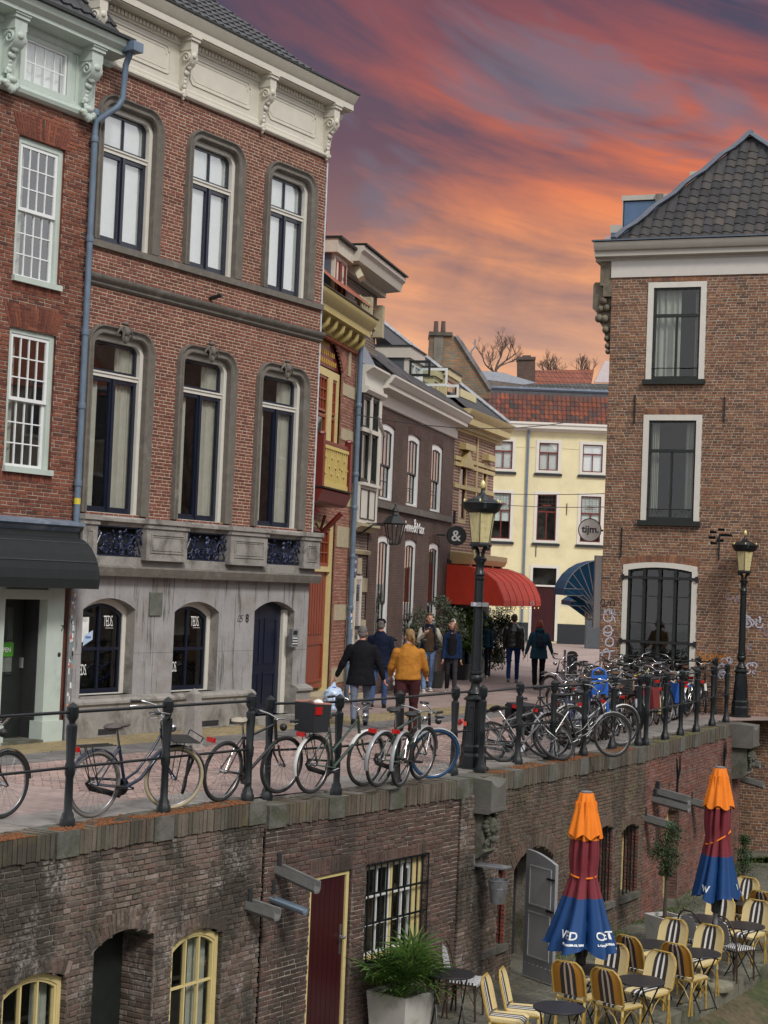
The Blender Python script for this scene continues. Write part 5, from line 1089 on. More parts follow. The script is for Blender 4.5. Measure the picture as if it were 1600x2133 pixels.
leaf(d1,a_+.12,7.28,z_-.30,-.15,.35,DKW); leaf(d1,b_-.05,7.2,z_-.32,-.30,.35,WHT)
CY_=M('cream_dormer_paint',(.56,.49,.27),.5,var=.07)
d2,a2,b2,zz2=dormer(BI,904,766,926,.35,2.0,7.1,CY_,CY_,.2,CY_,2); leaf(d2,a2+.9,7.2,zz2-.3,-.1,.35,WHT)
d3,a3,b3,zz3=dormer(BI,932,769,956,.2,2.2,7.0,CY_,CY_,.16,OXR,1)
MB().box(-0.02,.3,1.4,1.7,9.6,10.2).build('clay_pot',M('clay_pot',(.25,.07,.04),.8),BI).location=(1.5,0,-.1)
# shop lettering, wall lantern, round sign
lx,lz=f4.sz(842,1106,-.03); rx,rz=f4.sz(882,1106,-.03)
wl=M('white_letters',(.8,.8,.8),.4); lt=textmesh('Anne',.34,wl,.006,1.,0); lm=textmesh('Max',.34,wl,.006,1.,0); la=textmesh('&',.42,wl,.006,1,0)
wd=rx-lx; 
for me_,x0,wf,zz,s_z in ((lt,0,.44,0,1),(la,.46,.16,-.02,1.1),(lm,.63,.40,0,1)):
    xs_=[v.co.x for v in me_.vertices]; sc_=wd*wf/(max(xs_)-min(xs_)); inst('lettering',me_,BI,(lx+wd*x0,-.03,lz),(pi/2,0,0),(sc_,s_z,1))
lan=fthing('wall_lantern',f4,'black hexagonal lantern on a curved bracket on the dark brick bistro wall','lamp'); 
p=f4.sz(822,1105,-.75); lan.location=f4.w(p[0],-.75,p[1]); lan.rotation_euler=(0,0,f4.ang)
m=MB(); m.lathe([(.24,.0),(.25,.02),(.14,.16),(.08,.19),(.07,.24),(.09,.26),(.04,.33),(.015,.36),(.02,.40),(0,.44)],6,(0,0,.12)); m.lathe([(.11,-.29),(.11,-.26)],6)
for i in range(6): an=pi/3*i; m.tube([(.21*math.cos(an),.21*math.sin(an),.12),(.12*math.cos(an),.12*math.sin(an),-.27)],.012,5)
m.tube([(0,.22,.10),(0,.45,.10),(0,.6,-.02),(0,.75,-.10)],.018,6); m.tube([(0,.2,.13),(0,.75,.13)],.012,6); m.build('lantern_frame',IRON,lan)
m=MB(); m.lathe([(.115,-.26),(.205,.11)],6); m.build('lantern_glass',GLASS,lan)
sn=fthing('ampersand_sign',f4,'round black sign with a white ampersand hanging at the end of the dark brick bistro','sign'); p=f4.sz(951,1116,-.45); sn.location=f4.w(p[0],-.45,p[1]); sn.rotation_euler=(0,0,.10)
m=MB(); m.lathe([(.225,-.05),(.24,-.04),(.24,.04),(.225,.05)],28,mat=Matrix.Rotation(pi/2,4,'X')); m.build('disc',BK,sn,smooth=30); m=MB(); m.box(-.5,-.27,-.02,.02,-.02,.02).box(-.10,-.04,-.02,.02,.28,.6); m.build('bracket',IRON,sn)
inst('lettering',textmesh('&',.37,WP,.004,1,.003),sn,(-.135,-.056,-.125),(pi/2,0,0))
# wires
wi_=thing('overhead_wire','thin dark cable strung across the street from the white bay to the brown corner house','wire',(0,0,0))
def wire(p,q,sag,mt=BK): m=MB(); m.tube([Vector(p).lerp(Vector(q),i/12)-Vector((0,0,sag*4*(i/12)*(1-i/12))) for i in range(13)],.010,4); m.build('cable',mt,wi_)
wire(Yp(735,862,33.2),Yp(1262,862,45),.35); wire(Yp(1000,1026,60),Yp(1260,1028,44),.05); wire(Yp(1030,1050,60),Yp(1262,1056,43),.05)
# ---- yellow trimmed house
YH=fthing('striped_house',f5,'house of banded red brick with mustard cornice, dentils and carved consoles over the red awning','building')
STB=texbrick('banded_brick',(.24,.10,.08),(.19,.08,.065),(.42,.34,.24),.6,.075,.014,.15)
zc=f5.sz(1000,905)[1]; L5=3.85
wy=[Sh(.55,1.25,4.1,5.95),Sh(2.75,3.25,4.6,5.85)]
plate(YH,0,L5,0,zc,wy,0,STB); MB().box(L5-.01,L5+.02,0,5,0,zc+.1).build('side_wall',DB1,YH)
YC=M('mustard_stone',(.50,.40,.19),.6,var=.1,sc=5)
yz([(.1,zc-.12),(-.08,zc-.12),(-.10,zc+.02),(-.32,zc+.06),(-.32,zc+.22),(-.42,zc+.34),(-.45,zc+.42),(.2,zc+.45)],-.1,L5+.45).build('cornice',YC,YH,smooth=25)
dn5=MB().box(-.03,.03,-.2,-.05,-.07,.05).mesh('dentil',YC)
for i in range(36): inst('dentil',dn5,YH,(.05+i*.108,0,zc+.0))
for z in (zc-.85,zc-1.0,zc-1.55): MB().box(0,L5,-.05,0,z,z+.10).build('stone_band',YC,YH)
MB().box(2.0,2.12,-.04,0,3.2,zc-.1).build('pilaster_strip',YC,YH)
for s in wy:
    w=ring(s,.10,.0,.1).build('window',YC,YH); q=s.inset(.10); ring(q,.04,.03,.08).build('sash',OXR,w); glaze(w,q.inset(.04),.05,1,2,.03,OXR,GLASS); interior(w,s,.1,.4,ROOM2); MB().box(s.a-.12,s.b+.12,-.18,0,s.z1+.02,s.z1+.18).build('window_head',YC,YH)
MB().prism([(.35,zc-1.0),(1.45,zc-1.0),(.9,zc-.55)],-.15,0).build('pediment',YC,YH)
yz([(0,3.05),(-.55,3.05),(-.62,3.18),(-.62,3.30),(0,3.36)],-.05,3.3).build('balcony_slab',YC,YH); MB().box(0,3.6,-.02,0,2.2,3.05).build('frieze_panel',M('cream_panel',(.58,.50,.30),.6),YH)
cn5=MB(); cn5.prism([(0,3.05),(-.5,3.05),(-.48,2.9),(-.35,2.82),(-.28,2.6),(-.12,2.45),(-.1,2.3),(0,2.25)],-.09,.09,ax='x'); cm5=cn5.mesh('console',YC)
for x in (.15,1.2,2.3,3.2): inst('console',cm5,YH,(x,0,0))
MB().box(0,L5,-.02,0,0,2.2).build('shop_front',ROOM2,YH)
m=MB(); m.add([(-.1,-.3,zc+.44),(L5+.3,-.3,zc+.44),(L5-1.2,3.2,zc+3.2),(-.1,3.2,zc+3.2)],[(0,1,2,3)]); m.add([(L5+.3,-.3,zc+.44),(L5+.3,3.4,zc+.44),(L5-1.2,3.2,zc+3.2)],[(0,1,2)]); m.build('roof',ROOFT,YH)
m=MB(); m.tube([(L5+.3,-.3,zc+.48),(L5-1.2,3.2,zc+3.24)],.08,5); m.build('hip_flashing',M('zinc',(.3,.31,.33)),YH)
q5=f5.sz(953,810,.3); q6=f5.sz(985,826,.3); dq=bpy.data.objects.new('dormer',None); C.objects.link(dq); dq.parent=YH
MB().box(q5[0],q6[0]-.1,.3,2.2,zc+.5,q5[1]-.2).build('dormer_cheek',CY_,dq); MB().box(q5[0]-.05,q6[0],.2,2.2,q5[1]-.2,q5[1]).build('dormer_fascia',CY_,dq)
for k in range(2): sh=Sh(q5[0]+.1+k*(q6[0]-q5[0]-.3)/2,q5[0]+.05+(k+1)*(q6[0]-q5[0]-.3)/2,zc+.6,q5[1]-.3); ring(sh,.06,.25,.30).build('casement',OXR,dq); glaze(dq,sh.inset(.06),.27,1,1,.02,OXR,GLASSB)
# red awning
RA=fthing('red_awning',f5,'large rounded red canvas awning over the cafe terrace','awning')
RED=M('red_canvas',(.72,.055,.022),.7,var=.16,sc=3,stretch=(2,2,.8),bump=.08)
aL=Yp(938,1258,44.2); 
ax0,ax1=-.35,f5.sz(1104,1262,-1.2)[0]
prr=[(0,2.12),(-.45,2.10),(-.95,1.92),(-1.35,1.62),(-1.55,1.25),(-1.62,.95)]
zz_=[f5.sz(1040,v,-y)[1] for v,y in ((1176,0),(1262,-1.6))]
ztop=f5.sz(940,1176)[1]; zbot=f5.sz(1108,1262,-1.3)[1]
pr_=[(0,1),(-.55,.97),(-1.0,.83),(-1.3,.60),(-1.45,.30),(-1.5,.14),(-1.5,0)]
pr_=[(y,zbot+(ztop-zbot)*k) for y,k in pr_]
nb=6; m=MB()
seg=[ax0+(ax1-ax0)*i/nb for i in range(nb+1)]
for i in range(len(pr_)-1):
    (ya,za),(yb,zb)=pr_[i],pr_[i+1]
    for a,b in zip(seg,seg[1:]): m.quad((a,ya,za),(b,ya,za),(b,yb,zb),(a,yb,zb))
m.prism(pr_+[(0,zbot)],ax0-.001,ax0,ax='x').prism(pr_+[(0,zbot)],ax1,ax1+.001,ax='x')
cv=m.build('canvas',RED,RA,smooth=50)
for x in seg: m=MB(); m.tube([(x,y-.012,z+.006) for y,z in pr_],.006,4); m.build('rib_seam',M('red_seam',(.33,.03,.015),.7),cv)
MB().box(ax0,ax1,-.05,.05,ztop-.02,ztop+.12).build('awning_box',DKW,RA)
inst('lettering',textmesh('tel  Ok',.17,M('white_print',(.7,.66,.6)),.001,1),RA,(ax1-1.3,-1.512,zbot+.03),(pi/2,0,0))
# ---- cream house across the end of the street
CH=fthing('cream_house',fc,'pale yellow rendered house with orange pantile roof closing the end of the street','building')
CRM=M('cream_render',(.68,.61,.38),.85,var=.09,sc=1.2,bump=.1,bsc=20,col2=(.60,.53,.34),c2f=.4,c2sc=.8,streak=((.42,.38,.27),.66,.45)); DRK=M('dark_plinth',(.012,.016,.02),.6)
c0,c1=-3.9,3.6
CW=[(-3.16,-2.02),(-1.06,.12),(.98,2.2)]
cs=[Sh(a,b,7.93,9.48) for a,b in CW]+[Sh(a,b,4.66,7.06) for a,b in CW]; cd=Sh(-1.14,.22,.1,3.62); cw=Sh(1.5,3.4,.95,2.15)
plate(CH,c0,c1,.0,9.95,cs+[cd,cw],0,CRM); MB().box(c0,-1.14,-.04,0,0,.92).box(.22,c1,-.04,0,0,.92).build('plinth',DRK,CH); MB().box(c0-.01,c0,0,5,0,9.9).build('side_wall',CRM,CH)
for i,s in enumerate(cs):
    w=ring(s,.14,-.03,.1,wb=.12).build('window',WOODW,CH); q=s.inset(.14,.12); ring(q,.05,.02,.08).build('sash',OXR,w); g=q.inset(.05); zt_=g.z0+(g.z1-g.z0)*(.66 if i<3 else .63)
    MB().box(g.a,g.b,.02,.08,zt_-.03,zt_+.03).build('transom',OXR,w); MB().box((g.a+g.b)/2-.025,(g.a+g.b)/2+.025,.02,.08,g.z0,zt_-.03).build('mullion',OXR,w)
    glaze(w,g,.05,2,0,.001,OXR,GLASSB if i<3 else GLASS,zs=[g.z0,zt_,g.z1]); interior(w,s,.1,.5,ROOM2); MB().box(s.a-.06,s.b+.06,-.10,0,s.z0-.13,s.z0-.02).build('sill',DRK,CH)
    if i<3: MB().box(g.a,g.b,.12,.125,g.z0,g.z1).build('blind',WHITEB,w)
    if i in(3,5): MB().box(g.a,g.b,.12,.125,zt_-.5,g.z1).build('blind',WHITEB,w)
    if i>2:
        ld=M('lead',(.06,.06,.065),.5)
        for k in range(1,5): MB().box(g.a+k*(g.b-g.a)/5-.006,g.a+k*(g.b-g.a)/5+.006,.035,.045,zt_,g.z1).build('lead_bar',ld,w)
        for k in range(1,4): z=zt_+k*(g.z1-zt_)/4; MB().box(g.a,g.b,.035,.045,z-.006,z+.006).build('lead_bar',ld,w)
        MB().box((g.a+g.b)/2-.2,(g.a+g.b)/2+.2,.03,.034,zt_+.27,zt_+.33).build('stained_glass',OXR,w)
m=ring(cd,.13,-.03,.12,wb=0).build('door_frame',WOODW,CH); MB().box(cd.a+.13,cd.b-.13,-.03,.1,2.62,2.70).build('transom',WOODW,m); MB().box(cd.a+.13,cd.b-.13,.04,.06,2.7,3.5).build('pane',GLASS,m)
interior(m,Sh(cd.a,cd.b,2.6,3.6),.1,.4,ROOM2); dr=MB().box(cd.a+.13,cd.b-.13,.05,.1,.1,2.62).build('door',BURG,CH)
for a in (cd.a+.2,(cd.a+cd.b)/2+.05):
    for z0,z1 in ((.2,.7),(.8,1.3),(1.4,2.5)): ring(Sh(a,a+.42,z0,z1),.03,.035,.05).build('door_panel',BURG,dr)
w=ring(cw,.10,-.02,.1).build('shop_window',BURG,CH); glaze(w,cw.inset(.1),.05,2,1,.04,BURG,GLASS); interior(w,cw,.1,.5,M('shop_white',(.6,.58,.55),.8)); PK=M('magenta',(.55,.02,.18),.6); SKN=M('poster_skin',(.5,.30,.2),.7)
for x,r_ in ((2.05,1),(2.95,1.6)):
    m=MB(); m.box(x-.22*r_,x+.22*r_,.12,.13,1.15,1.98); m.build('poster',M('poster_white',(.7,.68,.66)),w); MB().prism([(x-.16,1.2),(x+.16,1.2),(x+.14,1.5),(x+.11,1.7),(x+.13,1.95),(x-.13,1.95),(x-.11,1.7),(x-.14,1.5)],.114,.119).build('poster_print',SKN,w); MB().prism([(x-.16,1.66),(x+.16,1.66),(x+.03,1.4),(x-.03,1.4)],.106,.111).build('poster_print',PK,w)
m=MB(); xp=-1.45; m.tube([(xp,-.1,9.9),(xp,-.1,.9)],.055,8); m.build('downpipe',PIPE,CH)
yz([(.1,9.86),(-.08,9.86),(-.12,9.94),(-.40,9.98),(-.40,10.12),(-.46,10.16),(-.46,10.26),(.1,10.28)],c0,c1).build('gutter_cornice',WOODW,CH)
for a_,b_ in ((c0,-3.2),(-1.98,-1.52),(-1.38,-1.1),(.16,.94),(2.24,c1)): MB().box(a_,b_,-.02,0,9.10,9.13).build('string_line',CRM,CH)
for x,z in ((-.02-.9,4.0),(.45,6.0),(2.6,6.1)): MB().box(x,x+.03,-.04,0,z,z+.55).build('wall_anchor',IRON,CH)
MB().box(.35,1.0,-.02,0,1.78,1.9).build('small_sign',WP,CH)
rt=f_=None
PANT=brickmat('orange_pantile',[(.16,.048,.03),(.215,.062,.03),(.125,.04,.03),(.065,.042,.038),(.19,.058,.03),(.05,.042,.042),(.15,.052,.038)],.75,var=.2,white=((.05,.05,.05),.5,.5))
def ptile(name,mt,w=.24,h=.34):
    m=MB(); n=6; P=[]
    for j,(y,zo) in enumerate(((0,.0),(-h,.03),(-h,.0))):
        for i in range(n+1): t=i/n; P.append((-w/2+w*t,y+(.03*math.sin(t*pi) if y else 0)*-1,zo+.03*math.sin(t*2*pi*.9)))
    m.add(P,[(i+n+1,i+n+2,i+1,i) for i in range(n)]+[(i+2*n+2,i+2*n+3,i+n+2,i+n+1) for i in range(n)]); return m.mesh(name,mt,smooth=50)
pm=ptile('roof_tile',PANT)
m=MB(); o_=Vector((c0+.1,-.35,10.28)); upd=Vector((0,.9,1.55)).normalized(); hh=1.85; t_=o_+upd*hh
m.add([o_,(c1,o_.y,o_.z),(c1,t_.y,t_.z),t_],[(0,1,2,3)]); m.add([t_,(c1,t_.y,t_.z),(c1,t_.y+6,t_.z),(t_.x,t_.y+6,t_.z)],[(0,1,2,3)]); crf=m.build('roof',ROOFT,CH)
tile_slope(crf,o_+Vector((.1,0,0)),(1,0,0),upd,c1-c0-.2,hh-.28,pm,dx=.205,dy=.262,n_max=300)
m=MB(); m.tube([(c0,t_.y-.02,t_.z+.02),(c1,t_.y-.02,t_.z+.02)],.10,6); m.build('ridge_flashing',M('zinc_blue',(.2,.25,.33)),CH)
for k in range(9): m=MB(); m.ball((c0+.5+k*.8,t_.y+.15,t_.z+.10),(.12,.12,.05),8,4); m.build('roof_vent',GALV,CH)
# roofs and chimneys further back
def slabpoly(par,name,pts,Y,th,mt,lean=0):
    P=[Yp(u,v,Y) for u,v in pts]; z0=min(p.z for p in P); F=[Vector((p.x,Y+(p.z-z0)*lean,p.z)) for p in P]; B=[q+Vector((0,th,0)) for q in F]; n=len(P); m=MB(); m.add(F+B,[tuple(range(n)),tuple(range(2*n-1,n-1,-1))]+[(i,(i+1)%n,n+(i+1)%n,n+i) for i in range(n)]); return m.build(name,mt,par)
RW=thing('ruined_gable','weathered brick gable end with two chimney pots standing above the bistro roof','wall',(0,0,0))
RUB=brickmat('ruin_base',[(.16,.12,.09)]*2,.9); RUIN=texbrick('ruin_brick',(.30,.13,.055),(.16,.12,.085),(.15,.14,.10),.3,.09,.02,.45)
slabpoly(RW,'gable_wall',[(892,830),(892,748),(895,700),(942,698),(949,701),(959,712),(978,745),(1021,812),(1021,830)],56,.9,RUIN)
slabpoly(RW,'render_patch',[(903,745),(905,700),(924,700),(922,748),(914,765)],55.97,.02,M('old_render',(.17,.155,.13),.9,var=.35,sc=2))
slabpoly(RW,'coping',[(894,698),(894,690),(943,692),(943,699)],55.9,1.2,M('dark_coping',(.09,.08,.065),.9,var=.4))
slabpoly(RW,'verge',[(948,700),(953,698),(964,711),(1026,808),(1020,812)],55.9,1.1,M('lead_verge',(.16,.155,.16),.7,var=.5,sc=3))
for u in (908,923): p=Yp(u,691,56.2); MB().lathe([(.085,0),(.07,.33),(.08,.35)],10,p).build('chimney_pot',M('dark_pot',(.09,.06,.05),.8),RW)
m=MB(); a=Yp(980,752,56); m.tube([a,a+Vector((.02,0,.35)),a+Vector((.14,0,.5)),a+Vector((.14,0,.75))],.035,6); m.build('flue',GALV,RW)
BR=thing('back_roofs','dark and orange tiled roofs with a zinc ridge behind the cream house','roof',(0,0,0))
slabpoly(BR,'dark_roof',[(1020,830),(1020,808),(1050,806),(1120,795),(1200,794),(1275,793),(1275,830)],86,1,texbrick('far_dark_tile',(.055,.055,.055),(.08,.075,.07),(.03,.03,.03),.22,.6,.03,.3),1.)
slabpoly(BR,'orange_roof',[(1112,800),(1116,767),(1243,765),(1233,798)],92,1,texbrick('far_orange_tile',(.25,.07,.035),(.19,.06,.038),(.10,.04,.03),.24,.3,.03,.3),1.)
slabpoly(BR,'zinc_roof',[(1003,770),(1048,774),(1118,797),(1090,801),(1012,790)],90,.6,M('zinc_roof',(.20,.215,.24),.5,.3,var=.2),.6)
slabpoly(BR,'brown_roof',[(1012,789),(1092,801),(1060,812),(1022,812)],89.5,.6,M('brown_slates',(.09,.07,.06),.8,var=.4),.6)
slabpoly(BR,'glass_roof',[(1238,796),(1262,750),(1275,750),(1275,796)],88,.3,M('greenhouse_glass',(.42,.36,.36),.2,var=.1),.3)
CHM=thing('brick_chimney','square dark brick chimney stack in front of the bare trees','chimney',(0,0,0))
slabpoly(CHM,'stack',[(1080,790),(1080,748),(1115,748),(1115,796)],90.5,1.0,texbrick('chimney_brick',(.09,.055,.04),(.12,.07,.05),(.05,.04,.035),.22,.07,.01,.3)); slabpoly(CHM,'cap',[(1079,749),(1079,743),(1089,743),(1089,740),(1106,740),(1106,743),(1116,743),(1116,749)],90.4,1.2,M('chimney_cap',(.08,.06,.05),.9))
LT=thing('low_roof','grey lead roof and pale gable to the left of the cream house','roof',(0,0,0)); slabpoly(LT,'lead_roof',[(966,806),(1004,808),(1010,818),(985,826)],70,2,M('zinc_roof',(.2,.2,.2)),.2); slabpoly(LT,'fascia',[(985,816),(1006,818),(1006,830),(985,828)],69.9,.3,CY_); slabpoly(LT,'post',[(1001,816),(1009,816),(1010,898),(1003,898)],69.8,.3,CY_); slabpoly(LT,'brick_gable',[(972,826),(1001,822),(1001,900),(972,900)],70,2,DB1)
# distant bare trees
BARK=M('bark',(.075,.055,.045),.9,var=.3); 
def bare_tree(label,u,v,Y,h,seed):
    random.seed(seed); p=Yp(u,v,Y); t=thing('bare_tree',label,'tree',p,0,'bare trees beyond the roofs'); tr=MB(); cr=MB()
    def br(a,d,L,r,lv):
        n=3; pts=[a]; 
        for i in range(n): d=(d+Vector((random.uniform(-.22,.22),random.uniform(-.22,.22),random.uniform(-.05,.16)))).normalized(); pts.append(pts[-1]+d*L/n)
        (tr if lv<2 else cr).tube(pts,[r,r*.85,r*.7,r*.5],4 if lv>1 else 6,cap=False)
        if lv<6:
            for k in range(3 if lv<5 else 4):
                i=random.choice((1,2,3,3)); nd=(d+Vector((random.uniform(-.9,.9),random.uniform(-.7,.7),random.uniform(-.1,.7)))).normalized(); br(pts[i],nd,L*random.uniform(.6,.8),r*.55,lv+1)
    br(Vector((0,0,0)),Vector((0,0,1)),h*.30,.20,0); tr.build('trunk',BARK,t); cr.build('crown',BARK,t)
bare_tree('bare winter tree left of the square chimney',1038,815,130,5.8,3); bare_tree('bare winter tree just right of the square chimney',1138,815,135,5.0,9); bare_tree('small bare treetop far right above the orange roof',1215,812,150,4.2,12)
# ------------------------------------------------------------- brown brick corner house on the right
RH=fthing('corner_house',fr_,'brown brick corner house on the right with white framed windows, graffiti and dark hipped roof','building')
BR1=brickmat('corner_brick',[(.19,.088,.055),(.25,.12,.07),(.15,.078,.055),(.29,.15,.08),(.21,.10,.065),(.12,.07,.055),(.26,.115,.06)],.85,white=((.34,.29,.26),.60,.4),dark=((.08,.055,.05),.55,.4),var=.22)
r1=Sh(.84,2.15,7.20,9.49); r2=Sh(.83,2.14,4.04,6.50); r3=Sh(.48,2.14,.0,3.20,'arch',.075)
miss=[rect(2.72,2.86,3.86,3.92),rect(2.94,3.10,4.05,4.11),rect(2.70,2.82,3.98,4.04),rect(2.92,3.05,3.92,3.98),rect(2.72,2.85,4.10,4.16)]
x_,zq=fr_.sz(1495,1118)
miss=[rect(x_+dx,x_+dx+.15,zq+dz,zq+dz+.055) for dx,dz in ((-.18,.08),(.0,.14),(-.2,-.04),(.02,.02),(-.16,-.16),(-.02,-.10),(.16,.02))]
RWALL=brick_wall(RH,0,5.2,-3.1,9.63,[r1.hole(),r2.hole(),r3.hole()]+miss,BR1,M('corner_mortar',(.40,.35,.27),.95,var=.3,sc=5,bump=.3,col2=(.30,.26,.22),c2f=.4),ch=.0605,bl=.205,gap=.0155,rec=.008,jit=.005,n_ind=300,bond='cross')
MB().box(0,5.2,.05,.3,3.4,4.4).build('inner_wall',ROOM,RH); MB().box(5.18,5.2,.03,6,-3,9.6).build('side_wall',MC['corner_mortar'],RH)
qe=Fr(fr_.w(5.1,.25),Vector((60,52,0))); t_=fthing('quay_wall',qe,'plain brick quay wall running away beside the corner house','wall'); MB().box(0,qe.L,0,.5,-3.9,-.02).build('wall_face',texbrick('far_quay_brick',(.15,.09,.07),(.11,.07,.06),(.2,.18,.15)),t_)
MB().box(-.001,.02,.02,6,-3,10.3).build('side_wall',texbrick('side_brick',(.20,.10,.07),(.16,.08,.06),(.3,.26,.22)),RH)
arch_bricks(RH,BR1,.84,2.15,9.505,0,.12,22,flat=True); arch_bricks(RH,BR1,.80,2.17,6.515,0,.12,23,flat=True); arch_bricks(RH,BR1,.44,2.18,3.10,3.20,.16,28)
for s,top in ((r1,1),(r2,1)):
    reveal(RH,s,0,.06,BR1); w=ring(s,.125,-.02,.12,wb=.0).build('window',WOODW,RH); q=s.inset(.125,.0); MB().box(s.a-.05,s.b+.03,-.10,.05,s.z0-.02,s.z0+.09).build('sill',DKW,w)
    q=Sh(q.a,q.b,s.z0+.09,q.z1); ring(q,.045,.02,.08,wb=.08).build('sash',DKW,w); g=q.inset(.045,.08); zt_=g.z0+(g.z1-g.z0)*.70
    MB().box(g.a,g.b,.015,.08,zt_-.035,zt_+.035).build('transom',DKW,w); c=(g.a+g.b)/2; MB().box(c-.022,c+.022,.02,.08,g.z0,zt_).build('mullion',DKW,w)
    for a,b,z0,z1 in ((g.a,c-.022,g.z0,zt_-.03),(c+.022,g.b,g.z0,zt_-.03),(g.a,g.b,zt_+.03,g.z1)): MB().box(a,b,.05,.054,z0,z1).build('pane',GLASS,w)
    interior(w,s,.12,.9,ROOM); drape(w,g.a,g.a+(.16 if s is r2 else .55),g.z0,g.z1,.2,CURT,4,.025); drape(w,g.b-(.2 if s is r2 else .1),g.b,g.z0,g.z1,.2,CURT,4,.025)
    m=MB(); m.tube([(g.a-.06,-.0,g.z0+.18),(g.b+.06,-.0,g.z0+.18)],.010,6); m.build('safety_bar',BK,w)
    if s is r2: MB().box(c-.25,c+.05,.12,.2,g.z0+.02,g.z0+.06).build('window_ledge_item',WP,w); MB().box(c+.06,c+.16,.12,.2,g.z0+.02,g.z0+.06).build('window_ledge_item',M('blue_plastic',(.03,.15,.6),.4),w)
w=ring(r3,.115,-.02,.14,wb=.0).build('window',WOODW,RH); q=r3.inset(.115,.0); ring(q,.05,.06,.12,wb=.05).build('window_frame',DKW,w); g=q.inset(.05); glaze(w,g,.09,4,5,.018,DKW,GLASS); interior(w,r3,.14,1.,ROOM); 
grl=bpy.data.objects.new('window_bars',None); C.objects.link(grl); grl.parent=w
for k in range(5): x=q.a+.02+k*(q.b-q.a-.04)/4; MB().box(x-.035,x+.035,.0,.03,.05,q.top(x)-.02).build('bar',DKW,grl)
for z in (1.42,2.85): MB().box(q.a-.12,q.b+.12,-.05,-.02,z-.03,z+.03).box(q.a-.14,q.a-.08,-.06,.0,z-.06,z+.06).box(q.b+.08,q.b+.14,-.06,.0,z-.06,z+.06).build('crossbar',BK,grl)
for x,z0,z1 in ((.62,6.3,6.95),(2.62,6.35,6.9),(.42,3.3,3.95),(2.60,3.3,3.85),(3.9,3.4,4.0)): MB().prism([(x-.012,z0),(x+.012,z0),(x+.016,z1),(x-.016,z1)],-.035,0).build('wall_anchor',IRON,RH)
# cornice wrapping round the street corner
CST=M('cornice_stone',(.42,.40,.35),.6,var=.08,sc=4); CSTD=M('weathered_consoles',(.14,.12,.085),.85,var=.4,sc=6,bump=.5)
MB().box(-.02,5.2,-.03,.1,9.62,10.02).build('frieze',M('white_frieze',(.55,.53,.49),.6,var=.05),RH)
yz([(.2,10.0),(-.04,10.0),(-.06,10.05),(-.20,10.08),(-.20,10.19),(-.26,10.21),(-.32,10.30),(-.34,10.38),(.2,10.40)],-.38,5.2).build('cornice',CST,RH,smooth=25); MB().box(-.42,5.2,-.37,.3,10.40,10.43).build('lead_edge',ZN,RH)
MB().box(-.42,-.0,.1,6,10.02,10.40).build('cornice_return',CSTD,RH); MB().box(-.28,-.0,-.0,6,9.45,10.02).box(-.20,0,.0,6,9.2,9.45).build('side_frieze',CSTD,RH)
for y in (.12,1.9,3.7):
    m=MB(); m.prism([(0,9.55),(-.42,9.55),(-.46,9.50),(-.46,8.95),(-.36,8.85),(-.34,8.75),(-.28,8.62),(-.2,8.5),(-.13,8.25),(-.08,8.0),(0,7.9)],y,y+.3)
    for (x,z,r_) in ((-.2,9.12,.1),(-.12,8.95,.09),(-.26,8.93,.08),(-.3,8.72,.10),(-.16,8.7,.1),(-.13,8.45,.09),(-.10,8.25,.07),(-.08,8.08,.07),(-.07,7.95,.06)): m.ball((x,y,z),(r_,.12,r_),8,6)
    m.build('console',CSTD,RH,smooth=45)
# hipped roof with real pantiles
zr=10.42; E0=Vector((.05,-.15,zr)); apx=Vector((3.25,2.3,0)); ap=fr_.sz(1563,283,2.3); apx=Vector((ap[0],2.3,ap[1]))
m=MB(); m.add([E0,(5.3+1.0,-.15,zr),apx],[(0,1,2)]); m.add([E0,apx,(apx.x,7,apx.z),(.05,7,zr)],[(0,1,2,3)]); m.add([(6.3,-.15,zr),(6.3,7,zr),(apx.x,7,apx.z),apx],[(0,1,2,3)]); rf=m.build('roof',ROOFT,RH)
dtm=ptile('roof_tile',brickmat('dark_pantile',[(.028,.028,.03),(.042,.04,.04),(.06,.055,.05),(.036,.036,.04),(.07,.058,.05)],.75,var=.2),.27,.36)
slp=apx-Vector((apx.x,-.15,zr)); SL=slp.length
tile_slope(rf,(E0.x,E0.y,zr),(1,0,0),slp,6.2,SL-.25,dtm,dx=.232,dy=.27,clip=lambda x,y:(x> (y+.30)/SL*(apx.x-E0.x)+.05 and x<6.2-(y+.2)/SL*(6.2-apx.x)),n_max=300,near=lambda p:p[0])
m=MB(); n=14; prev=None
pts=[E0.lerp(apx,i/n)+Vector((0,-.03,.06+.03*math.sin(i*1.9))) for i in range(n+1)]; m.tube(pts,.13,6,sq=.45); pts2=[Vector((6.2,-.15,zr)).lerp(apx,i/n)+Vector((0,-.03,.06)) for i in range(n+1)]; m.tube(pts2,.13,6,sq=.45); m.build('hip_flashing',M('zinc_hip',(.11,.125,.155),.45,.4,var=.2,sc=6,bump=.2),RH)
def rbox(nm,u0,v0,u1,v1,dep,th,mt,par=RH):
    a=fr_.sz(u0,v1,dep); b=fr_.sz(u1,v0,dep); return MB().box(a[0],b[0],dep,dep+th,a[1],b[1]).build(nm,mt,par)
dz=bpy.data.objects.new('dormer',None); C.objects.link(dz); dz.parent=RH; ZB=M('zinc_cladding',(.085,.14,.24),.45,.3,var=.15,sc=2)
rbox('dormer_cheek',1298,418,1375,512,1.6,1.4,ZB,dz); rbox('dormer_fascia',1295,403,1400,418,1.55,1.5,CST,dz); rbox('dormer_post',1294,418,1298,512,1.55,.2,CST,dz); rbox('rain_hopper',1365,403,1381,420,1.5,.1,GST,dz)
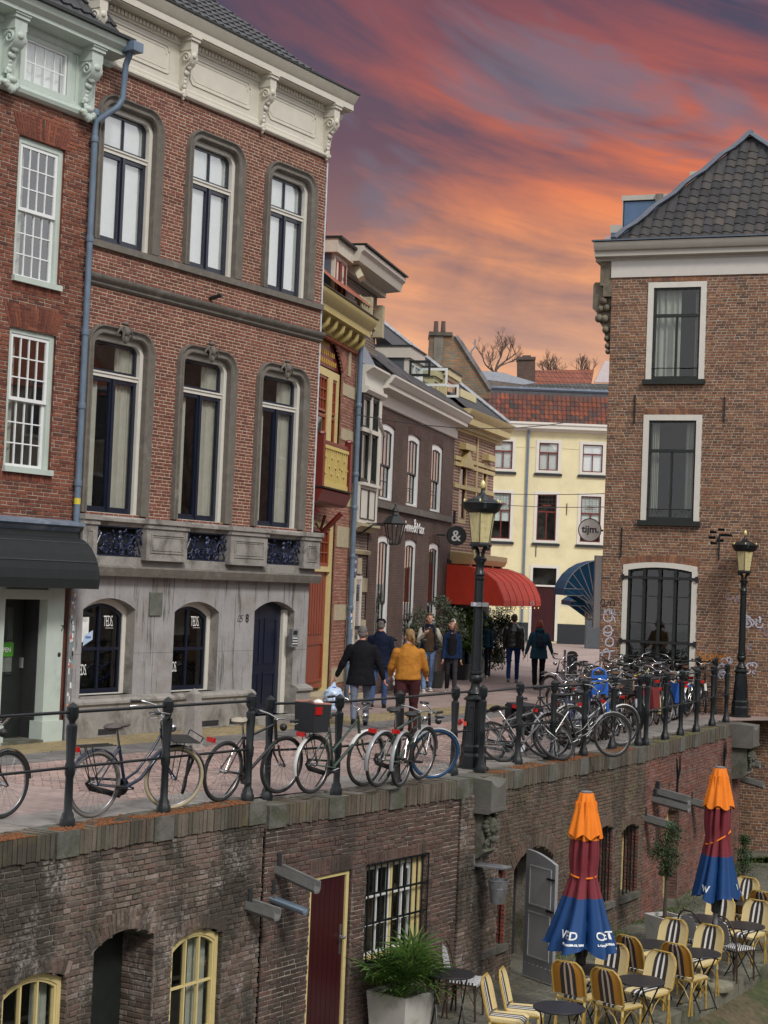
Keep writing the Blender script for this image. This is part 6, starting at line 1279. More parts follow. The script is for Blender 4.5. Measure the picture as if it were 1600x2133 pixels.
dz2=bpy.data.objects.new('dormer',None); C.objects.link(dz2); dz2.parent=RH; rbox('dormer_cheek',1272,485,1290,512,3.4,1,ZB,dz2); rbox('dormer_fascia',1271,468,1292,485,3.4,1,CST,dz2); rbox('window_panel',1260,492,1272,512,3.4,.1,M('greenhouse_glass',(.42,.36,.36)),dz2)
rbox('chimney',1436,356,1462,395,3.0,.6,CST,RH)
# graffiti
def scrawl(strokes,u0,v0,sx,sy,w,mt,name='graffiti',par=RWALL,fr=fr_,y=-.007):
    for st in strokes:
        P=[]
        for i in range(len(st)-1):
            p0=st[max(0,i-1)];p1=st[i];p2=st[i+1];p3=st[min(len(st)-1,i+2)]
            for k in range(5):
                t=k/5; f=lambda a,b,c,d:.5*((2*b)+(-a+c)*t+(2*a-5*b+4*c-d)*t*t+(-a+3*b-3*c+d)*t**3); P.append((f(p0[0],p1[0],p2[0],p3[0]),f(p0[1],p1[1],p2[1],p3[1])))
        P.append(st[-1]); Q=[fr.sz(u0+a*sx,v0+b*sy) for a,b in P]; m=MB(); vs=[]
        for i,(a,b) in enumerate(Q):
            c=Q[min(i+1,len(Q)-1)]; d=Q[max(i-1,0)]; t=Vector((c[0]-d[0],c[1]-d[1])); t=t.normalized() if t.length>0 else Vector((1,0)); vs+=[(a-t.y*w,y,b+t.x*w),(a+t.y*w,y,b-t.x*w)]
        m.add(vs,[(2*i,2*i+1,2*i+3,2*i+2) for i in range(len(Q)-1)]); m.build(name,mt,par)
GW=M('pale_spray_paint',(.48,.48,.56),.8,var=.4,sc=14); GO=M('orange_spray_paint',(.60,.22,.03),.8,var=.3,sc=14); GB=M('black_spray_paint',(.03,.025,.03),.8)
scrawl([[(9,0),(2,2),(1,5),(6,8),(9,12),(5,17),(0,15)],[(20,4),(14,6),(13,13),(18,16),(22,12)],[(24,10),(30,9),(29,5),(25,5),(23,11),(27,16),(31,14)],[(33,17),(35,8),(38,3),(40,10),(42,17),(34,12)],[(44,17),(45,6),(50,16),(53,5),(57,8)],[(8,20),(30,18),(56,17)]],1456,1358,1.,1.15,.011,GO)
L8=[[(8,0),(2,6),(2,16),(8,20),(14,16),(14,4),(9,0)],[(14,8),(18,14),(20,22)]]
scrawl([[(a,b) for a,b in l] for l in L8],1256,1270,1.3,1.25,.014,GW); scrawl(L8[:1]+[[(0,10),(9,14),(18,8)]],1256,1303,1.25,1.1,.016,GW); scrawl(L8[:1],1260,1328,1.2,.9,.016,GW)
scrawl([[(0,20),(4,4),(10,0),(14,10),(12,22)],[(-4,8),(8,6),(22,3)],[(2,26),(0,40)]],1252,1352,1.3,1.,.016,GW); scrawl([[(0,10),(3,0),(6,9),(1,5),(8,2)],[(12,9),(11,0),(17,2),(12,5),(18,9)],[(22,0),(20,9),(26,8)]],1257,1268,1.1,1.4,.007,GW)
scrawl([[(0,6),(5,0),(9,5),(4,9),(12,8),(16,2)],[(18,8),(20,1),(26,4),(24,9)]],1250,1248,1.2,1.6,.011,GB)
rg=random.Random(4)
for (u,v,w_,h_,n) in ((1550,1286,46,24,9),(1582,1310,22,18,3),(1556,1330,20,30,2),(1502,1370,30,36,6),(1555,1385,28,26,4),(1500,1398,20,18,4),(1516,1240,40,60,3)):
    for k in range(n): x=u+rg.uniform(0,w_*.8); y=v+rg.uniform(0,h_*.6); r_=rg.uniform(3,8); scrawl([[(x+r_*math.cos(t*1.1+k)*1.1-u,y+r_*math.sin(t*1.1+k)-v) for t in range(5)]],u,v,1,1,rg.choice((.008,.014,.02)),GW if n>3 else M('faint_spray',(.28,.22,.24),.8))
# hanging sign and blue awnings in the side street
TS=thing('round_sign','round grey hanging sign reading tijm at the corner of the brown brick house','sign',Yp(1228,1104,38.2),.06)
m=MB(); m.lathe([(.262,-.04),(.262,.04)],32,mat=Matrix.Rotation(pi/2,4,'X')); m.build('disc',M('sign_grey',(.80,.74,.68),.6),TS,smooth=30); m=MB(); m.tube([(.262*math.cos(a*pi/16),-.042,.262*math.sin(a*pi/16)) for a in range(32)],.010,6,closed=True); m.build('rim',BK,TS)
inst('lettering',textmesh('tijm',.235,BK,.003,.98,.004),TS,(-.19,-.046,-.06),(pi/2,0,0)); inst('lettering',textmesh('gs',.06,BK,.003,.9),TS,(.17,-.046,-.05),(pi/2,0,0)); MB().box(.20,.32,-.02,.02,-.02,.02).build('bracket',IRON,TS)
NAV=M('blue_canvas',(.008,.11,.24),.7,var=.15,sc=3); PIP=M('white_piping',(.55,.56,.58),.6)
def fan_awning(label,u0,vtop,u1,vbot,Y,vfront,hh):
    t=thing('blue_awning',label,'awning',Yp(u1,vtop,Y),0,'blue fan awnings'); o=t.location.copy(); hub=Yp(u1,vbot,Y)-o; rx_=(Yp(u0,vfront,Y)-o); Rr_=(hub.length); m=MB(); N_=5
    ang=[pi/2+ (i/N_)*(math.atan2(rx_.z-hub.z,rx_.x-hub.x)-pi/2) for i in range(N_+1)]; rad=[Rr_+( (Vector((rx_.x-hub.x,rx_.z-hub.z)).length)-Rr_)*(i/N_) for i in range(N_+1)]
    P=[hub+Vector((r_*math.cos(a),0,r_*math.sin(a))) for a,r_ in zip(ang,rad)]; D=Vector((0,2.4,0))
    for a,b in zip(P,P[1:]): m.add([hub,a,b],[(0,1,2)]); m.add([a,b,b+D,a+D],[(0,1,2,3)]); m.add([hub+D,a+D,b+D],[(0,2,1)])
    f=P[-1]; m.add([f,f+Vector((0,0,-hh)),f+Vector((0,0,-hh))+D,f+D],[(0,1,2,3)]); m.build('canvas',NAV,t)
    q=MB(); 
    for a in P: q.tube([hub+Vector((0,-.02,0)),a+Vector((0,-.02,0))],.012,4)
    q.tube([a+Vector((0,-.02,0)) for a in P],.010,4); q.build('piping',PIP,t)
    v=MB(); w_=hub.x-f.x-.35; v.box(f.x-.02,f.x+w_,-.03,.02,f.z-hh,f.z); v.build('valance',NAV,t); q=MB(); q.tube([(f.x-.02,-.05,f.z),(f.x+w_,-.05,f.z),(f.x+w_,-.05,f.z-hh),(f.x-.02,-.05,f.z-hh)],.01,4,closed=True); q.build('valance_piping',PIP,t)
fan_awning('near blue fan shaped awning on the side of the brown corner house',1176,1166,1242,1265,40,1226,.16); fan_awning('farther blue fan awning below the near one in the side street',1190,1240,1242,1290,43.5,1252,.12)
WBd=thing('shop_board','tall white board on the street side of the brown corner house','sign',Yp(1243,1308,39),0); hB=(Yp(1243,1157,39)-Yp(1243,1308,39)).z; MB().box(-.08,.07,0,.1,0,hB).build('panel',WP,WBd); MB().box(-.10,-.08,0,.1,0,hB).box(.07,.09,0,.1,0,hB).build('edge_strip',GALV,WBd)
# ------------------------------------------------------------- street furniture
POSTP=[(.086,0),(.086,.07),(.070,.09),(.068,.12),(.048,.15),(.044,.48),(.056,.51),(.058,.60),(.046,.63),(.062,.95),(.060,.985),(.036,1.005),(.038,1.025),(.064,1.06),(.068,1.075),(.068,1.165),(.040,1.19),(.0,1.215)]
pmesh=cm('post',lambda:MB().lathe([(r*.88,z) for r,z in POSTP],8,rot=pi/8).mesh('post',IRON,smooth=35))
def railing(label,pts,z,ext0=None,ext1=None,h=(1.115,.575)):
    t=thing('quay_railing',label,'railing',(pts[0][0],pts[0][1],z),0,'black iron railings along the quay edge'); o=t.location
    for p in pts: inst('post',pmesh,t,(p[0]-o.x,p[1]-o.y,0),(0,0,random.uniform(0,1)))
    L_=([ext0] if ext0 is not None else [])+list(pts)+([ext1] if ext1 is not None else [])
    for nm,hh,r in (('top_rail',h[0],.0165),('lower_rail',h[1],.0145)):
        m=MB(); m.tube([(p[0]-o.x,p[1]-o.y,hh) for p in L_],r,8); m.build(nm,IRON,t,smooth=50)
    return t
PA=[G(140,1722),G(340,1693),G(515,1668)]
railing('left run of black railing behind which the dark bike with the cream tyre stands',PA,0.,PA[0]-(PA[1]-PA[0])*1.6,PA[2]+(PA[2]-PA[1])*.05)
PB=[G(555,1667,ZQ),G(700,1656,ZQ),G(826,1636,ZQ),G(943,1614,ZQ)]; PB=[Vector((p.x,p.y,ZQ)) for p in PB]
railing('middle run of black railing between the step in the quay and the big lamp post',PB,ZQ,None,PB[-1]+(PB[-1]-PB[-2])*.25)
PC=[G(1003,1592,ZQ)]+[G(u,v,ZQ) for u,v in ((1078,1592),(1150,1583),(1215,1575),(1275,1560),(1330,1553))]
PC[0]=qc.w(.02,.24); PC[0].z=ZQ
railing('run of black railing from the big lamp post past the heap of bicycles',PC,ZQ)
PD=[G(u,v,ZQ) for u,v in ((1345,1553),(1385,1541),(1417,1533),(1450,1525),(1483,1512),(1512,1505))]
railing('curved far run of black railing ending at the second lamp post',PD,ZQ)
PE=[fr_.w(1.9,-.95),fr_.w(2.75,-.95)]; 
PE=[G(1300,1478,-.05),G(1365,1481,-.05),G(1452,1484,-.05),G(1487,1487,-.05)]
railing('short black railing across the front of the barred window of the corner house',PE,-.05)
# lamp posts
LGL=bpy.data.materials.new('lamp_glass'); LGL.use_nodes=True; b=LGL.node_tree.nodes['Principled BSDF']; nt_=LGL.node_tree; b.inputs['Roughness'].default_value=.35; b.inputs['Transmission Weight'].default_value=.15
_g=nt_.nodes.new('ShaderNodeTexNoise'); _g.inputs['Scale'].default_value=5; _r=nt_.nodes.new('ShaderNodeValToRGB'); _r.color_ramp.elements[0].position=.35; _r.color_ramp.elements[0].color=(.55,.47,.22,1); _r.color_ramp.elements[1].position=.6; _r.color_ramp.elements[1].color=(.68,.60,.33,1)
nt_.links.new(_g.outputs[0],_r.inputs[0]); nt_.links.new(_r.outputs[0],b.inputs['Base Color'])
GOLD=M('pale_gold',(.70,.60,.28),.4,.2,var=.1)
def lamp(loc,label,s=1.):
    t=thing('street_lamp',label,'street lamp',loc,.35,'ornate black street lamps on the quay'); t.scale=(s,s,s)
    MB().lathe([(.235,0),(.235,.03),(.215,.045)],24).build('base_plate',IRON,t,smooth=40)
    m=MB(); m.lathe([(.19,.045),(.19,.20),(.175,.24),(.185,.27),(.185,.33),(.165,.36),(.125,.95),(.120,.965)],8,rot=pi/8); m.build('pedestal',IRON,t)
    for i in range(8):
        a=i*pi/4; c=math.cos(a);s_2=math.sin(a); q=MB(); r0,r1=.154,.122
        q.tube([(c*r0-s_2*.035,s_2*r0+c*.035,.42),(c*r1-s_2*.028,s_2*r1+c*.028,.86)],.006,4); q.tube([(c*r0+s_2*.035,s_2*r0-c*.035,.42),(c*r1+s_2*.028,s_2*r1-c*.028,.86)],.006,4)
        q.tube([(c*r1-s_2*.028,s_2*r1+c*.028,.86),(c*(r1+.005),s_2*(r1+.005),.885),(c*r1+s_2*.028,s_2*r1-c*.028,.86)],.007,4)
        if i%2: 
            for z in (.55,.6,.65): q.ball((c*.143,s_2*.143,z),.014,6,4)
        q.build('pedestal_panel',IRON,t,smooth=50)
    m=MB(); m.lathe([(.118,.96),(.155,.975),(.158,.995),(.12,1.02),(.10,1.05),(.12,1.07),(.115,1.085),(.075,1.13),(.062,1.18),(.062,1.21),(.092,1.235),(.100,1.27),(.098,1.315),(.078,1.335),(.098,1.35),(.096,1.375),(.078,1.385)],24); m.build('collar',IRON,t,smooth=45)
    fl=lambda a,z:1+.045*math.cos(a*12)
    m=MB(); m.lathe([(.076,1.385),(.074,1.5),(.060,2.66)],48,lobes=fl); m.build('column',IRON,t,smooth=60)
    m=MB(); m.lathe([(.060,2.655),(.075,2.67),(.075,2.69),(.062,2.70),(.062,2.72),(.078,2.735),(.078,2.76),(.060,2.78),(.056,2.84),(.062,2.90),(.092,2.945),(.095,2.965),(.075,2.98),(.06,3.0)],24); m.build('capital',IRON,t,smooth=45)
    for i in range(4):
        a=i*pi/2+.3; c=math.cos(a);s_2=math.sin(a); m=MB(); m.tube([(c*r,s_2*r,z) for r,z in ((.055,2.97),(.05,3.03),(.075,3.09),(.125,3.13),(.15,3.14),(.16,3.11),(.14,3.09))],[.022,.02,.02,.02,.018,.014,.008],6)
        m.tube([(c*r,s_2*r,z) for r,z in ((.03,2.99),(.03,3.05),(.05,3.1),(.1,3.14))],.012,5); m.build('scroll_arm',IRON,t,smooth=50)
    m=MB(); m.lathe([(.0,3.13),(.15,3.13),(.172,3.145),(.172,3.165),(.155,3.18),(.15,3.195),(.0,3.196)],6); m.build('lantern_seat',IRON,t,smooth=25)
    n=6
    for i in range(n):
        a=2*pi*i/n; a2=2*pi*(i+1)/n; zb,zt_=3.195,3.63; rb,rt=.142,.205; P=[(rb*math.cos(a),rb*math.sin(a),zb),(rb*math.cos(a2),rb*math.sin(a2),zb),(rt*math.cos(a2),rt*math.sin(a2),zt_),(rt*math.cos(a),rt*math.sin(a),zt_)]
        m=MB(); m.add(P,[(0,1,2,3)]); m.build('lantern_pane',LGL,t); MB().tube([P[0],P[3]],.006,4).build('glazing_bar',IRON,t)
    wav=lambda a,z:1.+.045*abs(math.cos(a*3))
    m=MB(); m.lathe([(.20,3.61),(.235,3.64),(.25,3.66)],36); m.lathe([(.25,3.66),(.262,3.70),(.285,3.745),(.283,3.752),(.24,3.765)],48,lobes=wav); m.lathe([(.245,3.76),(.225,3.785),(.195,3.79),(.19,3.80),(.15,3.815),(.10,3.835),(.055,3.865),(.028,3.91),(.022,3.945),(.028,3.955)],36); m.build('lantern_roof',IRON,t,smooth=40)
    for i in range(6): a=pi/3*i; q=MB(); q.lathe([(.008,0),(.016,.015),(.012,.035),(0,.05)],8,(.275*math.cos(a),.275*math.sin(a),3.755)); q.build('gilt_knob',GOLD,t,smooth=50)
    MB().lathe([(.012,3.95),(.03,3.975),(.038,4.01),(.030,4.05),(.0,4.085)],12).build('finial',GOLD,t,smooth=60)
    return t
L1=lamp(G(984,1603,ZQ),'large black street lamp with pale yellow lantern between two runs of railing'); L1.location.z=ZQ
L2p=G(1541,1493,ZQ); lamp(L2p,'farther black street lamp in front of the brick corner house with graffiti',.985)
# small sign plate and reflectors on the big lamp
for k,(u,v) in enumerate(((954,1450),(998,1452))): pass
sgn=thing('lamp_sign','small grey sign plate with a round sticker strapped to the big lamp post','sign',L1.location+Vector((0,-.03,2.32)),-.05)
MB().box(-.11,.04,-.075,-.065,-.03,.03).build('plate',GALV,sgn); MB().box(.05,.14,-.07,-.06,-.028,.03).build('plate',GALV,sgn); m=MB(); m.lathe([(.068,-.02),(.068,.02)],16); m.build('strap',GALV,sgn); m=MB(); m.lathe([(.022,0),(.022,.003)],14,mat=Matrix.Translation((-.055,-.078,0))@Matrix.Rotation(pi/2,4,'X')); m.build('sticker',STK[0],sgn); m=MB(); m.box(-.066,-.044,-.0825,-.0815,-.006,.008); m.build('print',M('violet',(.15,.05,.4)),sgn)
for dx in (-.135,.12): m=MB(); m.box(dx-.022,dx+.022,-.135,-.13,.62,.68); o=m.build('reflector',M('reflector',(.55,.06,.04),.3),L1); o.rotation_euler=(0,0,-.35)
# stone brackets carrying the lamps, with carved heads
def pierblock(p,fr,label,w=.40,wall=True):
    t=thing('lamp_bracket_stone',label,'stone bracket',(p.x,p.y,ZQ),fr.ang,'carved stone brackets under the street lamps'); LS=M('lamp_stone',(.115,.11,.10),.75,var=.25,sc=4,col2=(.10,.105,.075),c2f=.4,bump=.3)
    h=w/2; m=MB(); F=-.34
    top=[(-h-.03,F,-.07),(0,F-.02,-.19),(h+.03,F,-.07),(h+.03,.26,.0),(-h-.03,.26,.0)]
    n=8; vs=[];f=[]
    for i in range(n+1):
        x=-h-.03+(2*h+.06)*i/n; zc=-.02-.10*abs(math.sin(pi*i/n))**.8; vs+=[(x,F,zc),(x,-.05,.0),(x,.28,.0),(x,F,-.40)]
    for i in range(n): a=4*i;b_=4*(i+1); f+=[(a,b_,b_+1,a+1),(a+1,b_+1,b_+2,a+2),(a+3,b_+3,b_,a)]
    m.add(vs,f); m.add([vs[0],vs[1],vs[2],(-h-.03,.28,-.4),vs[3]],[(0,1,2,3,4)]); e=4*n; m.add([vs[e],vs[e+1],vs[e+2],(h+.03,.28,-.4),vs[e+3]],[(4,3,2,1,0)])
    m.build('block',LS,t); MB().prism([(.1,-.40),(F-.02,-.40),(F-.02,-.44),(F+.03,-.47),(.1,-.47)],-h-.05,h+.05,ax='x').build('moulding',LS,t)
    MB().box(-h+.02,h-.02,-.20,.25,-.95,-.47).build('corbel_body',STN,t)
    hd=MB(); hd.ball((0,-.26,-.66),(.10,.08,.13),10,8); hd.ball((0,-.33,-.67),(.025,.03,.05)); 
    for sg in (-1,1):
        hd.ball((sg*.04,-.325,-.63),(.02,.015,.014)); hd.ball((sg*.055,-.30,-.70),(.04,.035,.035))
        for k in range(6): a=k*.55; hd.ball((sg*(.10+.05*math.sin(a*1.7)),-.24,-.53-.055*k),(.045,.05,.04),7,5)
        hd.tube([(sg*.03+p_[0],-.27,p_[2]) for p_ in spiral(sg*.11,-.86,.05,1.2,10,0,sg)],.016,5)
    hd.ball((0,-.28,-.82),(.06,.05,.06)); hd.ball((0,-.30,-.735),(.045,.02,.012)); hd.build('carved_head',STN,t,smooth=50)
    MB().prism([(.1,-.95),(-.22,-.95),(-.25,-.98),(-.12,-1.08),(.1,-1.12)],-h+.02,h-.02,ax='x').build('foot',STN,t)
    return t
pc_=(qb.w(qb.L,0)+qc.w(0,0))/2; frp=Fr(qb.w(qb.L,0),qc.w(0,0)); 
pc2=frp.w(frp.L*.5,.06); pierblock(pc2,frp,'grey stone block with a carved head under the large lamp',.36)
wl_=fthing('quay_pier',frp,'short brick pier in the quay wall under the big lamp','wall')
brick_wall(wl_,-.15,frp.L+.15,-3.1,-.30,[],BQ1,MQ1,ch=.056,bl=.205,gap=.015,rec=.011,jit=.006,n_ind=120,y=-.03,wname='wall_face',bond='cross'); MB().box(-.15,frp.L+.15,.0,.6,-.32,-.08).build('cap_core',STN,wl_)
pierblock(G(1545,1508,ZQ)+Vector((0,.15,0)),qd,'stone block with a carved head under the far lamp',.5)
# iron wall anchors on the quay
for u,v0,v1,fr,dn in ((1405,1578,1660,qc,'left'),(1503,1548,1610,qd,'right')):
    a=fr.sz(u,v1); b=fr.sz(u,v0); t=thing('wall_anchor','forked iron wall anchor %s'%('left of the far parasol' if dn=='left' else 'right above the far parasol top'),'anchor',fr.w(a[0],-.02,a[1]),fr.ang,'forked iron anchors'); h_=b[1]-a[1]; m=MB(); m.tube([(0,-.02,0),(0,-.03,h_*.5)],.022,6); m.tube([(0,-.03,h_*.45),(-.07,-.04,h_*.75),(-.085,-.03,h_)],[.022,.02,.01],6); m.tube([(0,-.03,h_*.45),(.07,-.04,h_*.7),(.085,-.03,h_*1.05)],[.022,.02,.01],6); m.build('iron_fork',IRON,t)
# water chutes sticking out of the quay wall
def chute(fr,s,z,L,label,mt,w=.13,flat=True,drop=.1,ang=0):
    t=thing('drain_chute',label,'drain',fr.w(s,0,z),fr.ang+ang,'open drain chutes in the quay wall'); m=MB(); t_=.02; vs=[];f=[]
    prof=[(-w/2,.07),(-w/2,-.02),(-w*.3,-.06),(w*.3,-.06),(w/2,-.02),(w/2,.07)] if flat else [(w/2*math.cos(a),w/2*math.sin(a)) for a in [pi+pi*i/7 for i in range(8)]]
    inn=[(x*.74,z_*.74+.012) for x,z_ in prof]; P=prof+inn[::-1]; n=len(P)
    for y,dz in ((.05,.02),(-L,-drop)): vs+=[(x,y,z_+dz) for x,z_ in P]
    k=len(prof)
    f=[(i,(i+1)%n,n+(i+1)%n,n+i) for i in range(n)]+[(n+i,n+i+1,n+n-2-i,n+n-1-i) for i in range(k-1)]
    m.add(vs,f); m.build('channel',mt,t,smooth=20 if not flat else None); MB().box(-.035,.035,-.012,.06,.06,.2).build('outlet_hole',ROOM,t); return t
CST2=M('chute_concrete',(.15,.15,.145),.8,var=.25,sc=6,bump=.2)
chute(qb,.25,-.82,.52,'long grey stone drain chute left of the burgundy door top',CST2,.15,drop=.13,ang=.1); chute(qa,qa.L-.22,-1.16,.36,'short grey concrete drain chute, the lowest at the left',CST2,.16,drop=.05,ang=.1); chute(qb,.16,-1.12,.44,'blue grey half round zinc chute beside the concrete one',M('blue_zinc',(.22,.29,.36),.4,.5,var=.2,sc=8),.13,False,.07,ang=.1)
for (u,v,fr,L_,lb) in ((1372,1652,qc,.55,'upper of two wide grey chutes above the yellow doorway'),(1366,1668,qc,.6,'lower wide grey chute above the yellow doorway'),(1345,1707,qc,.5,'mossy stone chute left of the yellow doorway'),(1441,1672,qd,.5,'grey chute half hidden behind the far umbrella'),(1538,1583,qd,.45,'small grey chute at the far right of the quay wall'),(1546,1625,qd,.45,'lower small grey chute at the far right of the quay')):
    a=fr.sz(u,v); chute(fr,a[0],a[1],L_,lb,CST2,.17,drop=.08)
# galvanised bucket on its bracket
hk=qc.sz(992,1800); bk=thing('zinc_bucket','galvanised bucket hanging from a wall bracket beside the deep red window','bucket',qc.w(hk[0]+.02,-.33,-1.42),qc.ang)
m=MB(); m.lathe([(.095,-.30),(.14,0),(.146,.0),(.146,.012),(.136,.012),(.092,-.29)],20); m.build('pail',GALV,bk,smooth=40); MB().lathe([(.125,-.10),(.128,-.095),(.125,-.09)],20).build('band',GALV,bk); m=MB(); m.tube([(.14*math.cos(a),0,.01+.15*math.sin(a)) for a in [pi*i/10 for i in range(11)]],.004,5); m.build('handle',GALV,bk)
bt=thing('bucket_bracket','grey metal wall bracket that carries the zinc bucket','bracket',qc.w(hk[0]+.02,0,-1.24),qc.ang); m=MB(); m.box(-.13,.13,-.46,.0,-.01,.01).box(-.015,.015,-.40,-.0,.01,.02).box(-.13,-.10,-.02,0,-.05,.15); m.build('shelf_bracket',GALV,bt)
# ------------------------------------------------------------- terrace furniture
RAT=bpy.data.materials.new('rattan_yellow')
def weave(name,bands,base,alt,edge=None):
    """woven plastic with coloured bands that run along the seat and back"""
    m=bpy.data.materials.new(name); m.use_nodes=True; nt=m.node_tree; N=nt.nodes; L=nt.links; b=N['Principled BSDF']; b.inputs['Roughness'].default_value=.45
    tc=N.new('ShaderNodeTexCoord'); sp_=N.new('ShaderNodeSeparateXYZ'); L.new(tc.outputs['UV'],sp_.inputs[0])
    ck=N.new('ShaderNodeTexChecker'); ck.inputs['Scale'].default_value=26; L.new(tc.outputs['UV'],ck.inputs[0]); ck.inputs['Color1'].default_value=(*base,1); ck.inputs['Color2'].default_value=(*alt,1); cur=ck.outputs[0]
    def mth(op,a,b_): 
        x=N.new('ShaderNodeMath'); x.operation=op
        for i,v in enumerate((a,b_)):
            if isinstance(v,(int,float)): x.inputs[i].default_value=v
            else: L.new(v,x.inputs[i])
        return x.outputs[0]
    if bands=='chevron':
        ax=mth('ABSOLUTE',mth('SUBTRACT',sp_.outputs[0],.5),0); v=mth('FRACT',mth('MULTIPLY',mth('ADD',sp_.outputs[1],mth('MULTIPLY',ax,1.2)),9),0); g=mth('GREATER_THAN',v,.5)
        x=N.new('ShaderNodeMix'); x.data_type='RGBA'; L.new(g,x.inputs[0]); x.inputs[6].default_value=(.015,.015,.02,1); x.inputs[7].default_value=(.75,.77,.78,1); cur=x.outputs[2]
    else:
        for i,(a,c_2,col,d_) in enumerate(bands):
            g=mth('MULTIPLY',mth('GREATER_THAN',sp_.outputs[0],a),mth('LESS_THAN',sp_.outputs[0],c_2)); cc_=None
            x=N.new('ShaderNodeMix'); x.data_type='RGBA'; L.new(g,x.inputs[0]); L.new(cur,x.inputs[6])
            if d_:   # dotted black braid
                vo=N.new('ShaderNodeTexVoronoi'); vo.inputs['Scale'].default_value=22; vo.inputs['Randomness'].default_value=0; L.new(tc.outputs['UV'],vo.inputs[0]); lt_=mth('LESS_THAN',vo.outputs['Distance'],.26); y=N.new('ShaderNodeMix'); y.data_type='RGBA'; L.new(lt_,y.inputs[0]); y.inputs[6].default_value=(*col,1); y.inputs[7].default_value=(.12,.10,.08,1); L.new(y.outputs[2],x.inputs[7])
            else: x.inputs[7].default_value=(*col,1)
            cur=x.outputs[2]
    L.new(cur,b.inputs['Base Color']); wv=N.new('ShaderNodeTexWave'); wv.inputs['Scale'].default_value=12; L.new(tc.outputs['UV'],wv.inputs[0]); bp=N.new('ShaderNodeBump'); bp.inputs['Strength'].default_value=.35; bp.inputs['Distance'].default_value=.004; L.new(wv.outputs[0],bp.inputs['Height']); L.new(bp.outputs[0],b.inputs['Normal']); return m
BKc=(.018,.016,.018); WHc=(.82,.81,.79)
WY=weave('yellow_weave',[(.28,.41,BKc,1),(.41,.475,WHc,0),(.475,.585,BKc,1),(.585,.65,WHc,0),(.65,.75,BKc,1)],(.72,.60,.33),(.64,.51,.25)); WC=weave('chevron_weave','chevron',(.7,.7,.7),(.7,.7,.7)); WO=weave('amber_weave',[(.28,.41,BKc,1),(.41,.475,(.55,.42,.36),0),(.475,.585,BKc,1),(.585,.65,(.55,.42,.36),0),(.65,.75,BKc,1)],(.52,.25,.04),(.36,.15,.02))
BAM=M('bamboo_tube',(.42,.28,.07),.4,var=.3,sc=14); BAMD=M('dark_bamboo_tube',(.06,.04,.03),.4,var=.4,sc=14); BIND=M('binding',(.60,.48,.22),.6,var=.1); BINDD=M('dark_binding',(.02,.02,.02),.6)
def uvsheet(f,nu,nv,mats,name,outline=None,th=.012):
    """curved woven sheet f(u,v) -> point, normal; front and back skins with uv"""
    vs=[];uv=[];fs=[];mi=[]
    for side in (0,1):
        for j in range(nv+1):
            for i in range(nu+1):
                u,v=i/nu,j/nv; p,n=f(u,v); vs.append(Vector(p)+Vector(n)*(th/2 if side==0 else -th/2)); uv.append((u,v))
    K=(nu+1)*(nv+1)
    for j in range(nv):
        for i in range(nu):
            a=j*(nu+1)+i; q=(a,a+1,a+nu+2,a+nu+1); fs.append(q); mi.append(0); fs.append(tuple(K+x for x in q[::-1])); mi.append(1 if len(mats)>1 else 0)
    for i in range(nu): fs+= [(i,K+i,K+i+1,i+1),(nv*(nu+1)+i,nv*(nu+1)+i+1,K+nv*(nu+1)+i+1,K+nv*(nu+1)+i)]; mi+=[0,0]
    for j in range(nv): a=j*(nu+1); b_=(j+1)*(nu+1); fs+=[(a,b_,K+b_,K+a),(a+nu,K+a+nu,K+b_+nu,b_+nu)]; mi+=[0,0]
    me=bpy.data.meshes.new(name); me.from_pydata([tuple(p) for p in vs],[],fs); [me.materials.append(q) for q in mats]; me.polygons.foreach_set('material_index',mi); me.polygons.foreach_set('use_smooth',[True]*len(fs)); ul=me.uv_layers.new(name='UVMap')
    for p in me.polygons:
        for li in p.loop_indices: ul.data[li].uv=uv[me.loops[li].vertex_index%K]
    me.update(); me.set_sharp_from_angle(angle=R(40)); return me
def half(v):   # half width of the back at height fraction v
    return .23*(1 if v<.55 else math.sqrt(max(0,1-((v-.55)/.52)**2.6)))
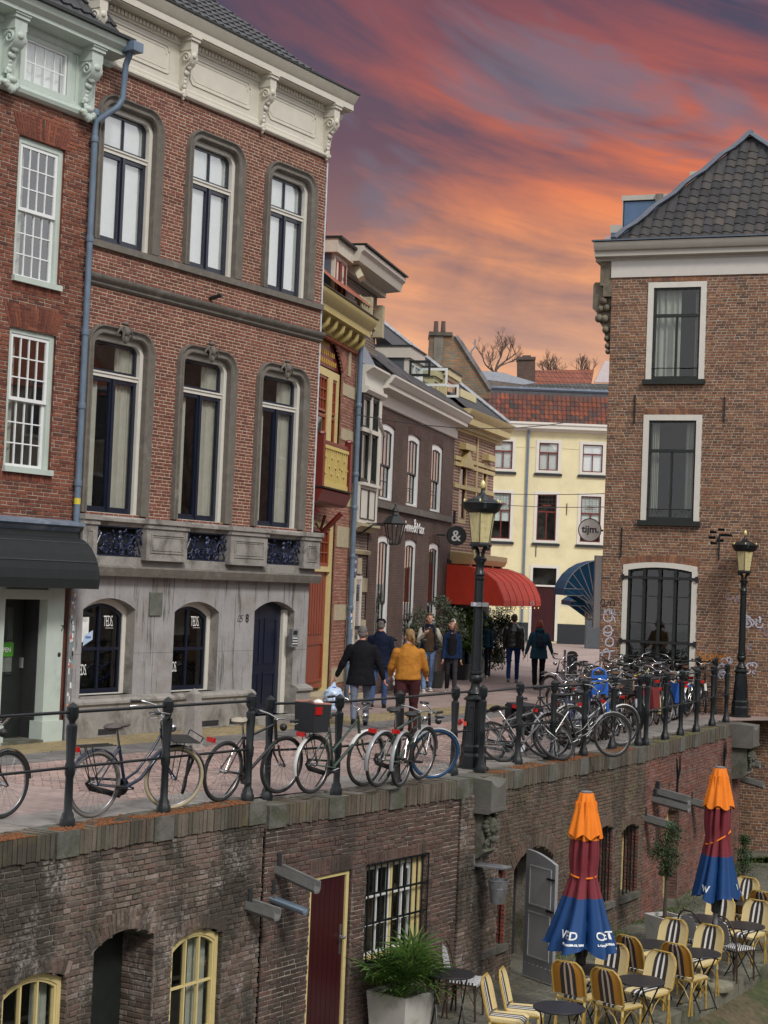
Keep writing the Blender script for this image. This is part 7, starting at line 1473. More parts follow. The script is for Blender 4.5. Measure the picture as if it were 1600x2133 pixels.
def chair(kind):
    y=kind=='y'; T=BAM if y else BAMD; t=thing('bistro_chair','x','chair',(0,0,0)); 
    bk_=lambda v:-.185-.10*v   # lean of the back (y); facing +y
    if y:
        f=lambda u,v:((( u-.5)*2*half(v),bk_(v)-.035*(1-((u-.5)*2)**2)*1.,.50+.40*v),(0,1,.2)); me=cm('yb',lambda:uvsheet(f,10,10,[WY,WO],'backrest')); inst('backrest',me,t)
    else:
        f=lambda u,v:((( u-.5)*2*.13*(math.sqrt(max(.02,1-((v-.5)*2)**4))),bk_(v)-.03,.50+.36*v),(0,1,.2)); me=cm('cb',lambda:uvsheet(f,8,10,[WC],'backrest')); inst('backrest',me,t)
    def fr():
        m=MB(); P=[(-.20,-.16,.0),(-.20,-.175,.46)]+[(-(half(v) if y else .21*math.sqrt(max(0,1-max(0,(v-.35)/.68)**2.2))),bk_(v)-.012,.50+.41*v) for v in [i/10 for i in range(11)]]
        P2=[(-x,a,b_) for x,a,b_ in P[::-1]]; 
        m.tube(P+P2,.0135,6); return m.mesh('back_frame',T,50)
    inst('back_frame',cm('bf'+kind,fr),t)
    fs=lambda u,v:(((u-.5)*.42*(1-.12*(1-v)),-.20+.41*v,.462+.004*math.sin(u*pi)-(.03 if v>.93 else 0)),(0,0,1)); inst('seat',cm('seat'+kind,lambda:uvsheet(fs,8,8,[WY if y else WC],'seat',th=.03)),t)
    m=cm('sf'+kind,lambda:MB().tube([(-.185,-.19,.435),(.185,-.19,.435),(.205,.19,.435),(-.205,.19,.435)],.013,6,closed=True).mesh('seat_frame',T,50)); inst('seat_frame',m,t)
    lg=cm('lg'+kind,lambda:MB().tube([(0,0,.43),(0,.02,.0)],.0145,6).mesh('leg',T,50))
    for sx in (-1,1): inst('leg',lg,t,(sx*.19,.185,0),(0,0,0)); 
    lr=cm('lr'+kind,lambda:MB().tube([(0,0,.45),(0,-.06,.0)],.0145,6).mesh('leg',T,50))
    for sx in (-1,1): inst('leg',lr,t,(sx*.195,-.165,0))
    br_=cm('br'+kind,lambda:MB().tube([(-.18,.19,.20),(-.09,.19,.34),(0,.19,.41),(.09,.19,.34),(.18,.19,.20)],.007,5).tube([(-.19,-.2,.2),(-.19,-.1,.34),(-.19,0,.41),(-.19,.1,.34),(-.19,.19,.2)],.007,5).tube([(.19,-.2,.2),(.19,-.1,.34),(.19,0,.41),(.19,.1,.34),(.19,.19,.2)],.007,5).tube([(-.18,-.2,.20),(-.09,-.19,.34),(0,-.19,.41),(.09,-.19,.34),(.18,-.2,.20)],.007,5).mesh('brace',T,50)); inst('brace',br_,t)
    bd=cm('bd'+kind,lambda:MB().lathe([(.018,0),(.018,.07)],8).mesh('binding',BIND if y else BINDD))
    for sx in (-1,1): inst('binding',bd,t,(sx*.19,.187,.34)); inst('binding',bd,t,(sx*.196,-.175,.36))
    return t
def copy_tree(o,parent=None):
    c=o.copy(); C.objects.link(c); c.parent=parent
    for ch in o.children: copy_tree(ch,c)
    return c
protos={}
def put_chair(kind,u,v,deg,label):
    p=G(u,v,ZT+.70); f=Vector((math.cos(R(deg)),math.sin(R(deg)),0)); loc=Vector((p.x,p.y,ZT))+f*.235
    if kind not in protos: c=protos[kind]=chair(kind)
    else: c=copy_tree(protos[kind])
    c.location=loc; c.rotation_euler=(0,0,R(deg-90+random.uniform(-6,6))); c['label']=label; c['group']='yellow rattan bistro chairs on the terrace' if kind=='y' else 'black and white chevron bistro chairs'
for a in (('y',1182,2037,48,'yellow bistro chair seen from behind, partly hidden by the near umbrella pole'),('y',1265,2054,45,'yellow bistro chair seen from behind, nearest in the middle of the bottom edge'),('y',1277,2001,228,'yellow bistro chair facing us just right of the near umbrella hem'),('y',1373,2018,226,'yellow bistro chair facing us with its seat beside the oval end of a black table'),
 ('y',1315,1983,47,'yellow bistro chair seen from behind, tucked between two that face us'),('y',1408,1998,44,'yellow bistro chair seen from behind left of the grey umbrella base'),('y',1400,1947,228,'yellow bistro chair facing us, with a black chevron chair right behind it'),('y',1475,1960,225,'yellow bistro chair facing us directly before the far umbrella pole'),
 ('y',1502,1896,230,'yellow bistro chair facing us beneath the hem of the far umbrella'),('y',1576,1906,226,'yellow bistro chair facing us at the right edge of the terrace'),('y',1528,1875,45,'yellow bistro chair seen from behind, half hidden under the far umbrella'),('y',1588,1884,42,'yellow bistro chair seen from behind cut by the right edge of the view'),('y',1554,1856,228,'farthest yellow bistro chair, facing us beyond the last table'),
 ('y',1019,2071,-16,'left yellow bistro chair of the close pair turned to the right'),('y',1054,2056,-14,'right yellow bistro chair of the close pair turned to the right'),
 ('c',1438,1927,44,'black chevron chair seen from behind, left one by the far umbrella'),('c',1510,1940,40,'black chevron chair seen from behind, right of the far umbrella pole'),('c',933,1996,-20,'black and white chevron chair standing against the wall beside the palm planter')): put_chair(*a)
TBK=M('black_table_top',(.022,.022,.026),.35,var=.4,sc=40); IR2=M('thin_black_steel',(.012,.012,.012),.45)
tproto=None
def table(u,v,label,rz):
    global tproto
    p=G(u,v,ZT+.73)
    if tproto is None:
        t=thing('bistro_table','x','table'); m=MB(); m.lathe([(.0,.712),(.295,.712),(.30,.715),(.30,.728),(.297,.732),(.0,.733)],36); m.build('table_top',TBK,t,smooth=30)
        lm_=MB().tube([(0,-.20,.0),(0,.0,.36),(0,.17,.71)],.010,6).mesh('leg',IR2)
        for sx,a in ((-1,0),(1,0),(-1,pi),(1,pi)): inst('leg',lm_,t,(sx*.17,0,0),(0,0,a))
        for y_ in (-.19,.19): m=MB(); m.tube([(-.17,y_,.03),(.17,y_,.03)],.008,5); m.build('crossbar',IR2,t)
        tproto=t
    else: t=copy_tree(tproto)
    t.location=(p.x,p.y,ZT); t.rotation_euler=(0,0,rz); t['label']=label; t['group']='round black bistro tables'
for a in ((1165,2098,'empty round black table nearest the viewer at the foot of the umbrella pole',.3),(1236,2019,'black table behind the near umbrella pole, left of a pushed together pair',.8),(1334,2042,'black table at the right of the nearest pair, between four yellow chairs',.7),(1362,1966,'black table partly hidden behind a yellow chair in the second row',.8),(1455,1984,'black table right of centre in the second row, above the umbrella base',.7),(1462,1912,'black table behind the far umbrella pole',.8),(1550,1927,'black table at the right in the third row',.9),(1556,1880,'farthest black table near the right edge',.5),(938,2027,'small black folding table beside the palm planter',.2)): table(*a)
# closed umbrellas
def umbrella(base,ztop,zstrap,zbot,rb,rs,label,seed,letters):
    t=thing('closed_umbrella',label,'umbrella',(base.x,base.y,ZT),0,'closed parasols on the terrace'); Hh=ztop-ZT; zs,zb=zstrap-ZT,zbot-ZT
    MB().tube([(0,0,0),(0,0,Hh)],.028,12).build('pole',M('grey_pole',(.22,.24,.27),.35,.5,var=.1),t,smooth=50)
    MB().lathe([(.0,0),(.265,0),(.275,.03),(.265,.075),(.23,.09),(.05,.09),(.05,.13),(0,.13)],32).build('base',M('mossy_concrete',(.22,.21,.15),.9,var=.3,sc=8,bump=.4),t,smooth=40)
    n=96; ph=seed; rngu=random.Random(seed); off=[rngu.uniform(-.5,.5) for _ in range(8)]
    def pleat(a,amp): x=a*4+ph+.45*math.sin(a*3+seed); s_2=abs(math.sin(x)); return 1-amp*(1-s_2**.55)*1.25+amp*.30*math.sin(a*5+seed*2)+amp*.12*math.sin(a*17+seed)
    def rad(z):   # envelope
        if z>=zs: k=(z-zs)/(Hh-zs); return rs*(1+.30*math.sin(min(1,k*1.6)*pi)*.55)*(1-.25*k)
        k=(zs-z)/(zs-zb); return rs+(rb-rs)*(k**1.15)
    OR=M('orange_canvas',(.80,.20,.006),.75,var=.10,sc=5); BU=M('burgundy_canvas',(.17,.018,.028),.75,var=.12,sc=5); BL=M('royal_blue_canvas',(.001,.045,.17),.7,var=.12,sc=5)
    zo=zs+(Hh-zs)*.42; zbl=zs-(zs-zb)*.30
    def skin(nm,zlist,mt,rm=1.,amp=None):
        m=MB(); vs=[];f=[]
        for z in zlist:
            a_=(.40 if z>zs else .36) if amp is None else amp; tight=math.exp(-((z-zs)/.09)**2); a_*=(1-.55*tight)
            for j in range(n):
                a=2*pi*j/n; r=rad(z)*rm*pleat(a+.25*(zs-z),a_); zz=z+(.035*math.sin(a*4+ph)+.02*math.sin(a*7) if abs(z-zb)<1e-6 else 0); vs.append((r*math.cos(a),r*math.sin(a),zz))
        k=len(zlist); m.add(vs,[(i*n+j,i*n+(j+1)%n,(i+1)*n+(j+1)%n,(i+1)*n+j) for i in range(k-1) for j in range(n)]); return m.build(nm,mt,t,smooth=70)
    ls=lambda a,b,k:[a+(b-a)*i/k for i in range(k+1)]
    skin('blue_skirt',ls(zb,zbl,10),BL); skin('burgundy_band',ls(zbl,zo,10),BU); skin('orange_band',ls(zo,Hh-.12,8),OR)
    m=MB(); vs=[];zl=[Hh-.55,Hh-.45,Hh-.3,Hh-.15,Hh-.07,Hh-.02]; rl=[.205,.185,.15,.115,.10,.085]
    for z,r in zip(zl,rl):
        for j in range(n): a=2*pi*j/n; vs.append((r*(1+.10*math.sin(a*9+ph)*(1 if z<Hh-.1 else .3))*math.cos(a),r*(1+.10*math.sin(a*9+ph)*(1 if z<Hh-.1 else .3))*math.sin(a),z+(.03*math.sin(a*6) if z==zl[0] else 0)))
    m.add(vs,[(i*n+j,i*n+(j+1)%n,(i+1)*n+(j+1)%n,(i+1)*n+j) for i in range(len(zl)-1) for j in range(n)]+[tuple(range((len(zl)-1)*n,len(zl)*n))]); m.build('orange_valance',OR,t,smooth=70)
    MB().lathe([(.0,Hh-.02),(.07,Hh-.02),(.075,Hh),(.0,Hh+.01)],16).build('top_cap',GALV,t)
    m=MB(); m.tube([((rs*.97)*math.cos(2*pi*i/24),(rs*.97)*math.sin(2*pi*i/24),zs+(.03*math.sin(2*pi*i/24) if seed<5 else .10*math.cos(2*pi*i/24))) for i in range(24)],.012,6,closed=True); m.build('tie_strap',OR,t)
    MB().lathe([(.05,zb-.22),(.065,zb-.2),(.065,zb+.1)],12).build('runner',M('dark_runner',(.04,.045,.05),.5),t); m=MB()
    for i in range(8): a=2*pi*i/8; m.tube([(.06*math.cos(a),.06*math.sin(a),zb-.12),(.13*math.cos(a),.13*math.sin(a),zb+.2)],.010,4)
    m.build('ribs',M('dark_runner',(.04,.045,.05)),t); m=MB(); m.tube([(.03,-.03,zb-.55),(.06,-.06,zb-.6),(.14,-.08,zb-.72),(.12,-.08,zb-.75),(.05,-.05,zb-.68)],.008,5); m.build('crank',GALV,t); MB().lathe([(.034,zb-.62),(.034,zb-.3)],12).build('sleeve',GALV,t)
    LW=M('white_print_letters',(.72,.75,.78),.7)
    for txt,a0,zc,sz in letters:
        me=textmesh(txt,sz,LW,0,1.0,.003); 
        for v in me.vertices: x,y_=v.co.x,v.co.y; z=zc-ZT+y_; r=rad(z)*1.0; a=a0+x/(rb*.85); rr=rad(z)*max(.94,pleat(a+.25*(zs-z),.36))+.008; v.co=(rr*math.cos(a),rr*math.sin(a),z)
        inst('lettering',me,t)
    return t
u1=G(1205,2142,ZT); u2=G(1486,2059,ZT)
umbrella(u1,-.01,-1.04,-1.95,.47,.165,'nearer closed parasol in orange, burgundy and blue with white letters',2.3,[('VED',-2.42,-1.78,.13),('OET',-1.20,-1.78,.13),('EEN OOER-OL TEN',-2.28,-1.85,.03),('L OORICER VEN',-1.18,-1.85,.03)])
umbrella(u2,.12,-.86,-1.68,.34,.17,'farther closed parasol in orange, burgundy and blue near the right edge',6.1,[('W',-2.5,-1.58,.12),('V',-.55,-1.56,.12)])
# planters
PLW=M('white_planter',(.50,.49,.46),.7,var=.12,sc=4,col2=(.32,.32,.27),c2f=.35,c2sc=5,bump=.1); SOIL=M('soil',(.03,.022,.015),.95)
def planter(loc,w,h,rz,label):
    t=thing('planter_box',label,'planter',loc,rz); m=MB(); i=w/2; j=w/2*.86; k=i-.03
    m.add([(-j,-j,0),(j,-j,0),(j,j,0),(-j,j,0),(-i,-i,h),(i,-i,h),(i,i,h),(-i,i,h),(-k,-k,h),(k,-k,h),(k,k,h),(-k,k,h),(-k,-k,h-.06),(k,-k,h-.06),(k,k,h-.06),(-k,k,h-.06)],[(0,1,5,4),(1,2,6,5),(2,3,7,6),(3,0,4,7),(4,5,9,8),(5,6,10,9),(6,7,11,10),(7,4,8,11),(8,9,13,12),(9,10,14,13),(10,11,15,14),(11,8,12,15)]); m.build('box',PLW,t); MB().quad((-k,-k,h-.06),(k,-k,h-.06),(k,k,h-.06),(-k,k,h-.06)).build('soil',SOIL,t); return t
pl1=G(832,2150,ZT); pl1.z=ZT
p1x=Yp(832,2055,pl1.y)
planter(pl1,.60,.50,R(52),'large white square planter holding the spiky green palm'); pl2=G(1383,1962,ZT); planter(pl2,.46,.42,R(30),'white square planter with a small clipped olive tree near the far doorway')
def leafmat(name,c1,c2,c3):
    m=brickmat(name,[c1,c2,c3,c1],.6,var=.15); return m
PG=leafmat('palm_green',(.035,.085,.018),(.06,.13,.025),(.10,.17,.03)); OG=leafmat('olive_green',(.05,.07,.04),(.08,.10,.065),(.12,.14,.10)); DGN=leafmat('dark_leaf',(.02,.045,.018),(.035,.07,.025),(.06,.10,.04))
def palm(loc,n,R0,label):
    t=thing('palm_plant',label,'plant',loc); random.seed(21)
    for k in range(n):
        az=random.uniform(0,2*pi); el=random.uniform(.15,1.45); L_=R0*random.uniform(.55,1.0); d=Vector((math.cos(az)*math.cos(el)*.8,math.sin(az)*math.cos(el)*.8,math.sin(el))); hub=d*L_*.55+Vector((random.uniform(-.12,.12),random.uniform(-.12,.12),0)); m=MB(); m.tube([(random.uniform(-.08,.08),random.uniform(-.08,.08),0),tuple(hub)],.005,4)
        side=d.cross(Vector((0,0,1))).normalized() if abs(d.z)<.98 else Vector((1,0,0)); up=side.cross(d)
        nl=15
        for i in range(nl):
            a=(i/(nl-1)-.5)*3.6; ld=(d*math.cos(a)+side*math.sin(a)+up*random.uniform(-.1,.1)).normalized(); ll=L_*random.uniform(.42,.55); w=.013; sd=ld.cross(up).normalized()*w; tip=hub+ld*ll-Vector((0,0,ll*.18)); mid=hub+ld*ll*.5
            m.add([hub,mid+sd,tip,mid-sd],[(0,1,2,3)],0,random.random())
        m.build('frond',PG,t)
    return t
palm(pl1+Vector((0,0,.46)),60,1.02,'bushy fan palm with spiky green leaves in the large white planter')
def foliage_tree(t,h0,crown,n,leaf,mt,trunk=None,seed=1,vert=.8,stem=True):
    """trunk and limbs plus a crown of small separate leaves in clumps; crown: list of (x,y,z,r)"""
    random.seed(seed)
    if stem:
        m=MB(); m.tube([(0,0,0),(.01,.01,h0*.5),(0,0,h0)],[.035,.028,.022],7)
        for (x,y,z,r) in crown: m.tube([(0,0,h0*.9),(x*.5,y*.5,(h0+z)/2),(x,y,z)],[.018,.012,.005],5)
        m.build('trunk',trunk or BARK,t)
    m=MB(); tw=MB()
    for (x,y,z,r) in crown:
        for k in range(int(n)):
            a=random.uniform(0,2*pi); e=random.uniform(-1.2,1.5); rr=r*random.random()**.45*random.choice((1,1,.9,1.12)); d=Vector((math.cos(a)*math.cos(e),math.sin(a)*math.cos(e),math.sin(e)*vert)); p=Vector((x,y,z))+d*rr
            l=leaf*random.uniform(.6,1.3); u=Vector((random.gauss(0,1),random.gauss(0,1),random.gauss(.4,1))).normalized(); s=u.cross(Vector((random.gauss(0,1),random.gauss(0,1),random.gauss(0,1)))).normalized()*l*.22
            m.add([p,p+u*l*.5+s,p+u*l,p+u*l*.5-s],[(0,1,2,3)],0,random.random()+.001)
            if k%14==0: tw.tube([(x,y,z),tuple(p+u*l)],.0035,3)
    m.build('crown',mt,t); tw.build('twigs',trunk or BARK,t,kind='stuff')
ot=thing('olive_tree','small clipped olive tree in the white planter by the far doorway','tree',pl2+Vector((0,0,.36))); foliage_tree(ot,.85,[(0,0,1.15,.26),(.08,.0,1.35,.2),(-.1,.05,1.0,.22),(.05,-.08,.95,.2),(0,0,.75,.14)],380,.05,DGN,seed=2)
# ------------------------------------------------------------- bicycles
TYR=M('tyre_black',(.018,.018,.018),.8); TYC=M('tyre_cream',(.42,.36,.24),.8); TYB=M('tyre_blue',(.01,.06,.16),.7); RIM=M('alu_rim',(.26,.26,.27),.35,.8,var=.1); CHR=M('chrome',(.42,.42,.43),.22,1.,var=.05); BLKM=M('matt_black',(.015,.015,.017),.5); REDL=M('red_lens',(.45,.012,.01),.25)
PC_={}
def paint(n,c): return M('frame_'+n,c,.3,var=.12,sc=6,coat=.4)
COL=dict(navy=(.012,.02,.045),black=(.012,.012,.013),green=(.03,.055,.04),silver=(.30,.31,.33),red=(.25,.015,.012),blue=(.01,.06,.28),white=(.6,.6,.58),teal=(.03,.12,.13),cream=(.50,.40,.18),yellow=(.55,.5,.05),orange=(.6,.22,.02),grey=(.10,.105,.11))
def wheel_meshes(ty,r=.335,rim=RIM):
    ty_m=cm(('ty',ty.name,r),lambda:MB().tube([(r*math.cos(2*pi*i/40),0,r*math.sin(2*pi*i/40)) for i in range(40)],.021,8,closed=True).mesh('tyre',ty,60))
    rm=cm(('rm',rim.name,r),lambda:MB().tube([((r-.025)*math.cos(2*pi*i/40),0,(r-.025)*math.sin(2*pi*i/40)) for i in range(40)],.008,6,closed=True).mesh('rim',rim,60))
    def sp_():
        m=MB()
        for i in range(28): a=2*pi*i/28; sg=1 if i%2 else -1; a2=a+sg*.45*(1 if i%4<2 else -1); m.tube([(.022*math.cos(a2),sg*.03,.022*math.sin(a2)),((r-.03)*math.cos(a),0,(r-.03)*math.sin(a))],.0013,3,cap=False)
        return m.mesh('spokes',CHR)
    sp=cm(('sp',r),sp_); hb=cm('hub',lambda:MB().lathe([(.012,-.055),(.024,-.035),(.024,-.03),(.017,-.025),(.017,.025),(.024,.03),(.024,.035),(.012,.055)],12,mat=Matrix.Rotation(pi/2,4,'X')).mesh('hub',CHR,40))
    return (('tyre',ty_m),('rim',rm),('spokes',sp),('hub',hb))
def bike(rear,ang,label,col='black',style='oma',tyre=TYR,rim=RIM,fender='black',lean=.07,steer=.0,saddle=BLKM,bars='up',rack=True,frack=False,extra=(),group='bicycles parked along the quay',case=True,z=None,bh=1.0,rear_t=None):
    """rear: ground point of the back wheel; the bicycle points along ang"""
    t=thing('bicycle',label,'bicycle',(rear.x,rear.y,rear.z if z is None else z),0,group); t.matrix_world=Matrix.Translation(t.location)@Matrix.Rotation(ang,4,'Z')@Matrix.Rotation(lean,4,'X')
    F=paint(col,COL[col]); FD=paint(fender,COL[fender]) if fender in COL else None; r=.345; wb=1.08
    # steering head
    ht=Vector((.86,0,.86)); hb=Vector((.93,0,.62)); bb=Vector((.42,0,.28)); st=Vector((.29,0,.72)); ra=Vector((0,0,r)); fa=Vector((wb,0,r))
    ax=(ht-hb).normalized(); SM=Matrix.Translation(hb)@Matrix.Rotation(steer,4,ax)@Matrix.Translation(-hb)
    def part(nm,m,mt,sm=50,par=t,steered=False):
        o=m.build(nm,mt,par,sm); 
        if steered: o.matrix_local=SM
        return o
    def frame():
        m=MB(); m.tube([bb,st],.017,8)
        if style=='oma': m.tube([hb+Vector((-.005,0,.03)),Vector((.78,0,.52)),Vector((.62,0,.36)),bb],.019,8); m.tube([ht-Vector((0,0,.05)),Vector((.74,0,.64)),Vector((.56,0,.44)),Vector((.40,0,.36))],.014,8)
        elif style=='mixte': m.tube([hb,bb],.019,8); m.tube([ht-Vector((0,0,.03)),Vector((.36,0,.46))],.015,8)
        else: m.tube([hb+Vector((0,0,.02)),bb],.019,8); m.tube([ht-Vector((0,0,.03)),st-Vector((0,0,.03))],.016,8)
        m.tube([hb-ax*.02,ht+ax*.02],.020,8)
        for s in (-1,1): m.tube([bb+Vector((0,s*.03,0)),ra+Vector((0,s*.055,0))],.010,6); m.tube([st+Vector((.0,s*.015,-.02)),ra+Vector((0,s*.055,0))],.009,6)
        return m.mesh('frame',F,50)
    inst('frame',cm(('fr',style,col),frame),t)
    fk=cm(('fk',col),lambda:(lambda m:([m.tube([hb-ax*.02+Vector((0,s*.035,-.01)),hb+Vector((.035,s*.05,-.14)),fa+Vector((0,s*.055,0))],[.014,.012,.009],6) for s in (-1,1)],m.mesh('fork',F,50))[1])(MB())); o=inst('fork',fk,t); o.matrix_local=SM
    for (c,sd_) in ((ra,0),(fa,1)):
        w=bpy.data.objects.new('wheel',None); C.objects.link(w); w.parent=t; w.matrix_local=(SM if sd_ else Matrix.Identity(4))@Matrix.Translation(c)@Matrix.Rotation(random.random()*3,4,'Y')
        for nm,me in wheel_meshes(tyre if (sd_ or rear_t is None) else rear_t,.322,rim): inst(nm,me,w)
        if FD:
            def fen():
                m=MB(); rr=.362; A=[(R(8),R(178))] if not sd_ else [(R(25),R(172))]; a0,a1=A[0]; n=16; vs=[]
                for i in range(n+1):
                    a=a0+(a1-a0)*i/n
                    if sd_: a=pi-a*1.0 if False else a
                    for y,d in ((-.028,-.012),(-.014,.0),(.014,.0),(.028,-.012)): vs.append(((rr+d)*math.cos(a),y,(rr+d)*math.sin(a)))
                m.add(vs,[(4*i+k,4*i+k+1,4*i+k+5,4*i+k+4) for i in range(n) for k in range(3)]); return m.mesh('mudguard',FD,60)
            o=inst('mudguard',cm(('fd',fender,sd_),fen),t); o.matrix_local=(SM if sd_ else Matrix.Identity(4))@Matrix.Translation(c)@(Matrix.Rotation(-.35 if not sd_ else .35,4,'Y'))
    sp=Vector((.245,0,.86*bh)); part('seat_post',MB().tube([st,sp],.013,8),CHR)
    sm_=cm(('sd',saddle.name),lambda:(lambda m:(m.ball((-.07,0,0),(.10,.085,.035),12,6),m.ball((.06,0,.0),(.12,.035,.026),12,6),m.tube([(-.1,-.035,-.045),(.08,-.015,-.035)],.005,4),m.tube([(-.1,.035,-.045),(.08,.015,-.035)],.005,4),m.mesh('saddle',saddle,60))[-1])(MB())); inst('saddle',sm_,t,sp+Vector((0,0,.05)),(0,-.06,0))
    top=ht+ax*.02; hz=1.06*bh if bars=='up' else .98; q=top+ax*(hz-.12-top.z)
    part('stem',MB().tube([top,q,q+Vector((.04,0,.03))],.012,8),CHR,steered=True)
    c=q+Vector((.05,0,.03))
    def hbm():
        m=MB()
        if bars=='up': P=[(-.30,-.285,.10),(-.16,-.27,.115),(-.03,-.20,.09),(0,-.09,.0),(0,.09,0),(-.03,.20,.09),(-.16,.27,.115),(-.30,.285,.10)]
        elif bars=='drop': P=[(-.02,-.20,-.12),(.07,-.20,-.1),(.09,-.2,-.02),(.0,-.19,.0),(0,0,0),(.0,.19,.0),(.09,.2,-.02),(.07,.20,-.1),(-.02,.20,-.12)]
        else: P=[(-.06,-.29,.04),(-.02,-.14,.03),(0,0,0),(-.02,.14,.03),(-.06,.29,.04)]
        m.tube(P,.011,8); 
        for s in (-1,1): e=P[0] if s<0 else P[-1]; m.tube([(e[0]+.08,e[1]*.98,e[2]+.0),(e[0]+.10,e[1]*.94,e[2]-.03),(e[0]+.01,e[1]*.98,e[2]-.045)],.005,5)
        return m.mesh('handlebar',CHR,60)
    o=inst('handlebar',cm(('hb',bars),hbm),t); o.matrix_local=SM@Matrix.Translation(c)
    gp=cm('grip',lambda:MB().tube([(0,0,0),(-.12,0,-.005)],.017,8).mesh('grip',BLKM,50))
    for s in (-1,1): o=inst('grip',gp,t); o.matrix_local=SM@Matrix.Translation(c+(Vector((-.18,s*.272,.113)) if bars=='up' else Vector((.03,s*.28,.04))))
    part('bell_and_lamp',MB().ball((c.x+.10,0,c.z-.10),(.045,.045,.045),10,8),CHR if col!='black' else BLKM,steered=True)
    m=MB()
    if case: m.tube([bb+Vector((.03,.05,.0)),bb+Vector((-.02,.05,.075)),ra+Vector((.0,.06,.05)),ra+Vector((-.05,.06,0)),ra+Vector((.0,.06,-.05)),bb+Vector((-.02,.05,-.085))],.03,6,closed=True,sq=.5)
    m.lathe([(.09,-.006),(.09,.006)],24,mat=Matrix.Translation(bb+Vector((0,.05,0)))@Matrix.Rotation(pi/2,4,'X')); part('chain_case',m,BLKM if case else CHR)
    ca=random.uniform(-.6,.9); cv=Vector((math.cos(ca)*.165,0,math.sin(ca)*.165)); m=MB()
    for s in (1,-1): m.tube([bb+Vector((0,s*.075,0)),bb+cv*s+Vector((0,s*.085,0))],.010,6)
    part('crank',m,CHR)
    pdm=cm('pedal',lambda:MB().box(-.045,.045,-.042,.042,-.012,.012).mesh('pedal',BLKM))
    for s in (1,-1): p=bb+cv*s; inst('pedal',pdm,t,(p.x,s*.132,p.z))
    if rack: 
        def rk():
            m=MB()
            for y in (-.06,0,.06): m.tube([(.20,y,.74),(-.26,y,.74)],.006,5)
            m.tube([(-.26,-.06,.74),(-.27,0,.74),(-.26,.06,.74)],.006,5)
            for s in (-1,1): m.tube([(-.12,s*.06,.74),(0,s*.065,r)],.006,5); m.tube([(-.2,s*.06,.74),(0,s*.065,r)],.005,5)
            return m.mesh('carrier',BLKM,50)
        inst('carrier',cm('rack',rk),t)
    m=MB(); m.box(-.30,-.265,-.05,.05,.69,.74); part('tail_light',m,REDL)
    m=MB(); m.tube([(.36,.05,.26),(.30,.16,.02)] if lean>0 else [(.36,-.05,.26),(.30,-.16,.02)],.009,5); part('stand',m,BLKM)
    if frack: m=MB(); m.box(.95,1.25,-.17,.17,.765,.775); m.tube([(1.25,-.17,.78),(1.27,-.17,.83),(1.27,.17,.83),(1.25,.17,.78)],.007,5); [m.tube([(.95,y,.77),(1.25,y,.77)],.006,5) for y in (-.17,-.06,.06,.17)]; m.tube([(1.1,-.1,.77),fa+Vector((0,-.06,0))],.006,5); m.tube([(1.1,.1,.77),fa+Vector((0,.06,0))],.006,5); part('front_carrier',m,BLKM,steered=True)
    for e in extra: e(t,part)
    return t
def crate(x0,x1,z0,z1,mt,w=.19,nm='crate'):
    def f(t,part):
        m=MB(); n=5
        for i in range(n):
            z=z0+(z1-z0)*i/(n-.0); m.box(x0,x1,-w,-w+.01,z,z+(z1-z0)*.14).box(x0,x1,w-.01,w,z,z+(z1-z0)*.14).box(x0,x0+.01,-w+.01,w-.01,z,z+(z1-z0)*.14).box(x1-.01,x1,-w+.01,w-.01,z,z+(z1-z0)*.14)
        for x in (x0,x1-.02): 
            for y in (-w,w-.02): m.box(x+.001,x+.02,y+.001,y+.019,z0,z1-.001)
        m.box(x0,x1,-w,w,z0,z0+.01); part(nm,m,mt)
    return f
def bag(mt,both=True,z0=.36,z1=.72):
    def f(t,part):
        for s in ((-1,1) if both else (1,)):
            m=MB(); m.prism([(-.25,z0),(.10,z0),(.13,z1),(-.28,z1)],s*.08 if s>0 else s*.22,s*.22 if s>0 else s*.08); part('pannier',m,mt)
        m=MB(); m.box(-.27,.12,-.2,.2,z1,z1+.03); part('pannier_flap',m,mt)
    return f
def kidseat(mt):
    def f(t,part): m=MB(); m.prism([(-.12,.80),(.16,.80),(.18,.86),(-.02,.88),(-.13,1.12),(-.18,1.12)],-.13,.13); m.tube([(-.155,-.12,1.10),(-.175,-.10,1.2),(-.185,0,1.25),(-.175,.10,1.2),(-.155,.12,1.10)],.018,6); m.box(-.02,.16,-.17,-.14,.84,1.0).box(-.02,.16,.14,.17,.84,1.0).box(.06,.14,-.17,-.13,.35,.84).box(.06,.14,.13,.17,.35,.84); part('child_seat',m,mt)
    return f
KB_=M('black_crate',(.016,.016,.018),.7); BSK=M('wicker',(.30,.20,.09),.8,var=.3,sc=20)
def cgrate(p,q): return math.atan2(q.y-p.y,q.x-p.x)
def px_ang(u0,v0,u1,v1,z=0): a=G(u0,v0,z); b=G(u1,v1,z); return a,cgrate(a,b)
def nb(u,v,deg,label,z=0,**k):
    p=G(u,v,z); p.z=z; return bike(p,R(deg),label,z=z,**k)
random.seed(8)
nb(-172,1730,58,'black bicycle at the left edge of the view, only its front wheel showing',style='oma')
def chainlock(t,part): m=MB(); m.tube([(1.32,.02,.66),(1.4,.05,.5),(1.36,.1,.3),(1.27,.03,.16),(1.22,-.05,.25),(1.24,-.05,.5),(1.30,-.02,.64)],.018,6,closed=True); part('chain_lock',m,BLKM)
nb(190,1704,50,'dark navy upright bicycle with a cream front tyre and front carrier',col='navy',style='oma',tyre=TYC,rear_t=M('tyre_grey',(.14,.13,.12),.8),fender='navy',steer=-.35,frack=True,saddle=M('grey_saddle',(.10,.085,.08),.8),lean=.06,extra=(chainlock,),bh=1.02)
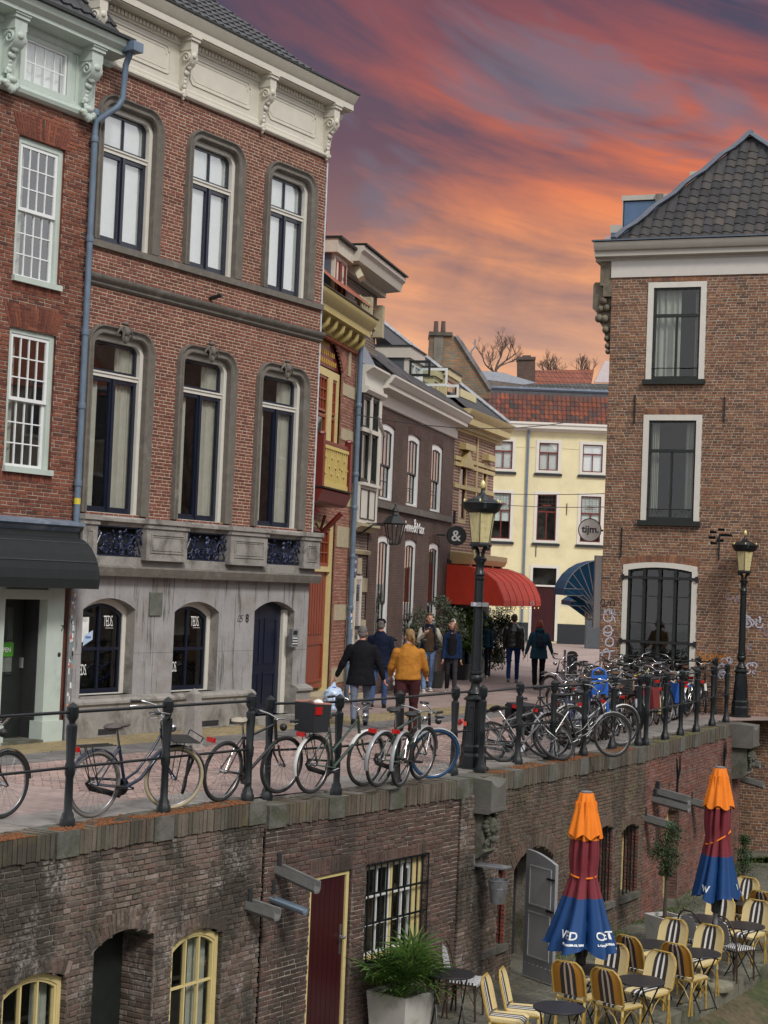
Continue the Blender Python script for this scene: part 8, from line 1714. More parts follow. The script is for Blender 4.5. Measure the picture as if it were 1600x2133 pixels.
nb(457,1671,57,'black bicycle with a beige saddle and red lettering standing behind two railing posts',col='black',style='dia',fender=None,bars='flat',rack=False,saddle=M('beige_saddle',(.36,.32,.26),.8),case=False,steer=-.15,lean=.1)
PANB=M('pannier_black',(.015,.016,.02),.8,bump=.2)
def bigbag(t,part):
    m=MB(); m.prism([(-.22,.74),(.06,.74),(.10,1.06),(-.25,1.08)],-.14,.14); part('shopping_bag',m,PANB); m=MB(); m.tube([(-.24,-.13,1.08),(-.14,0,1.10),(-.24,.13,1.08),(0.0,.14,1.07),(.09,.13,1.06),(.09,-.13,1.06)],.016,6,closed=True); part('bag_rim',m,M('pink_brown_rim',(.33,.15,.12),.6)); m=MB(); m.prism([(-.22,.95),(-.1,.95),(-.1,1.04),(-.22,1.04)],-.152,-.14); part('red_tag',m,REDL); m=MB(); m.ball((.02,0,1.04),(.06,.08,.07),9,6); part('white_carrier_bag',m,STK[0])
nb(647,1654,56,'green grey bicycle with a large black shopping bag over its rear wheel',col='green',style='mixte',fender='white',tyre=TYR,lean=.04,extra=(bigbag,),steer=-.1,bh=1.0)
nb(786,1640,60,'bicycle with silver mudguards standing behind the one with the black shopping bag',col='green',style='dia',fender='silver',bars='flat',lean=.09,rack=False,bh=1.05)
nb(832,1640,68,'dark bicycle with a blue front tyre right beside the lamp post',z=-.04,col='black',style='dia',fender='silver',tyre=TYB,rear_t=TYR,bars='flat',rack=False,case=False,steer=-.85,lean=.05)
nb(1052,1588,33,'black bicycle leaning far over against the railing just right of the lamp post',z=-.05,col='grey',style='dia',fender=None,lean=-.62,bars='flat',rack=False,case=False)
nb(1030,1584,35,'second dark bicycle slumped under the leaning one right of the lamp post',z=-.05,col='black',style='mixte',fender='silver',lean=-.75,bars='flat',rack=False)
nb(1090,1566,42,'black bicycle with a raised saddle and red lamp in front of the bicycle heap',z=-.04,col='black',style='dia',fender='black',bars='up',bh=1.12,extra=(bag(PANB),),lean=.08)
nb(1150,1579,24,'black bicycle with silver mudguards pushed up against the railing of the heap',z=-.05,col='black',style='oma',fender='silver',bars='up',bh=1.05,lean=-.1)
nb(1180,1556,28,'silver grey bicycle with white rear mudguard at the near end of the heap',z=-.05,col='silver',style='mixte',fender='white',bars='up')
specs=[('red','dia','black','up',(),'red bicycle with black mudguards'),('cream','mixte','cream','up',(),'cream curved frame bicycle'),('black','oma','black','up',(crate(-.25,.12,.76,1.02,KB_),),'black bicycle with a black crate on its carrier'),('blue','mixte','silver','flat',(),'bicycle with silver mudguards'),('grey','dia','black','flat',(),'grey bicycle with a straight bar'),('black','oma','silver','up',(kidseat(M('blue_plastic',(.01,.13,.55),.35)),),'bicycle with a bright blue child seat'),('green','oma','green','up',(),'dark green step through bicycle'),('orange','mixte','black','up',(crate(-.25,.1,.76,.98,BSK,nm='basket'),),'orange bicycle with a wicker basket'),('white','mixte','white','up',(),'white framed bicycle'),('black','mixte','black','up',(bag(M('dark_red_bag',(.16,.015,.015),.7)),),'black bicycle with dark red pannier bags'),('teal','dia','silver','drop',(),'teal bicycle with dropped handlebars'),('navy','oma','navy','up',(bag(M('blue_bag',(.01,.08,.35),.7),False),),'navy bicycle with a blue pannier bag'),('yellow','dia','black','flat',(),'yellow framed bicycle')]
plc=[]
for i in range(16): plc.append((G(1205+i*16.2,1556-i*4.6,-.05),(95,70,118,84,55)[i%5]+random.uniform(-8,8)))
for i in range(14): plc.append((G(1192+i*18.5,1512-i*2.6,-.03),(60,100,82,125)[i%4]+random.uniform(-8,8)))
for i in range(10): plc.append((G(1212+i*21,1483-i*.6,-.02),(30,150,75)[i%3]+random.uniform(-10,10)))
rows=['railing row','middle row','rear row by the wall']
order=['first','second','third','fourth','fifth','sixth','seventh','eighth','ninth','tenth','eleventh','twelfth','thirteenth','fourteenth','fifteenth','sixteenth']
for i,(p,a) in enumerate(plc):
    s=specs[(i*5+3)%13]; s=(('black','grey','black','navy')[i%4],)+s[1:4]+(((),'dark bicycle') if (s[4] and i>13) else s[4:]) if i%3 else s; s=s[:5]+('dark '+s[5].split(' ',1)[1] if i%3 and s[5].split(' ')[0] in ('red','cream','orange','white','teal','yellow','green') else s[5],); row=0 if i<16 else (1 if i<30 else 2); k=i-(0,16,30)[row]
    bike(p,R(a),s[5]+', '+order[k]+' from left in the '+rows[row],z=p.z,col=s[0],style=s[1],fender=s[2],bars=s[3],extra=s[4],lean=random.uniform(-.12,.12),steer=random.uniform(-.5,.5),bh=random.uniform(.97,1.12),group='bicycles heaped on the quay beside the corner house',saddle=BLKM if i%4 else M('brown_saddle',(.09,.04,.02),.6))
bike(Yp(1214,1330,70)*1 if False else G(1222,1338,0),R(100),'small dark bicycle leaning by the plinth of the cream house',col='black',style='oma',fender='black',z=0)
# ------------------------------------------------------------- people
SKIN=M('skin',(.50,.27,.19),.55,var=.08,sc=20); SKINR=M('skin_ruddy',(.48,.22,.16),.55,var=.08)
def fuse(m,name,mat,parent,vox=.015,sm=3,fold=0.,fs=7.,seed=0.):
    me=bpy.data.meshes.new(name); me.from_pydata(m.v,[],m.f); o=bpy.data.objects.new(name,me); r=o.modifiers.new('r','REMESH'); r.mode='VOXEL'; r.voxel_size=vox; s=o.modifiers.new('s','SMOOTH'); s.factor=.5; s.iterations=sm
    me2=evalmesh(o); o.modifiers.clear(); C.objects.link(o); o.data=me2; me2.name=name; bpy.data.meshes.remove(me); me2.materials.clear(); me2.materials.append(mat)
    if fold:
        for v in me2.vertices:
            c=v.co; n=mn.noise(Vector((c.x*fs+seed,c.y*fs,c.z*fs*1.7)))+.5*mn.noise(Vector((c.x*fs*2.3,c.y*fs*2.3+seed,c.z*fs*3.5))); v.co=c+v.normal*n*fold
    me2.polygons.foreach_set('use_smooth',[True]*len(me2.polygons)); me2.update(); o.parent=parent; return o
def cloth(n,c,rough=.85): return M('cloth_'+n,c,rough,var=.2,sc=9,bump=.35,bsc=45,spec=.12)
def limb(m,a,b,ra,rb,n=10,mid=None):
    a,b=Vector(a),Vector(b); P=[a,a.lerp(b,.5),b]; rm=(ra+rb)/2 if mid is None else mid; m.tube(P,[ra,rm,rb],n); m.ball(a,ra,10,8); m.ball(b,rb,10,8)
def person(loc,deg,h,label,coat,trous,shoe,hair,hem=.82,build=1.,stride=.35,arms=((.05,.14,.1),(.05,.14,.1)),hairstyle='short',wide=.085,fleg=.055,extras=(),skin=SKIN,sleeve=None,under=None,tilt=0.,turn=0.,openf=False,acc=None,lead=1):
    """faces +y locally; arms: (forward, outward, elbow bend) for left (-x) and right (+x)"""
    t=thing('person',label,'person',loc,R(deg-90)); k=h/1.76; t.scale=(k,k,k); bw=build; seed=random.random()*9
    hipz=.92; J={}
    for s in (-1,1):
        a=stride*s*lead; hp=Vector((s*.095*bw,0,hipz)); bend=.12 if a>0 else .45*abs(stride)/.35; kn=hp+Vector((0,math.sin(a)*.43,-math.cos(a)*.43)); an=kn+Vector((0,math.sin(a-bend)*.42,-math.cos(a-bend)*.42)); J[s]=(hp,kn,an)
    low=min(J[-1][2].z,J[1][2].z)-.075; dz=-low
    for s in J: J[s]=tuple(p+Vector((0,0,dz)) for p in J[s])
    hipz+=dz; U=Vector((0,0,dz)); sh=1.45+dz
    A={}
    for s,(fw,ow,eb) in zip((-1,1),arms):
        S_=Vector((s*.172*bw,-.01,sh-.078)); d=Vector((s*math.sin(ow),math.sin(fw)*math.cos(ow),-math.cos(fw)*math.cos(ow))); E_=S_+d*.29; f2_=fw+eb; iw=ow-(abs(eb)*.35); d2=Vector((s*math.sin(iw),math.sin(f2_)*math.cos(iw),-math.cos(f2_)*math.cos(iw))); Hn=E_+d2*.26; A[s]=(S_,E_,Hn,d2)
    # trousers
    m=MB()
    for s in J: hp,kn,an=J[s]; limb(m,hp+Vector((0,0,-.02)),kn,wide*bw,.062 if fleg<.07 else .075); limb(m,kn,an+Vector((0,0,.02)),.062 if fleg<.07 else .075,fleg)
    m.ball((0,-.01,hipz+.02),(.155*bw,.115*bw,.12),12,8); m.tube([(0,0,hipz),(0,0,hipz+.16)],[.11*bw,.105*bw],12,sq=1.3); fuse(m,'trousers',trous,t,.016,3,.007,9,seed)
    for s in J:
        an=J[s][2]; m=MB(); m.ball(an+Vector((0,.055,-.045)),(.043,.125,.035),10,6); m.ball(an+Vector((0,-.01,-.02)),(.042,.055,.055),10,6); o=fuse(m,'shoe',shoe,t,.011,2)
        MB().box(an.x-.042,an.x+.042,an.y-.06,an.y+.175,an.z-.085,an.z-.066).build('sole',STK[0] if shoe.name.startswith('cloth_white') else BLKM,o)
    # coat
    def torso(m,r0=1.,z0=None):
        z0=hem if z0 is None else z0; zs=[z0+dz,hipz+.1,1.18+dz,1.33+dz,sh-.035,sh+.02,sh+.06]; rs=[.148,.136,.134,.135,.112,.078,.055]; 
        if z0<.9: rs[0]=.165
        m.tube([(0,-.005,z) for z in zs],[r*bw*r0 for r in rs],16,sq=1.36)
        for s in (-1,1): m.ball((s*.135*bw,-.01,sh-.075),(.085*bw*r0,.075*bw,.062),10,8)
    m=MB(); torso(m)
    sl=MB() if sleeve else m
    for s in A: S_,E_,Hn,_=A[s]; limb(sl,S_,E_,.068*bw,.056*bw); limb(sl,E_,E_.lerp(Hn,.93),.056*bw,.043)
    m.tube([(0,-.005,sh+.02),(0,.0,sh+.075)],[.075,.072],12); c_o=fuse(m,'coat',coat,t,.015,3,.009,7,seed+3)
    if sleeve: fuse(sl,'sleeves',sleeve,t,.015,3,.006,9,seed)
    if under:     # front panel of an open jacket
        m=MB(); zs=[.90+dz,1.1+dz,1.3+dz,sh-.02]; m.tube([(0,.030,z) for z in zs],[.122*bw,.120*bw,.120*bw,.082*bw],14,sq=1.2); fuse(m,'shirt',under,t,.014,2,.005,8,seed)
    # body: head, neck, hands in one surface
    hc=Vector((0,.02,1.645+dz)); m=MB(); RT=Matrix.Translation(hc)@Matrix.Rotation(turn,4,'Z')@Matrix.Rotation(-tilt,4,'X')@Matrix.Translation(-hc)
    def hb(c,r): m.ball((RT@(hc+Vector(c))),r,12,10)
    hb((0,-.01,.02),(.074,.092,.095)); hb((0,.02,-.045),(.056,.068,.065)); hb((0,.045,-.085),(.032,.035,.028)); hb((0,.098,-.02),(.012,.018,.022)); hb((0,.085,.008),(.045,.018,.014))
    for s in (-1,1): hb((s*.076,-.005,-.012),(.012,.02,.03)); hb((s*.04,.062,-.03),(.025,.02,.025))
    m.tube([(0,-.01,sh+.0),tuple(hc+Vector((0,-.015,-.06)))],[.062,.052],12)
    for s in A:
        S_,E_,Hn,d2=A[s]; limb(m,E_.lerp(Hn,.8),Hn,.033,.027); m.ball(Hn+d2*.05,(.022,.038,.052),10,8)
    m.tube([(0,0,hipz+.1),(0,0,sh)],[.08,.09],10); o=fuse(m,'body',skin,t,.0085,2)
    for s in A:
        S_,E_,Hn,d2=A[s]; g=MB(); pc=Hn+d2*.09; side=Vector((0,1,0)); side=(side-d2*side.dot(d2)).normalized(); inn=d2.cross(side)*s
        for q in range(4):
            b_=pc+side*(q-1.5)*.019-d2*.02; L=(.062,.072,.068,.05)[q]; g.tube([b_,b_+d2*L*.5+inn*.004,b_+d2*L*.85+inn*.022,b_+d2*L*.9+inn*.04],[.0095,.009,.008,.006],6)
        b_=Hn+d2*.03+side*.03; g.tube([b_,b_+side*.025+d2*.03,b_+side*.022+d2*.06+inn*.012],[.011,.0095,.007],6); g.build('fingers',skin,t,60)
    EY=M('eye_dark',(.02,.015,.012),.3); LP=M('lips',(.36,.10,.085),.5)
    m=MB(); 
    for s in (-1,1): m.ball(RT@(hc+Vector((s*.028,.083,-.003))),(.011,.006,.006),8,6); 
    m.build('eyes',EY,t,50); m=MB(); m.ball(RT@(hc+Vector((0,.083,-.062))),(.021,.008,.007),8,6); m.build('mouth',LP,t,50)
    m=MB()
    for s in (-1,1): m.ball(RT@(hc+Vector((s*.028,.088,.017))),(.018,.005,.005),8,5)
    m.build('eyebrows',hair,t,50)
    m=MB()
    def hr(c,r): m.ball(RT@(hc+Vector(c)),r,12,10)
    if hairstyle!='bald':
        hr((0,-.022,.035),(.083,.092,.092)); hr((0,.02,.085),(.06,.07,.035)); hr((0,-.05,-.02),(.074,.062,.075))
        if hairstyle=='pony': hr((0,-.11,.01),(.028,.028,.028)); P=[RT@(hc+Vector(p)) for p in ((0,-.115,.01),(.01,-.14,-.03),(.02,-.135,-.09),(.03,-.12,-.15))]; m.tube(P,[.022,.026,.02,.008],8)
        if hairstyle=='long':
            for s in (-1,1): P=[RT@(hc+Vector(p)) for p in ((s*.055,-.02,.06),(s*.082,-.02,-.03),(s*.09,.0,-.13),(s*.08,.03,-.22))]; m.tube(P,[.035,.036,.036,.018],8)
            P=[RT@(hc+Vector(p)) for p in ((0,-.07,.05),(0,-.095,-.06),(0,-.10,-.2))]; m.tube(P,[.06,.065,.04],8)
        if hairstyle=='bob':
            for s in (-1,1): hr((s*.05,-.03,-.04),(.045,.06,.075))
        if hairstyle=='puff': hr((0,-.015,.088),(.076,.08,.042))
        fuse(m,'hair',hair,t,.010,1,.006,30,seed)
    for e in extras: e(t,RT,hc,A,J,sh,dz)
    return t
def cap(mt,front=True):
    def f(t,RT,hc,A,J,sh,dz): m=MB(); m.lathe([(.097,.0),(.098,.03),(.085,.07),(.05,.095),(0,.102)],16,hc+Vector((0,-.008,.035))); 
        
    def g(t,RT,hc,A,J,sh,dz):
        m=MB(); m.lathe([(.094,.0),(.096,.03),(.083,.07),(.05,.092),(0,.098)],16,tuple(hc+Vector((0,-.008,.032)))); m.box(hc.x-.055,hc.x+.055,hc.y+.07,hc.y+.15,hc.z+.03,hc.z+.042) if front else 0; m.build('cap',mt,t,50)
    return g
def carrybag(side,mt,w,hh,m2=None):
    def f(t,RT,hc,A,J,sh,dz):
        S_,E_,Hn,d2=A[side]; p=Hn+d2*.12; m=MB(); m.tube([p,p+Vector((0,.0,-.07)),p+Vector((0,0,-.14)),p+Vector((.02,0,-.14-hh*.5)),p+Vector((0,0,-.14-hh))],[.012,.05,w*.8,w,w*.8],12,sq=1.15); fuse(m,'carrier_bag',mt,t,.014,1,.018,10,2.)
        if m2: q=MB(); q.ball(p+Vector((.01,-.06,-.12)),(.05,.03,.05)); q.build('blue_print',m2,t,50)
    return f
def backpack(mt,w=.13,hh=.36,z=1.02,straps=True):
    def f(t,RT,hc,A,J,sh,dz):
        m=MB(); m.tube([(0,-.20,z+dz),(0,-.215,z+hh*.5+dz),(0,-.19,z+hh+dz)],[w*.6,w*.65,w*.5],12,sq=1.7); fuse(m,'backpack',mt,t,.015,2,.006,12,1.)
        m=MB()
        for s in (-1,1): m.tube([(s*.09,-.16,z+hh+dz-.02),(s*.11,-.06,sh+.055),(s*.12,.10,sh-.02),(s*.13,.15,sh-.2),(s*.14,.08,sh-.38)],.014,6)
        m.build('straps',mt,t,50)
    return f
def scarf(mt):
    def f(t,RT,hc,A,J,sh,dz): m=MB(); m.tube([(.065*math.cos(a),.0+.065*math.sin(a),sh+.05-.03*math.sin(a)) for a in [i*pi/6 for i in range(12)]],.02,6,closed=True); m.tube([(0,.09,sh+.02),(.01,.14,sh-.12)],.022,6); m.build('scarf',mt,t,50)
    return f
def hband(mt):
    def f(t,RT,hc,A,J,sh,dz): m=MB(); m.tube([RT@(hc+Vector((.088*math.cos(a),.012-.02*math.sin(a),.035+.10*math.sin(a)))) for a in [i*pi/10 for i in range(11)]],.012,6); m.build('headband',mt,t,50)
    return f
def hood(mt):
    def f(t,RT,hc,A,J,sh,dz): m=MB(); m.ball((0,-.09,sh+.05),(.11,.07,.07),12,8); m.tube([(.09*math.cos(a),-.02+.09*math.sin(a),sh+.07) for a in [i*pi/6 for i in range(12)]],.03,7,closed=True); fuse(m,'hood',mt,t,.015,2,.005,12)
    return f
def glasses(t,RT,hc,A,J,sh,dz):
    m=MB()
    for s in (-1,1): m.tube([RT@(hc+Vector((s*.03+.02*math.cos(a),.096,-.002+.015*math.sin(a)))) for a in [i*pi/5 for i in range(10)]],.003,4,closed=True)
    m.tube([RT@(hc+Vector((-.01,.098,0))),RT@(hc+Vector((.01,.098,0)))],.003,4); m.build('glasses',BLKM,t)
blk=cloth('black',(.009,.009,.012)); nav=cloth('navy',(.008,.012,.030)); jean=cloth('jeans',(.045,.08,.19)); jeanl=cloth('light_jeans',(.16,.25,.42)); jeang=cloth('grey_jeans',(.13,.15,.20)); jeand=cloth('dark_jeans',(.015,.035,.11)); ora=cloth('ochre',(.40,.17,.03)); mar=cloth('maroon',(.055,.018,.02)); char=cloth('charcoal',(.035,.032,.038)); tealn=cloth('teal_navy',(.02,.055,.085)); crm=cloth('cream_sleeve',(.40,.37,.30)); brn=cloth('brown_knit',(.055,.035,.022)); whs=cloth('white_shoe',(.55,.53,.50)); shb=cloth('black_shoe',(.02,.02,.02)); LTH=M('black_leather',(.012,.012,.013),.28,var=.2,sc=12,bump=.3,bsc=18,coat=.3)
hgr=M('hair_grey',(.12,.11,.105),.8,var=.3,sc=60); hbr=M('hair_brown',(.10,.055,.025),.7,var=.35,sc=50); hdk=M('hair_dark',(.03,.02,.014),.7,var=.3,sc=50); hred=M('hair_auburn',(.22,.045,.012),.6,var=.3,sc=50); hwh=M('hair_white',(.42,.41,.40),.8,var=.2,sc=50); hbl=M('hair_dark_blonde',(.22,.13,.05),.7,var=.35,sc=50)
random.seed(31)
def gp_(u,v): return G(u,v,-.01)
pbag=M('blue_white_plastic',(.48,.60,.78),.35,var=.25,sc=14,col2=(.16,.30,.65),c2f=.32,c2sc=12)
person(gp_(748,1514),92,1.76,'man in a black coat seen from behind carrying a blue and white plastic bag',blk,jeang,shb,hgr,hem=.74,build=1.18,stride=.28,arms=((.15,.42,.05),(-.05,.38,.12)),extras=(carrybag(-1,pbag,.17,.34,M('deep_blue',(.02,.08,.5))),),skin=SKINR,turn=-.1)
person(gp_(787,1475),84,1.79,'man in a dark jacket and black cap walking away beside the pipe',nav,jean,shb,hgr,hem=.80,build=1.08,stride=.22,arms=((.05,.12,.1),(.15,.2,.15)),extras=(cap(blk,False),carrybag(1,M('white_plastic',(.62,.60,.62),.4),.045,.13)),skin=SKINR)
person(gp_(845,1531),88,1.76,'woman with a brown ponytail in an ochre jacket and maroon trousers, seen from behind',ora,mar,shb,hbl,hem=.92,build=1.16,stride=.2,arms=((.30,.30,.75),(.30,.30,.75)),hairstyle='pony',wide=.10,fleg=.085,turn=.5)
person(gp_(889,1441),-84,1.84,'smiling young man in a varsity jacket with cream sleeves and light blue jeans',nav,jeanl,whs,hbr,hem=.95,build=1.0,stride=.16,arms=((.35,.45,.3),(.5,.25,1.9)),sleeve=crm,under=brn,hairstyle='puff',tilt=-.15,extras=(backpack(BLKM),))
person(gp_(938,1445),-92,1.72,'young woman with long hair and a pale headband in an open navy jacket',cloth('blue_jacket',(.010,.022,.06)),char,whs,hbr,hem=.84,build=.92,stride=.2,arms=((.05,.12,.1),(.1,.1,.1)),under=blk,hairstyle='long',turn=-.85,extras=(hband(STK[0]),),lead=-1)
person(gp_(964,1411),-90,1.66,'grey haired person in glasses with a yellow scarf and dark navy coat',nav,cloth('dark_blue_trousers',(.015,.025,.06)),shb,hwh,hem=.85,build=1.,stride=.15,extras=(scarf(cloth('yellow_scarf',(.5,.42,.2))),glasses),hairstyle='puff')
person(gp_(1005,1411),-90,1.68,'person in a bright blue cap and teal jacket just right of the lamp post',cloth('teal_jacket',(.015,.05,.085)),cloth('dark_trousers',(.02,.022,.035)),whs,hgr,hem=.88,build=1.05,stride=.18,extras=(cap(cloth('bright_blue',(.03,.16,.6))),),skin=SKINR,hairstyle='bald',lead=-1)
person(gp_(1067,1422),86,1.82,'man in a black leather jacket and dark blue jeans walking away',LTH,jeand,cloth('grey_shoe',(.2,.2,.22)),hdk,hem=.90,build=1.12,stride=.2,arms=((.15,.12,.3),(-.1,.12,.1)))
person(gp_(1120,1430),92,1.70,'red haired woman in a blue hooded coat with a small backpack walking away',tealn,blk,shb,hred,hem=.74,build=1.12,stride=.12,arms=((-.1,.32,.1),(.1,.36,.1)),hairstyle='bob',wide=.095,fleg=.07,extras=(backpack(cloth('dark_pack',(.018,.028,.045)),.11,.28,1.06),hood(tealn)))
# ------------------------------------------------------------- plants and things by the cafe
def pot(p,r,h,label):
    t=thing('plant_pot',label,'plant pot',p); MB().lathe([(r*.78,0),(r,h*.92),(r*1.06,h*.93),(r*1.06,h),(r*.95,h),(r*.9,h*.9),(0,h*.9)],20).build('pot',M('black_plastic_pot',(.02,.02,.022),.5),t,smooth=40); return t
C3=G(1036,1379,0); pot(C3,.28,.38,'large black plant pot with an olive tree near the red awning')
q=thing('olive_tree','grey green olive tree in the black pot below the red awning','tree',C3+Vector((0,0,.34))); foliage_tree(q,.9,[(0,0,1.25,.32),(.3,0,1.5,.28),(-.35,0,1.25,.3),(.15,.1,1.75,.22),(-.15,0,1.65,.2),(.1,0,.9,.28),(-.3,0,.85,.25)],260,.075,OG,seed=4)
A3=f4.w(5.3,-.55,0); A3.z=0; pot(A3,.25,.4,'plant pot with a broad olive bush before the dark brick bistro')
q=thing('olive_bush','broad grey green olive bush before the dark brick bistro wall','shrub',A3+Vector((0,0,.35))); foliage_tree(q,.8,[(0,0,1.15,.36),(.4,.2,1.35,.32),(-.4,-.1,1.3,.33),(.1,0,1.7,.24),(.55,.3,1.0,.28),(-.35,0,.8,.28),(.15,0,.7,.3),(-.6,-.2,1.0,.22)],420,.07,OG,seed=6)
B3=f5.w(.15,-.30,0); B3.z=0
q=thing('bamboo_plant','tall bamboo plant with long pale leaves left of the lamp post','plant',B3); foliage_tree(q,1.3,[(0,0,1.35,.45),(.35,0,1.6,.35),(-.3,0,1.75,.3),(.2,0,.95,.4),(-.3,0,1.0,.35)],170,.24,PG,seed=7); pot(B3,.3,.42,'plant pot with the bamboo left of the lamp post')
D3=f5.w(2.3,-.5,0); D3.z=0; q=thing('dark_shrub','dark leafy shrub behind the lamp post under the red awning','shrub',D3); foliage_tree(q,.9,[(0,0,.8,.42),(.45,0,1.0,.4),(-.4,0,.9,.4),(0,0,1.35,.4),(.4,0,1.5,.3),(.2,0,.5,.4)],330,.10,DGN,seed=8)
random.seed(17)
cf=thing('string_lights','string of small warm bulbs hanging along the red awning hem','lights',(0,0,0)); BLB=M('bulb_glow',(1,.62,.2),.4,emit=2.)
for i in range(9): p=RA.matrix_basis@Vector((ax0+.3+(ax1-ax0-.4)*i/8,-1.46,zbot-.05)); MB().ball(p,.015,6,4).build('bulb',BLB,cf)
m=MB(); m.tube([RA.matrix_basis@Vector((ax0+.3+(ax1-ax0-.4)*i/24,-1.46,zbot-.02-.03*abs(math.sin(i)))) for i in range(25)],.004,4); m.build('cable',BK,cf)
for i,(u,v) in enumerate(((1086,1378),(1008,1386))): 
    t=thing('cafe_chair',('pale metal cafe chair right of the olive pot','pale metal cafe chair half hidden behind the olive pot')[i],'chair',G(u,v,0),i*1.3+2); m=MB(); m.lathe([(.19,.44),(.19,.46),(0,.462)],16); m.build('seat',GALV,t); m=MB(); [m.tube([(x,y,.45),(x*1.15,y*1.15,0)],.011,5) for x in (-.14,.14) for y in (-.14,.14)]; m.build('legs',GALV,t); m=MB(); m.tube([(-.17,-.15,.45),(-.17,-.2,.85),(.17,-.2,.85),(.17,-.15,.45)],.012,6); m.tube([(-.17,-.19,.68),(.17,-.19,.68)],.01,5); m.build('back',GALV,t)
# scooter by the bistro
sc_=thing('motor_scooter','silver and white motor scooter parked against the bistro wall behind the man in a cap','scooter',f4.w(2.6,-.45,0)+Vector((0,0,.145)),1.35)
m=MB(); m.tube([(-.65,0,.55),(-.3,0,.62),(.05,0,.5),(.3,0,.35),(.5,0,.6),(.55,0,.95)],[.13,.17,.15,.13,.13,.09],12,sq=.8); fuse(m,'body_shell',M('silver_paint',(.45,.48,.55),.3,.3),sc_,.02,2)
for x in (-.5,.72): MB().tube([(x+.2*math.cos(i*pi/12),0,.22+.2*math.sin(i*pi/12)) for i in range(24)],.05,8,closed=True).build('wheel',TYR,sc_,50)
m=MB(); m.ball((-.25,0,.8),(.32,.13,.06)); m.build('saddle',BLKM,sc_,50); m=MB(); m.tube([(.55,-.32,1.03),(.5,0,1.0),(.55,.32,1.03)],.016,6); [m.tube([(.52,s*.22,1.02),(.56,s*.32,1.22)],.007,5) for s in (-1,1)]; [m.ball((.56,s*.34,1.25),(.02,.08,.05)) for s in (-1,1)]; m.build('handlebar',BLKM,sc_,50)
# rounded dark board on a post in front of the heap of bicycles
ib=G(1188,1446,0); t=thing('round_top_board','dark board with a rounded top and a steel post by the bicycles','sign',ib,-.1)
m=MB(); m.prism([(-.11,0),(.14,0),(.14,.96)]+[(.015+.125*math.cos(a),.96+.08*math.sin(a)) for a in [i*pi/8 for i in range(1,8)]]+[(-.11,.96)],-.03,.03); m.build('board',M('dark_slate_board',(.035,.042,.05),.5),t); m=MB(); m.tube([(-.165,-.02,0),(-.165,-.02,1.06)],.03,10); m.build('steel_post',GALV,t,50); MB().box(-.0,.04,-.034,-.03,.8,.88).build('small_mark',GALV,t)
ur=G(1234,1350,0); t=thing('litter_bin','grey square litter bin beside the corner house in the side street','bin',ur,0); MB().box(-.32,.32,-.3,.3,0,1.25).build('bin_body',M('bin_grey',(.07,.08,.09),.5),t); MB().box(-.34,.34,-.32,.32,1.25,1.3).build('lid',BK,t)
mn_=thing('heart_padlock','little red heart padlock hanging on the middle railing','padlock',PB[0].lerp(PB[1],.45)+Vector((0,-.02,1.03))); m=MB(); m.prism([(0,-.05),(.04,0),(.03,.03),(.01,.03),(0,.015),(-.01,.03),(-.03,.03),(-.04,0)],-.01,.01); m.build('heart',REDL,mn_); 
# leaves and litter scattered on the quay and the terrace
random.seed(77); m=MB(); LF=brickmat('dry_leaf',[(.20,.11,.03),(.28,.17,.05),(.12,.07,.03),(.25,.20,.08)],.8)
def leaf(p,l): a=random.random()*6.3; d=Vector((math.cos(a),math.sin(a),random.uniform(0,.4)))*l; s=Vector((-math.sin(a),math.cos(a),0))*l*.35; m.add([p,p+d*.5+s,p+d,p+d*.5-s],[(0,1,2,3)],0,random.random()+.001)
for i in range(420):
    s=random.uniform(-4,12); tt=random.choice((random.uniform(.02,.15),random.uniform(.9,1.9),random.uniform(2,5))); p=gf.w(s,-tt,.006); leaf(p,random.uniform(.02,.045))
for i in range(380): p=qc.w(random.uniform(-3,7),-abs(random.gauss(.1,.5))-.05,ZT+.004); leaf(p,random.uniform(.02,.05))
o=m.build('fallen_leaves',LF); o['label']='dry brown leaves scattered over the paving'; o['category']='leaves'; o['kind']='stuff'
# moss and grass at the foot of the wall
m=MB(); GRS=brickmat('grass_blade',[(.04,.075,.015),(.07,.11,.02),(.10,.12,.03)],.8)
for i in range(5200):
    fr=random.choice((qc,qc,qd,qd)); s=random.uniform(1.5,fr.L+1.5); y=-abs(random.gauss(0,.22))*(1.6 if fr is qd else 1); p=fr.w(s,y,ZT-.005)
    if mn.noise(Vector((p.x*1.3,p.y*1.3,0)))<-.05: continue
    hgt=random.uniform(.015,.055); a=random.random()*6.3; w=Vector((math.cos(a),math.sin(a),0))*.006; m.add([p-w,p+w,p+Vector((random.uniform(-.02,.02),random.uniform(-.02,.02),hgt))],[(0,1,2)],0,random.random()+.001)
o=m.build('grass_tufts',GRS); o['label']='short grass and moss along the foot of the quay wall'; o['category']='grass'; o['kind']='stuff'
# cellar doorway plants: a cypress like shrub near the far end
cy=thing('clipped_conifer','small dark conifer at the far end of the terrace','shrub',G(1548,1826,ZT)); foliage_tree(cy,.3,[(0,0,.2,.22),(0,0,.45,.18),(0,0,.7,.12)],380,.05,DGN,seed=14)
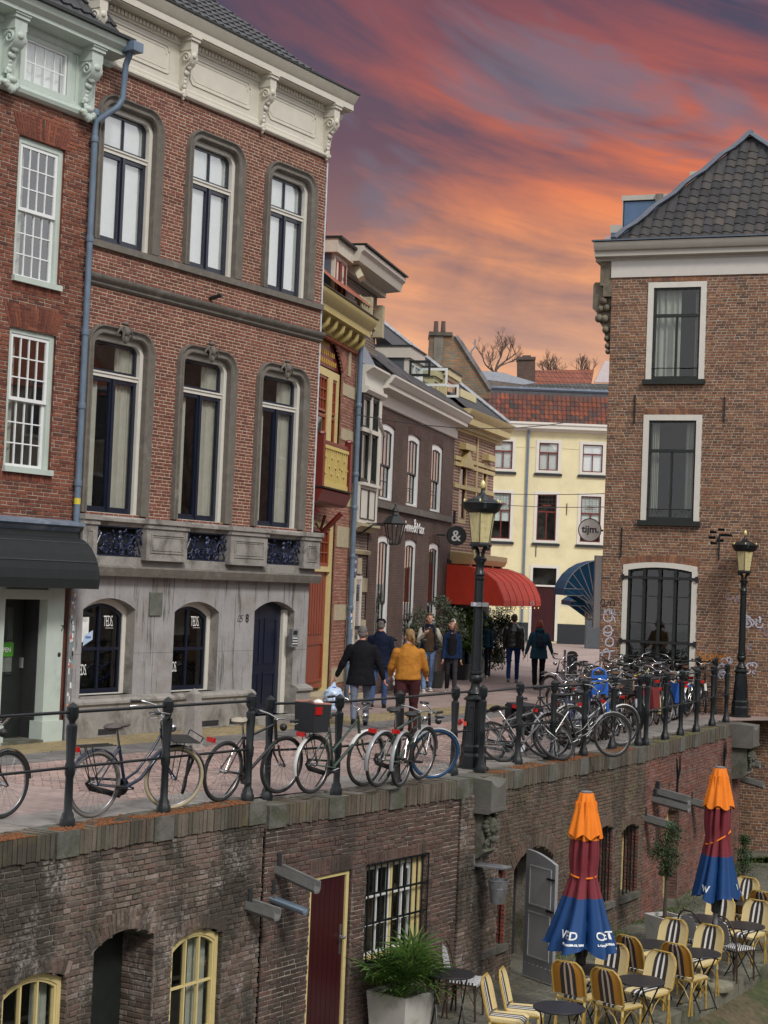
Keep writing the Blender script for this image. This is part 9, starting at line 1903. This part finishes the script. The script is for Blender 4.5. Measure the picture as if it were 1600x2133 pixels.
# ------------------------------------------------------------- the other bank, outside the picture, seen only in reflections
OPB=[(.20,.09,.07),(.35,.30,.24),(.16,.08,.06),(.28,.13,.09),(.42,.38,.30)]; random.seed(2)
op=Fr(Vector((31,44,0)),Vector((17,-12,0)))
x=0
for i in range(7):
    w=random.uniform(6.5,9); hh=random.uniform(8.5,11.5); t=thing('canal_house','house number %s along the far bank, outside the view on the right'%['one','two','three','four','five','six','seven'][i],'building',op.w(x,0,0),op.ang,'houses on the opposite bank'); mt=texbrick('bank_brick_%d'%(i%5),OPB[i%5],tuple(c*.8 for c in OPB[i%5]),(.3,.27,.22))
    MB().box(.02,w-.02,0,8,-4,hh).build('wall',mt,t); MB().prism([(-.2,hh),(8.2,hh),(4,hh+3)],.02,w-.02,ax='x').build('roof',M('orange_tile_roof',(.28,.08,.04)),t)
    for cx in range(3):
        for fl in range(3): a=w*(cx+.5)/3; MB().box(a-.5,a+.5,-.04,.02,.9+fl*3.1,2.9+fl*3.1).build('window',M('bank_window',(.55,.55,.53),.5),t); MB().box(a-.42,a+.42,-.06,-.04,1.0+fl*3.1,2.8+fl*3.1).build('pane',M('bank_glass',(.02,.025,.03),.1),t)
    x+=w
for i in range(5):
    mt=texbrick('bank_brick_%d'%i,(.3,.2,.15),(.25,.17,.12),(.3,.27,.22)); t=thing('canal_house',('first','second','third','fourth','fifth')[i]+' house of the row behind the viewer, outside the picture','building',(-26+i*11,-32,0),pi,'houses behind the bridge'); MB().box(-5.4,5.4,0,8,-4,11+i%3).build('wall',mt,t); MB().prism([(-.2,11+i%3),(8.2,11+i%3),(4,14+i%3)],-5.4,5.4,ax='x').build('roof',ROOFT,t)
    for cx in range(4):
        for fl in range(3): a=-4+cx*2.6; MB().box(a-.6,a+.6,-.04,.02,1+fl*3.3,3.2+fl*3.3).build('window',M('bank_window',(.55,.55,.53),.5),t); MB().box(a-.5,a+.5,-.06,-.04,1.1+fl*3.3,3.1+fl*3.3).build('pane',M('bank_glass',(.02,.025,.03),.1),t)
for i in range(4):
    t=thing('canal_tree',('first','second','third','fourth')[i]+' leafless tree on the far bank outside the view','tree',op.w(6+i*13,-3,-.5),0,'trees on the opposite bank'); tr=MB(); cr=MB(); random.seed(50+i)
    def br(a,d,L,r,lv):
        pts=[a]
        for q_ in range(3): d=(d+Vector((random.uniform(-.2,.2),random.uniform(-.2,.2),random.uniform(0,.12)))).normalized(); pts.append(pts[-1]+d*L/3)
        (tr if lv<2 else cr).tube(pts,[r,r*.8,r*.65,r*.5],4,cap=False)
        if lv<4:
            for q_ in range(4): br(pts[random.choice((1,2,3))],(d+Vector((random.uniform(-.9,.9),random.uniform(-.9,.9),random.uniform(0,.6)))).normalized(),L*.68,r*.5,lv+1)
    br(Vector((0,0,0)),Vector((0,0,1)),3.6,.2,0); tr.build('trunk',BARK,t); cr.build('crown',BARK,t)

bpy.data.scenes.remove(_TS)
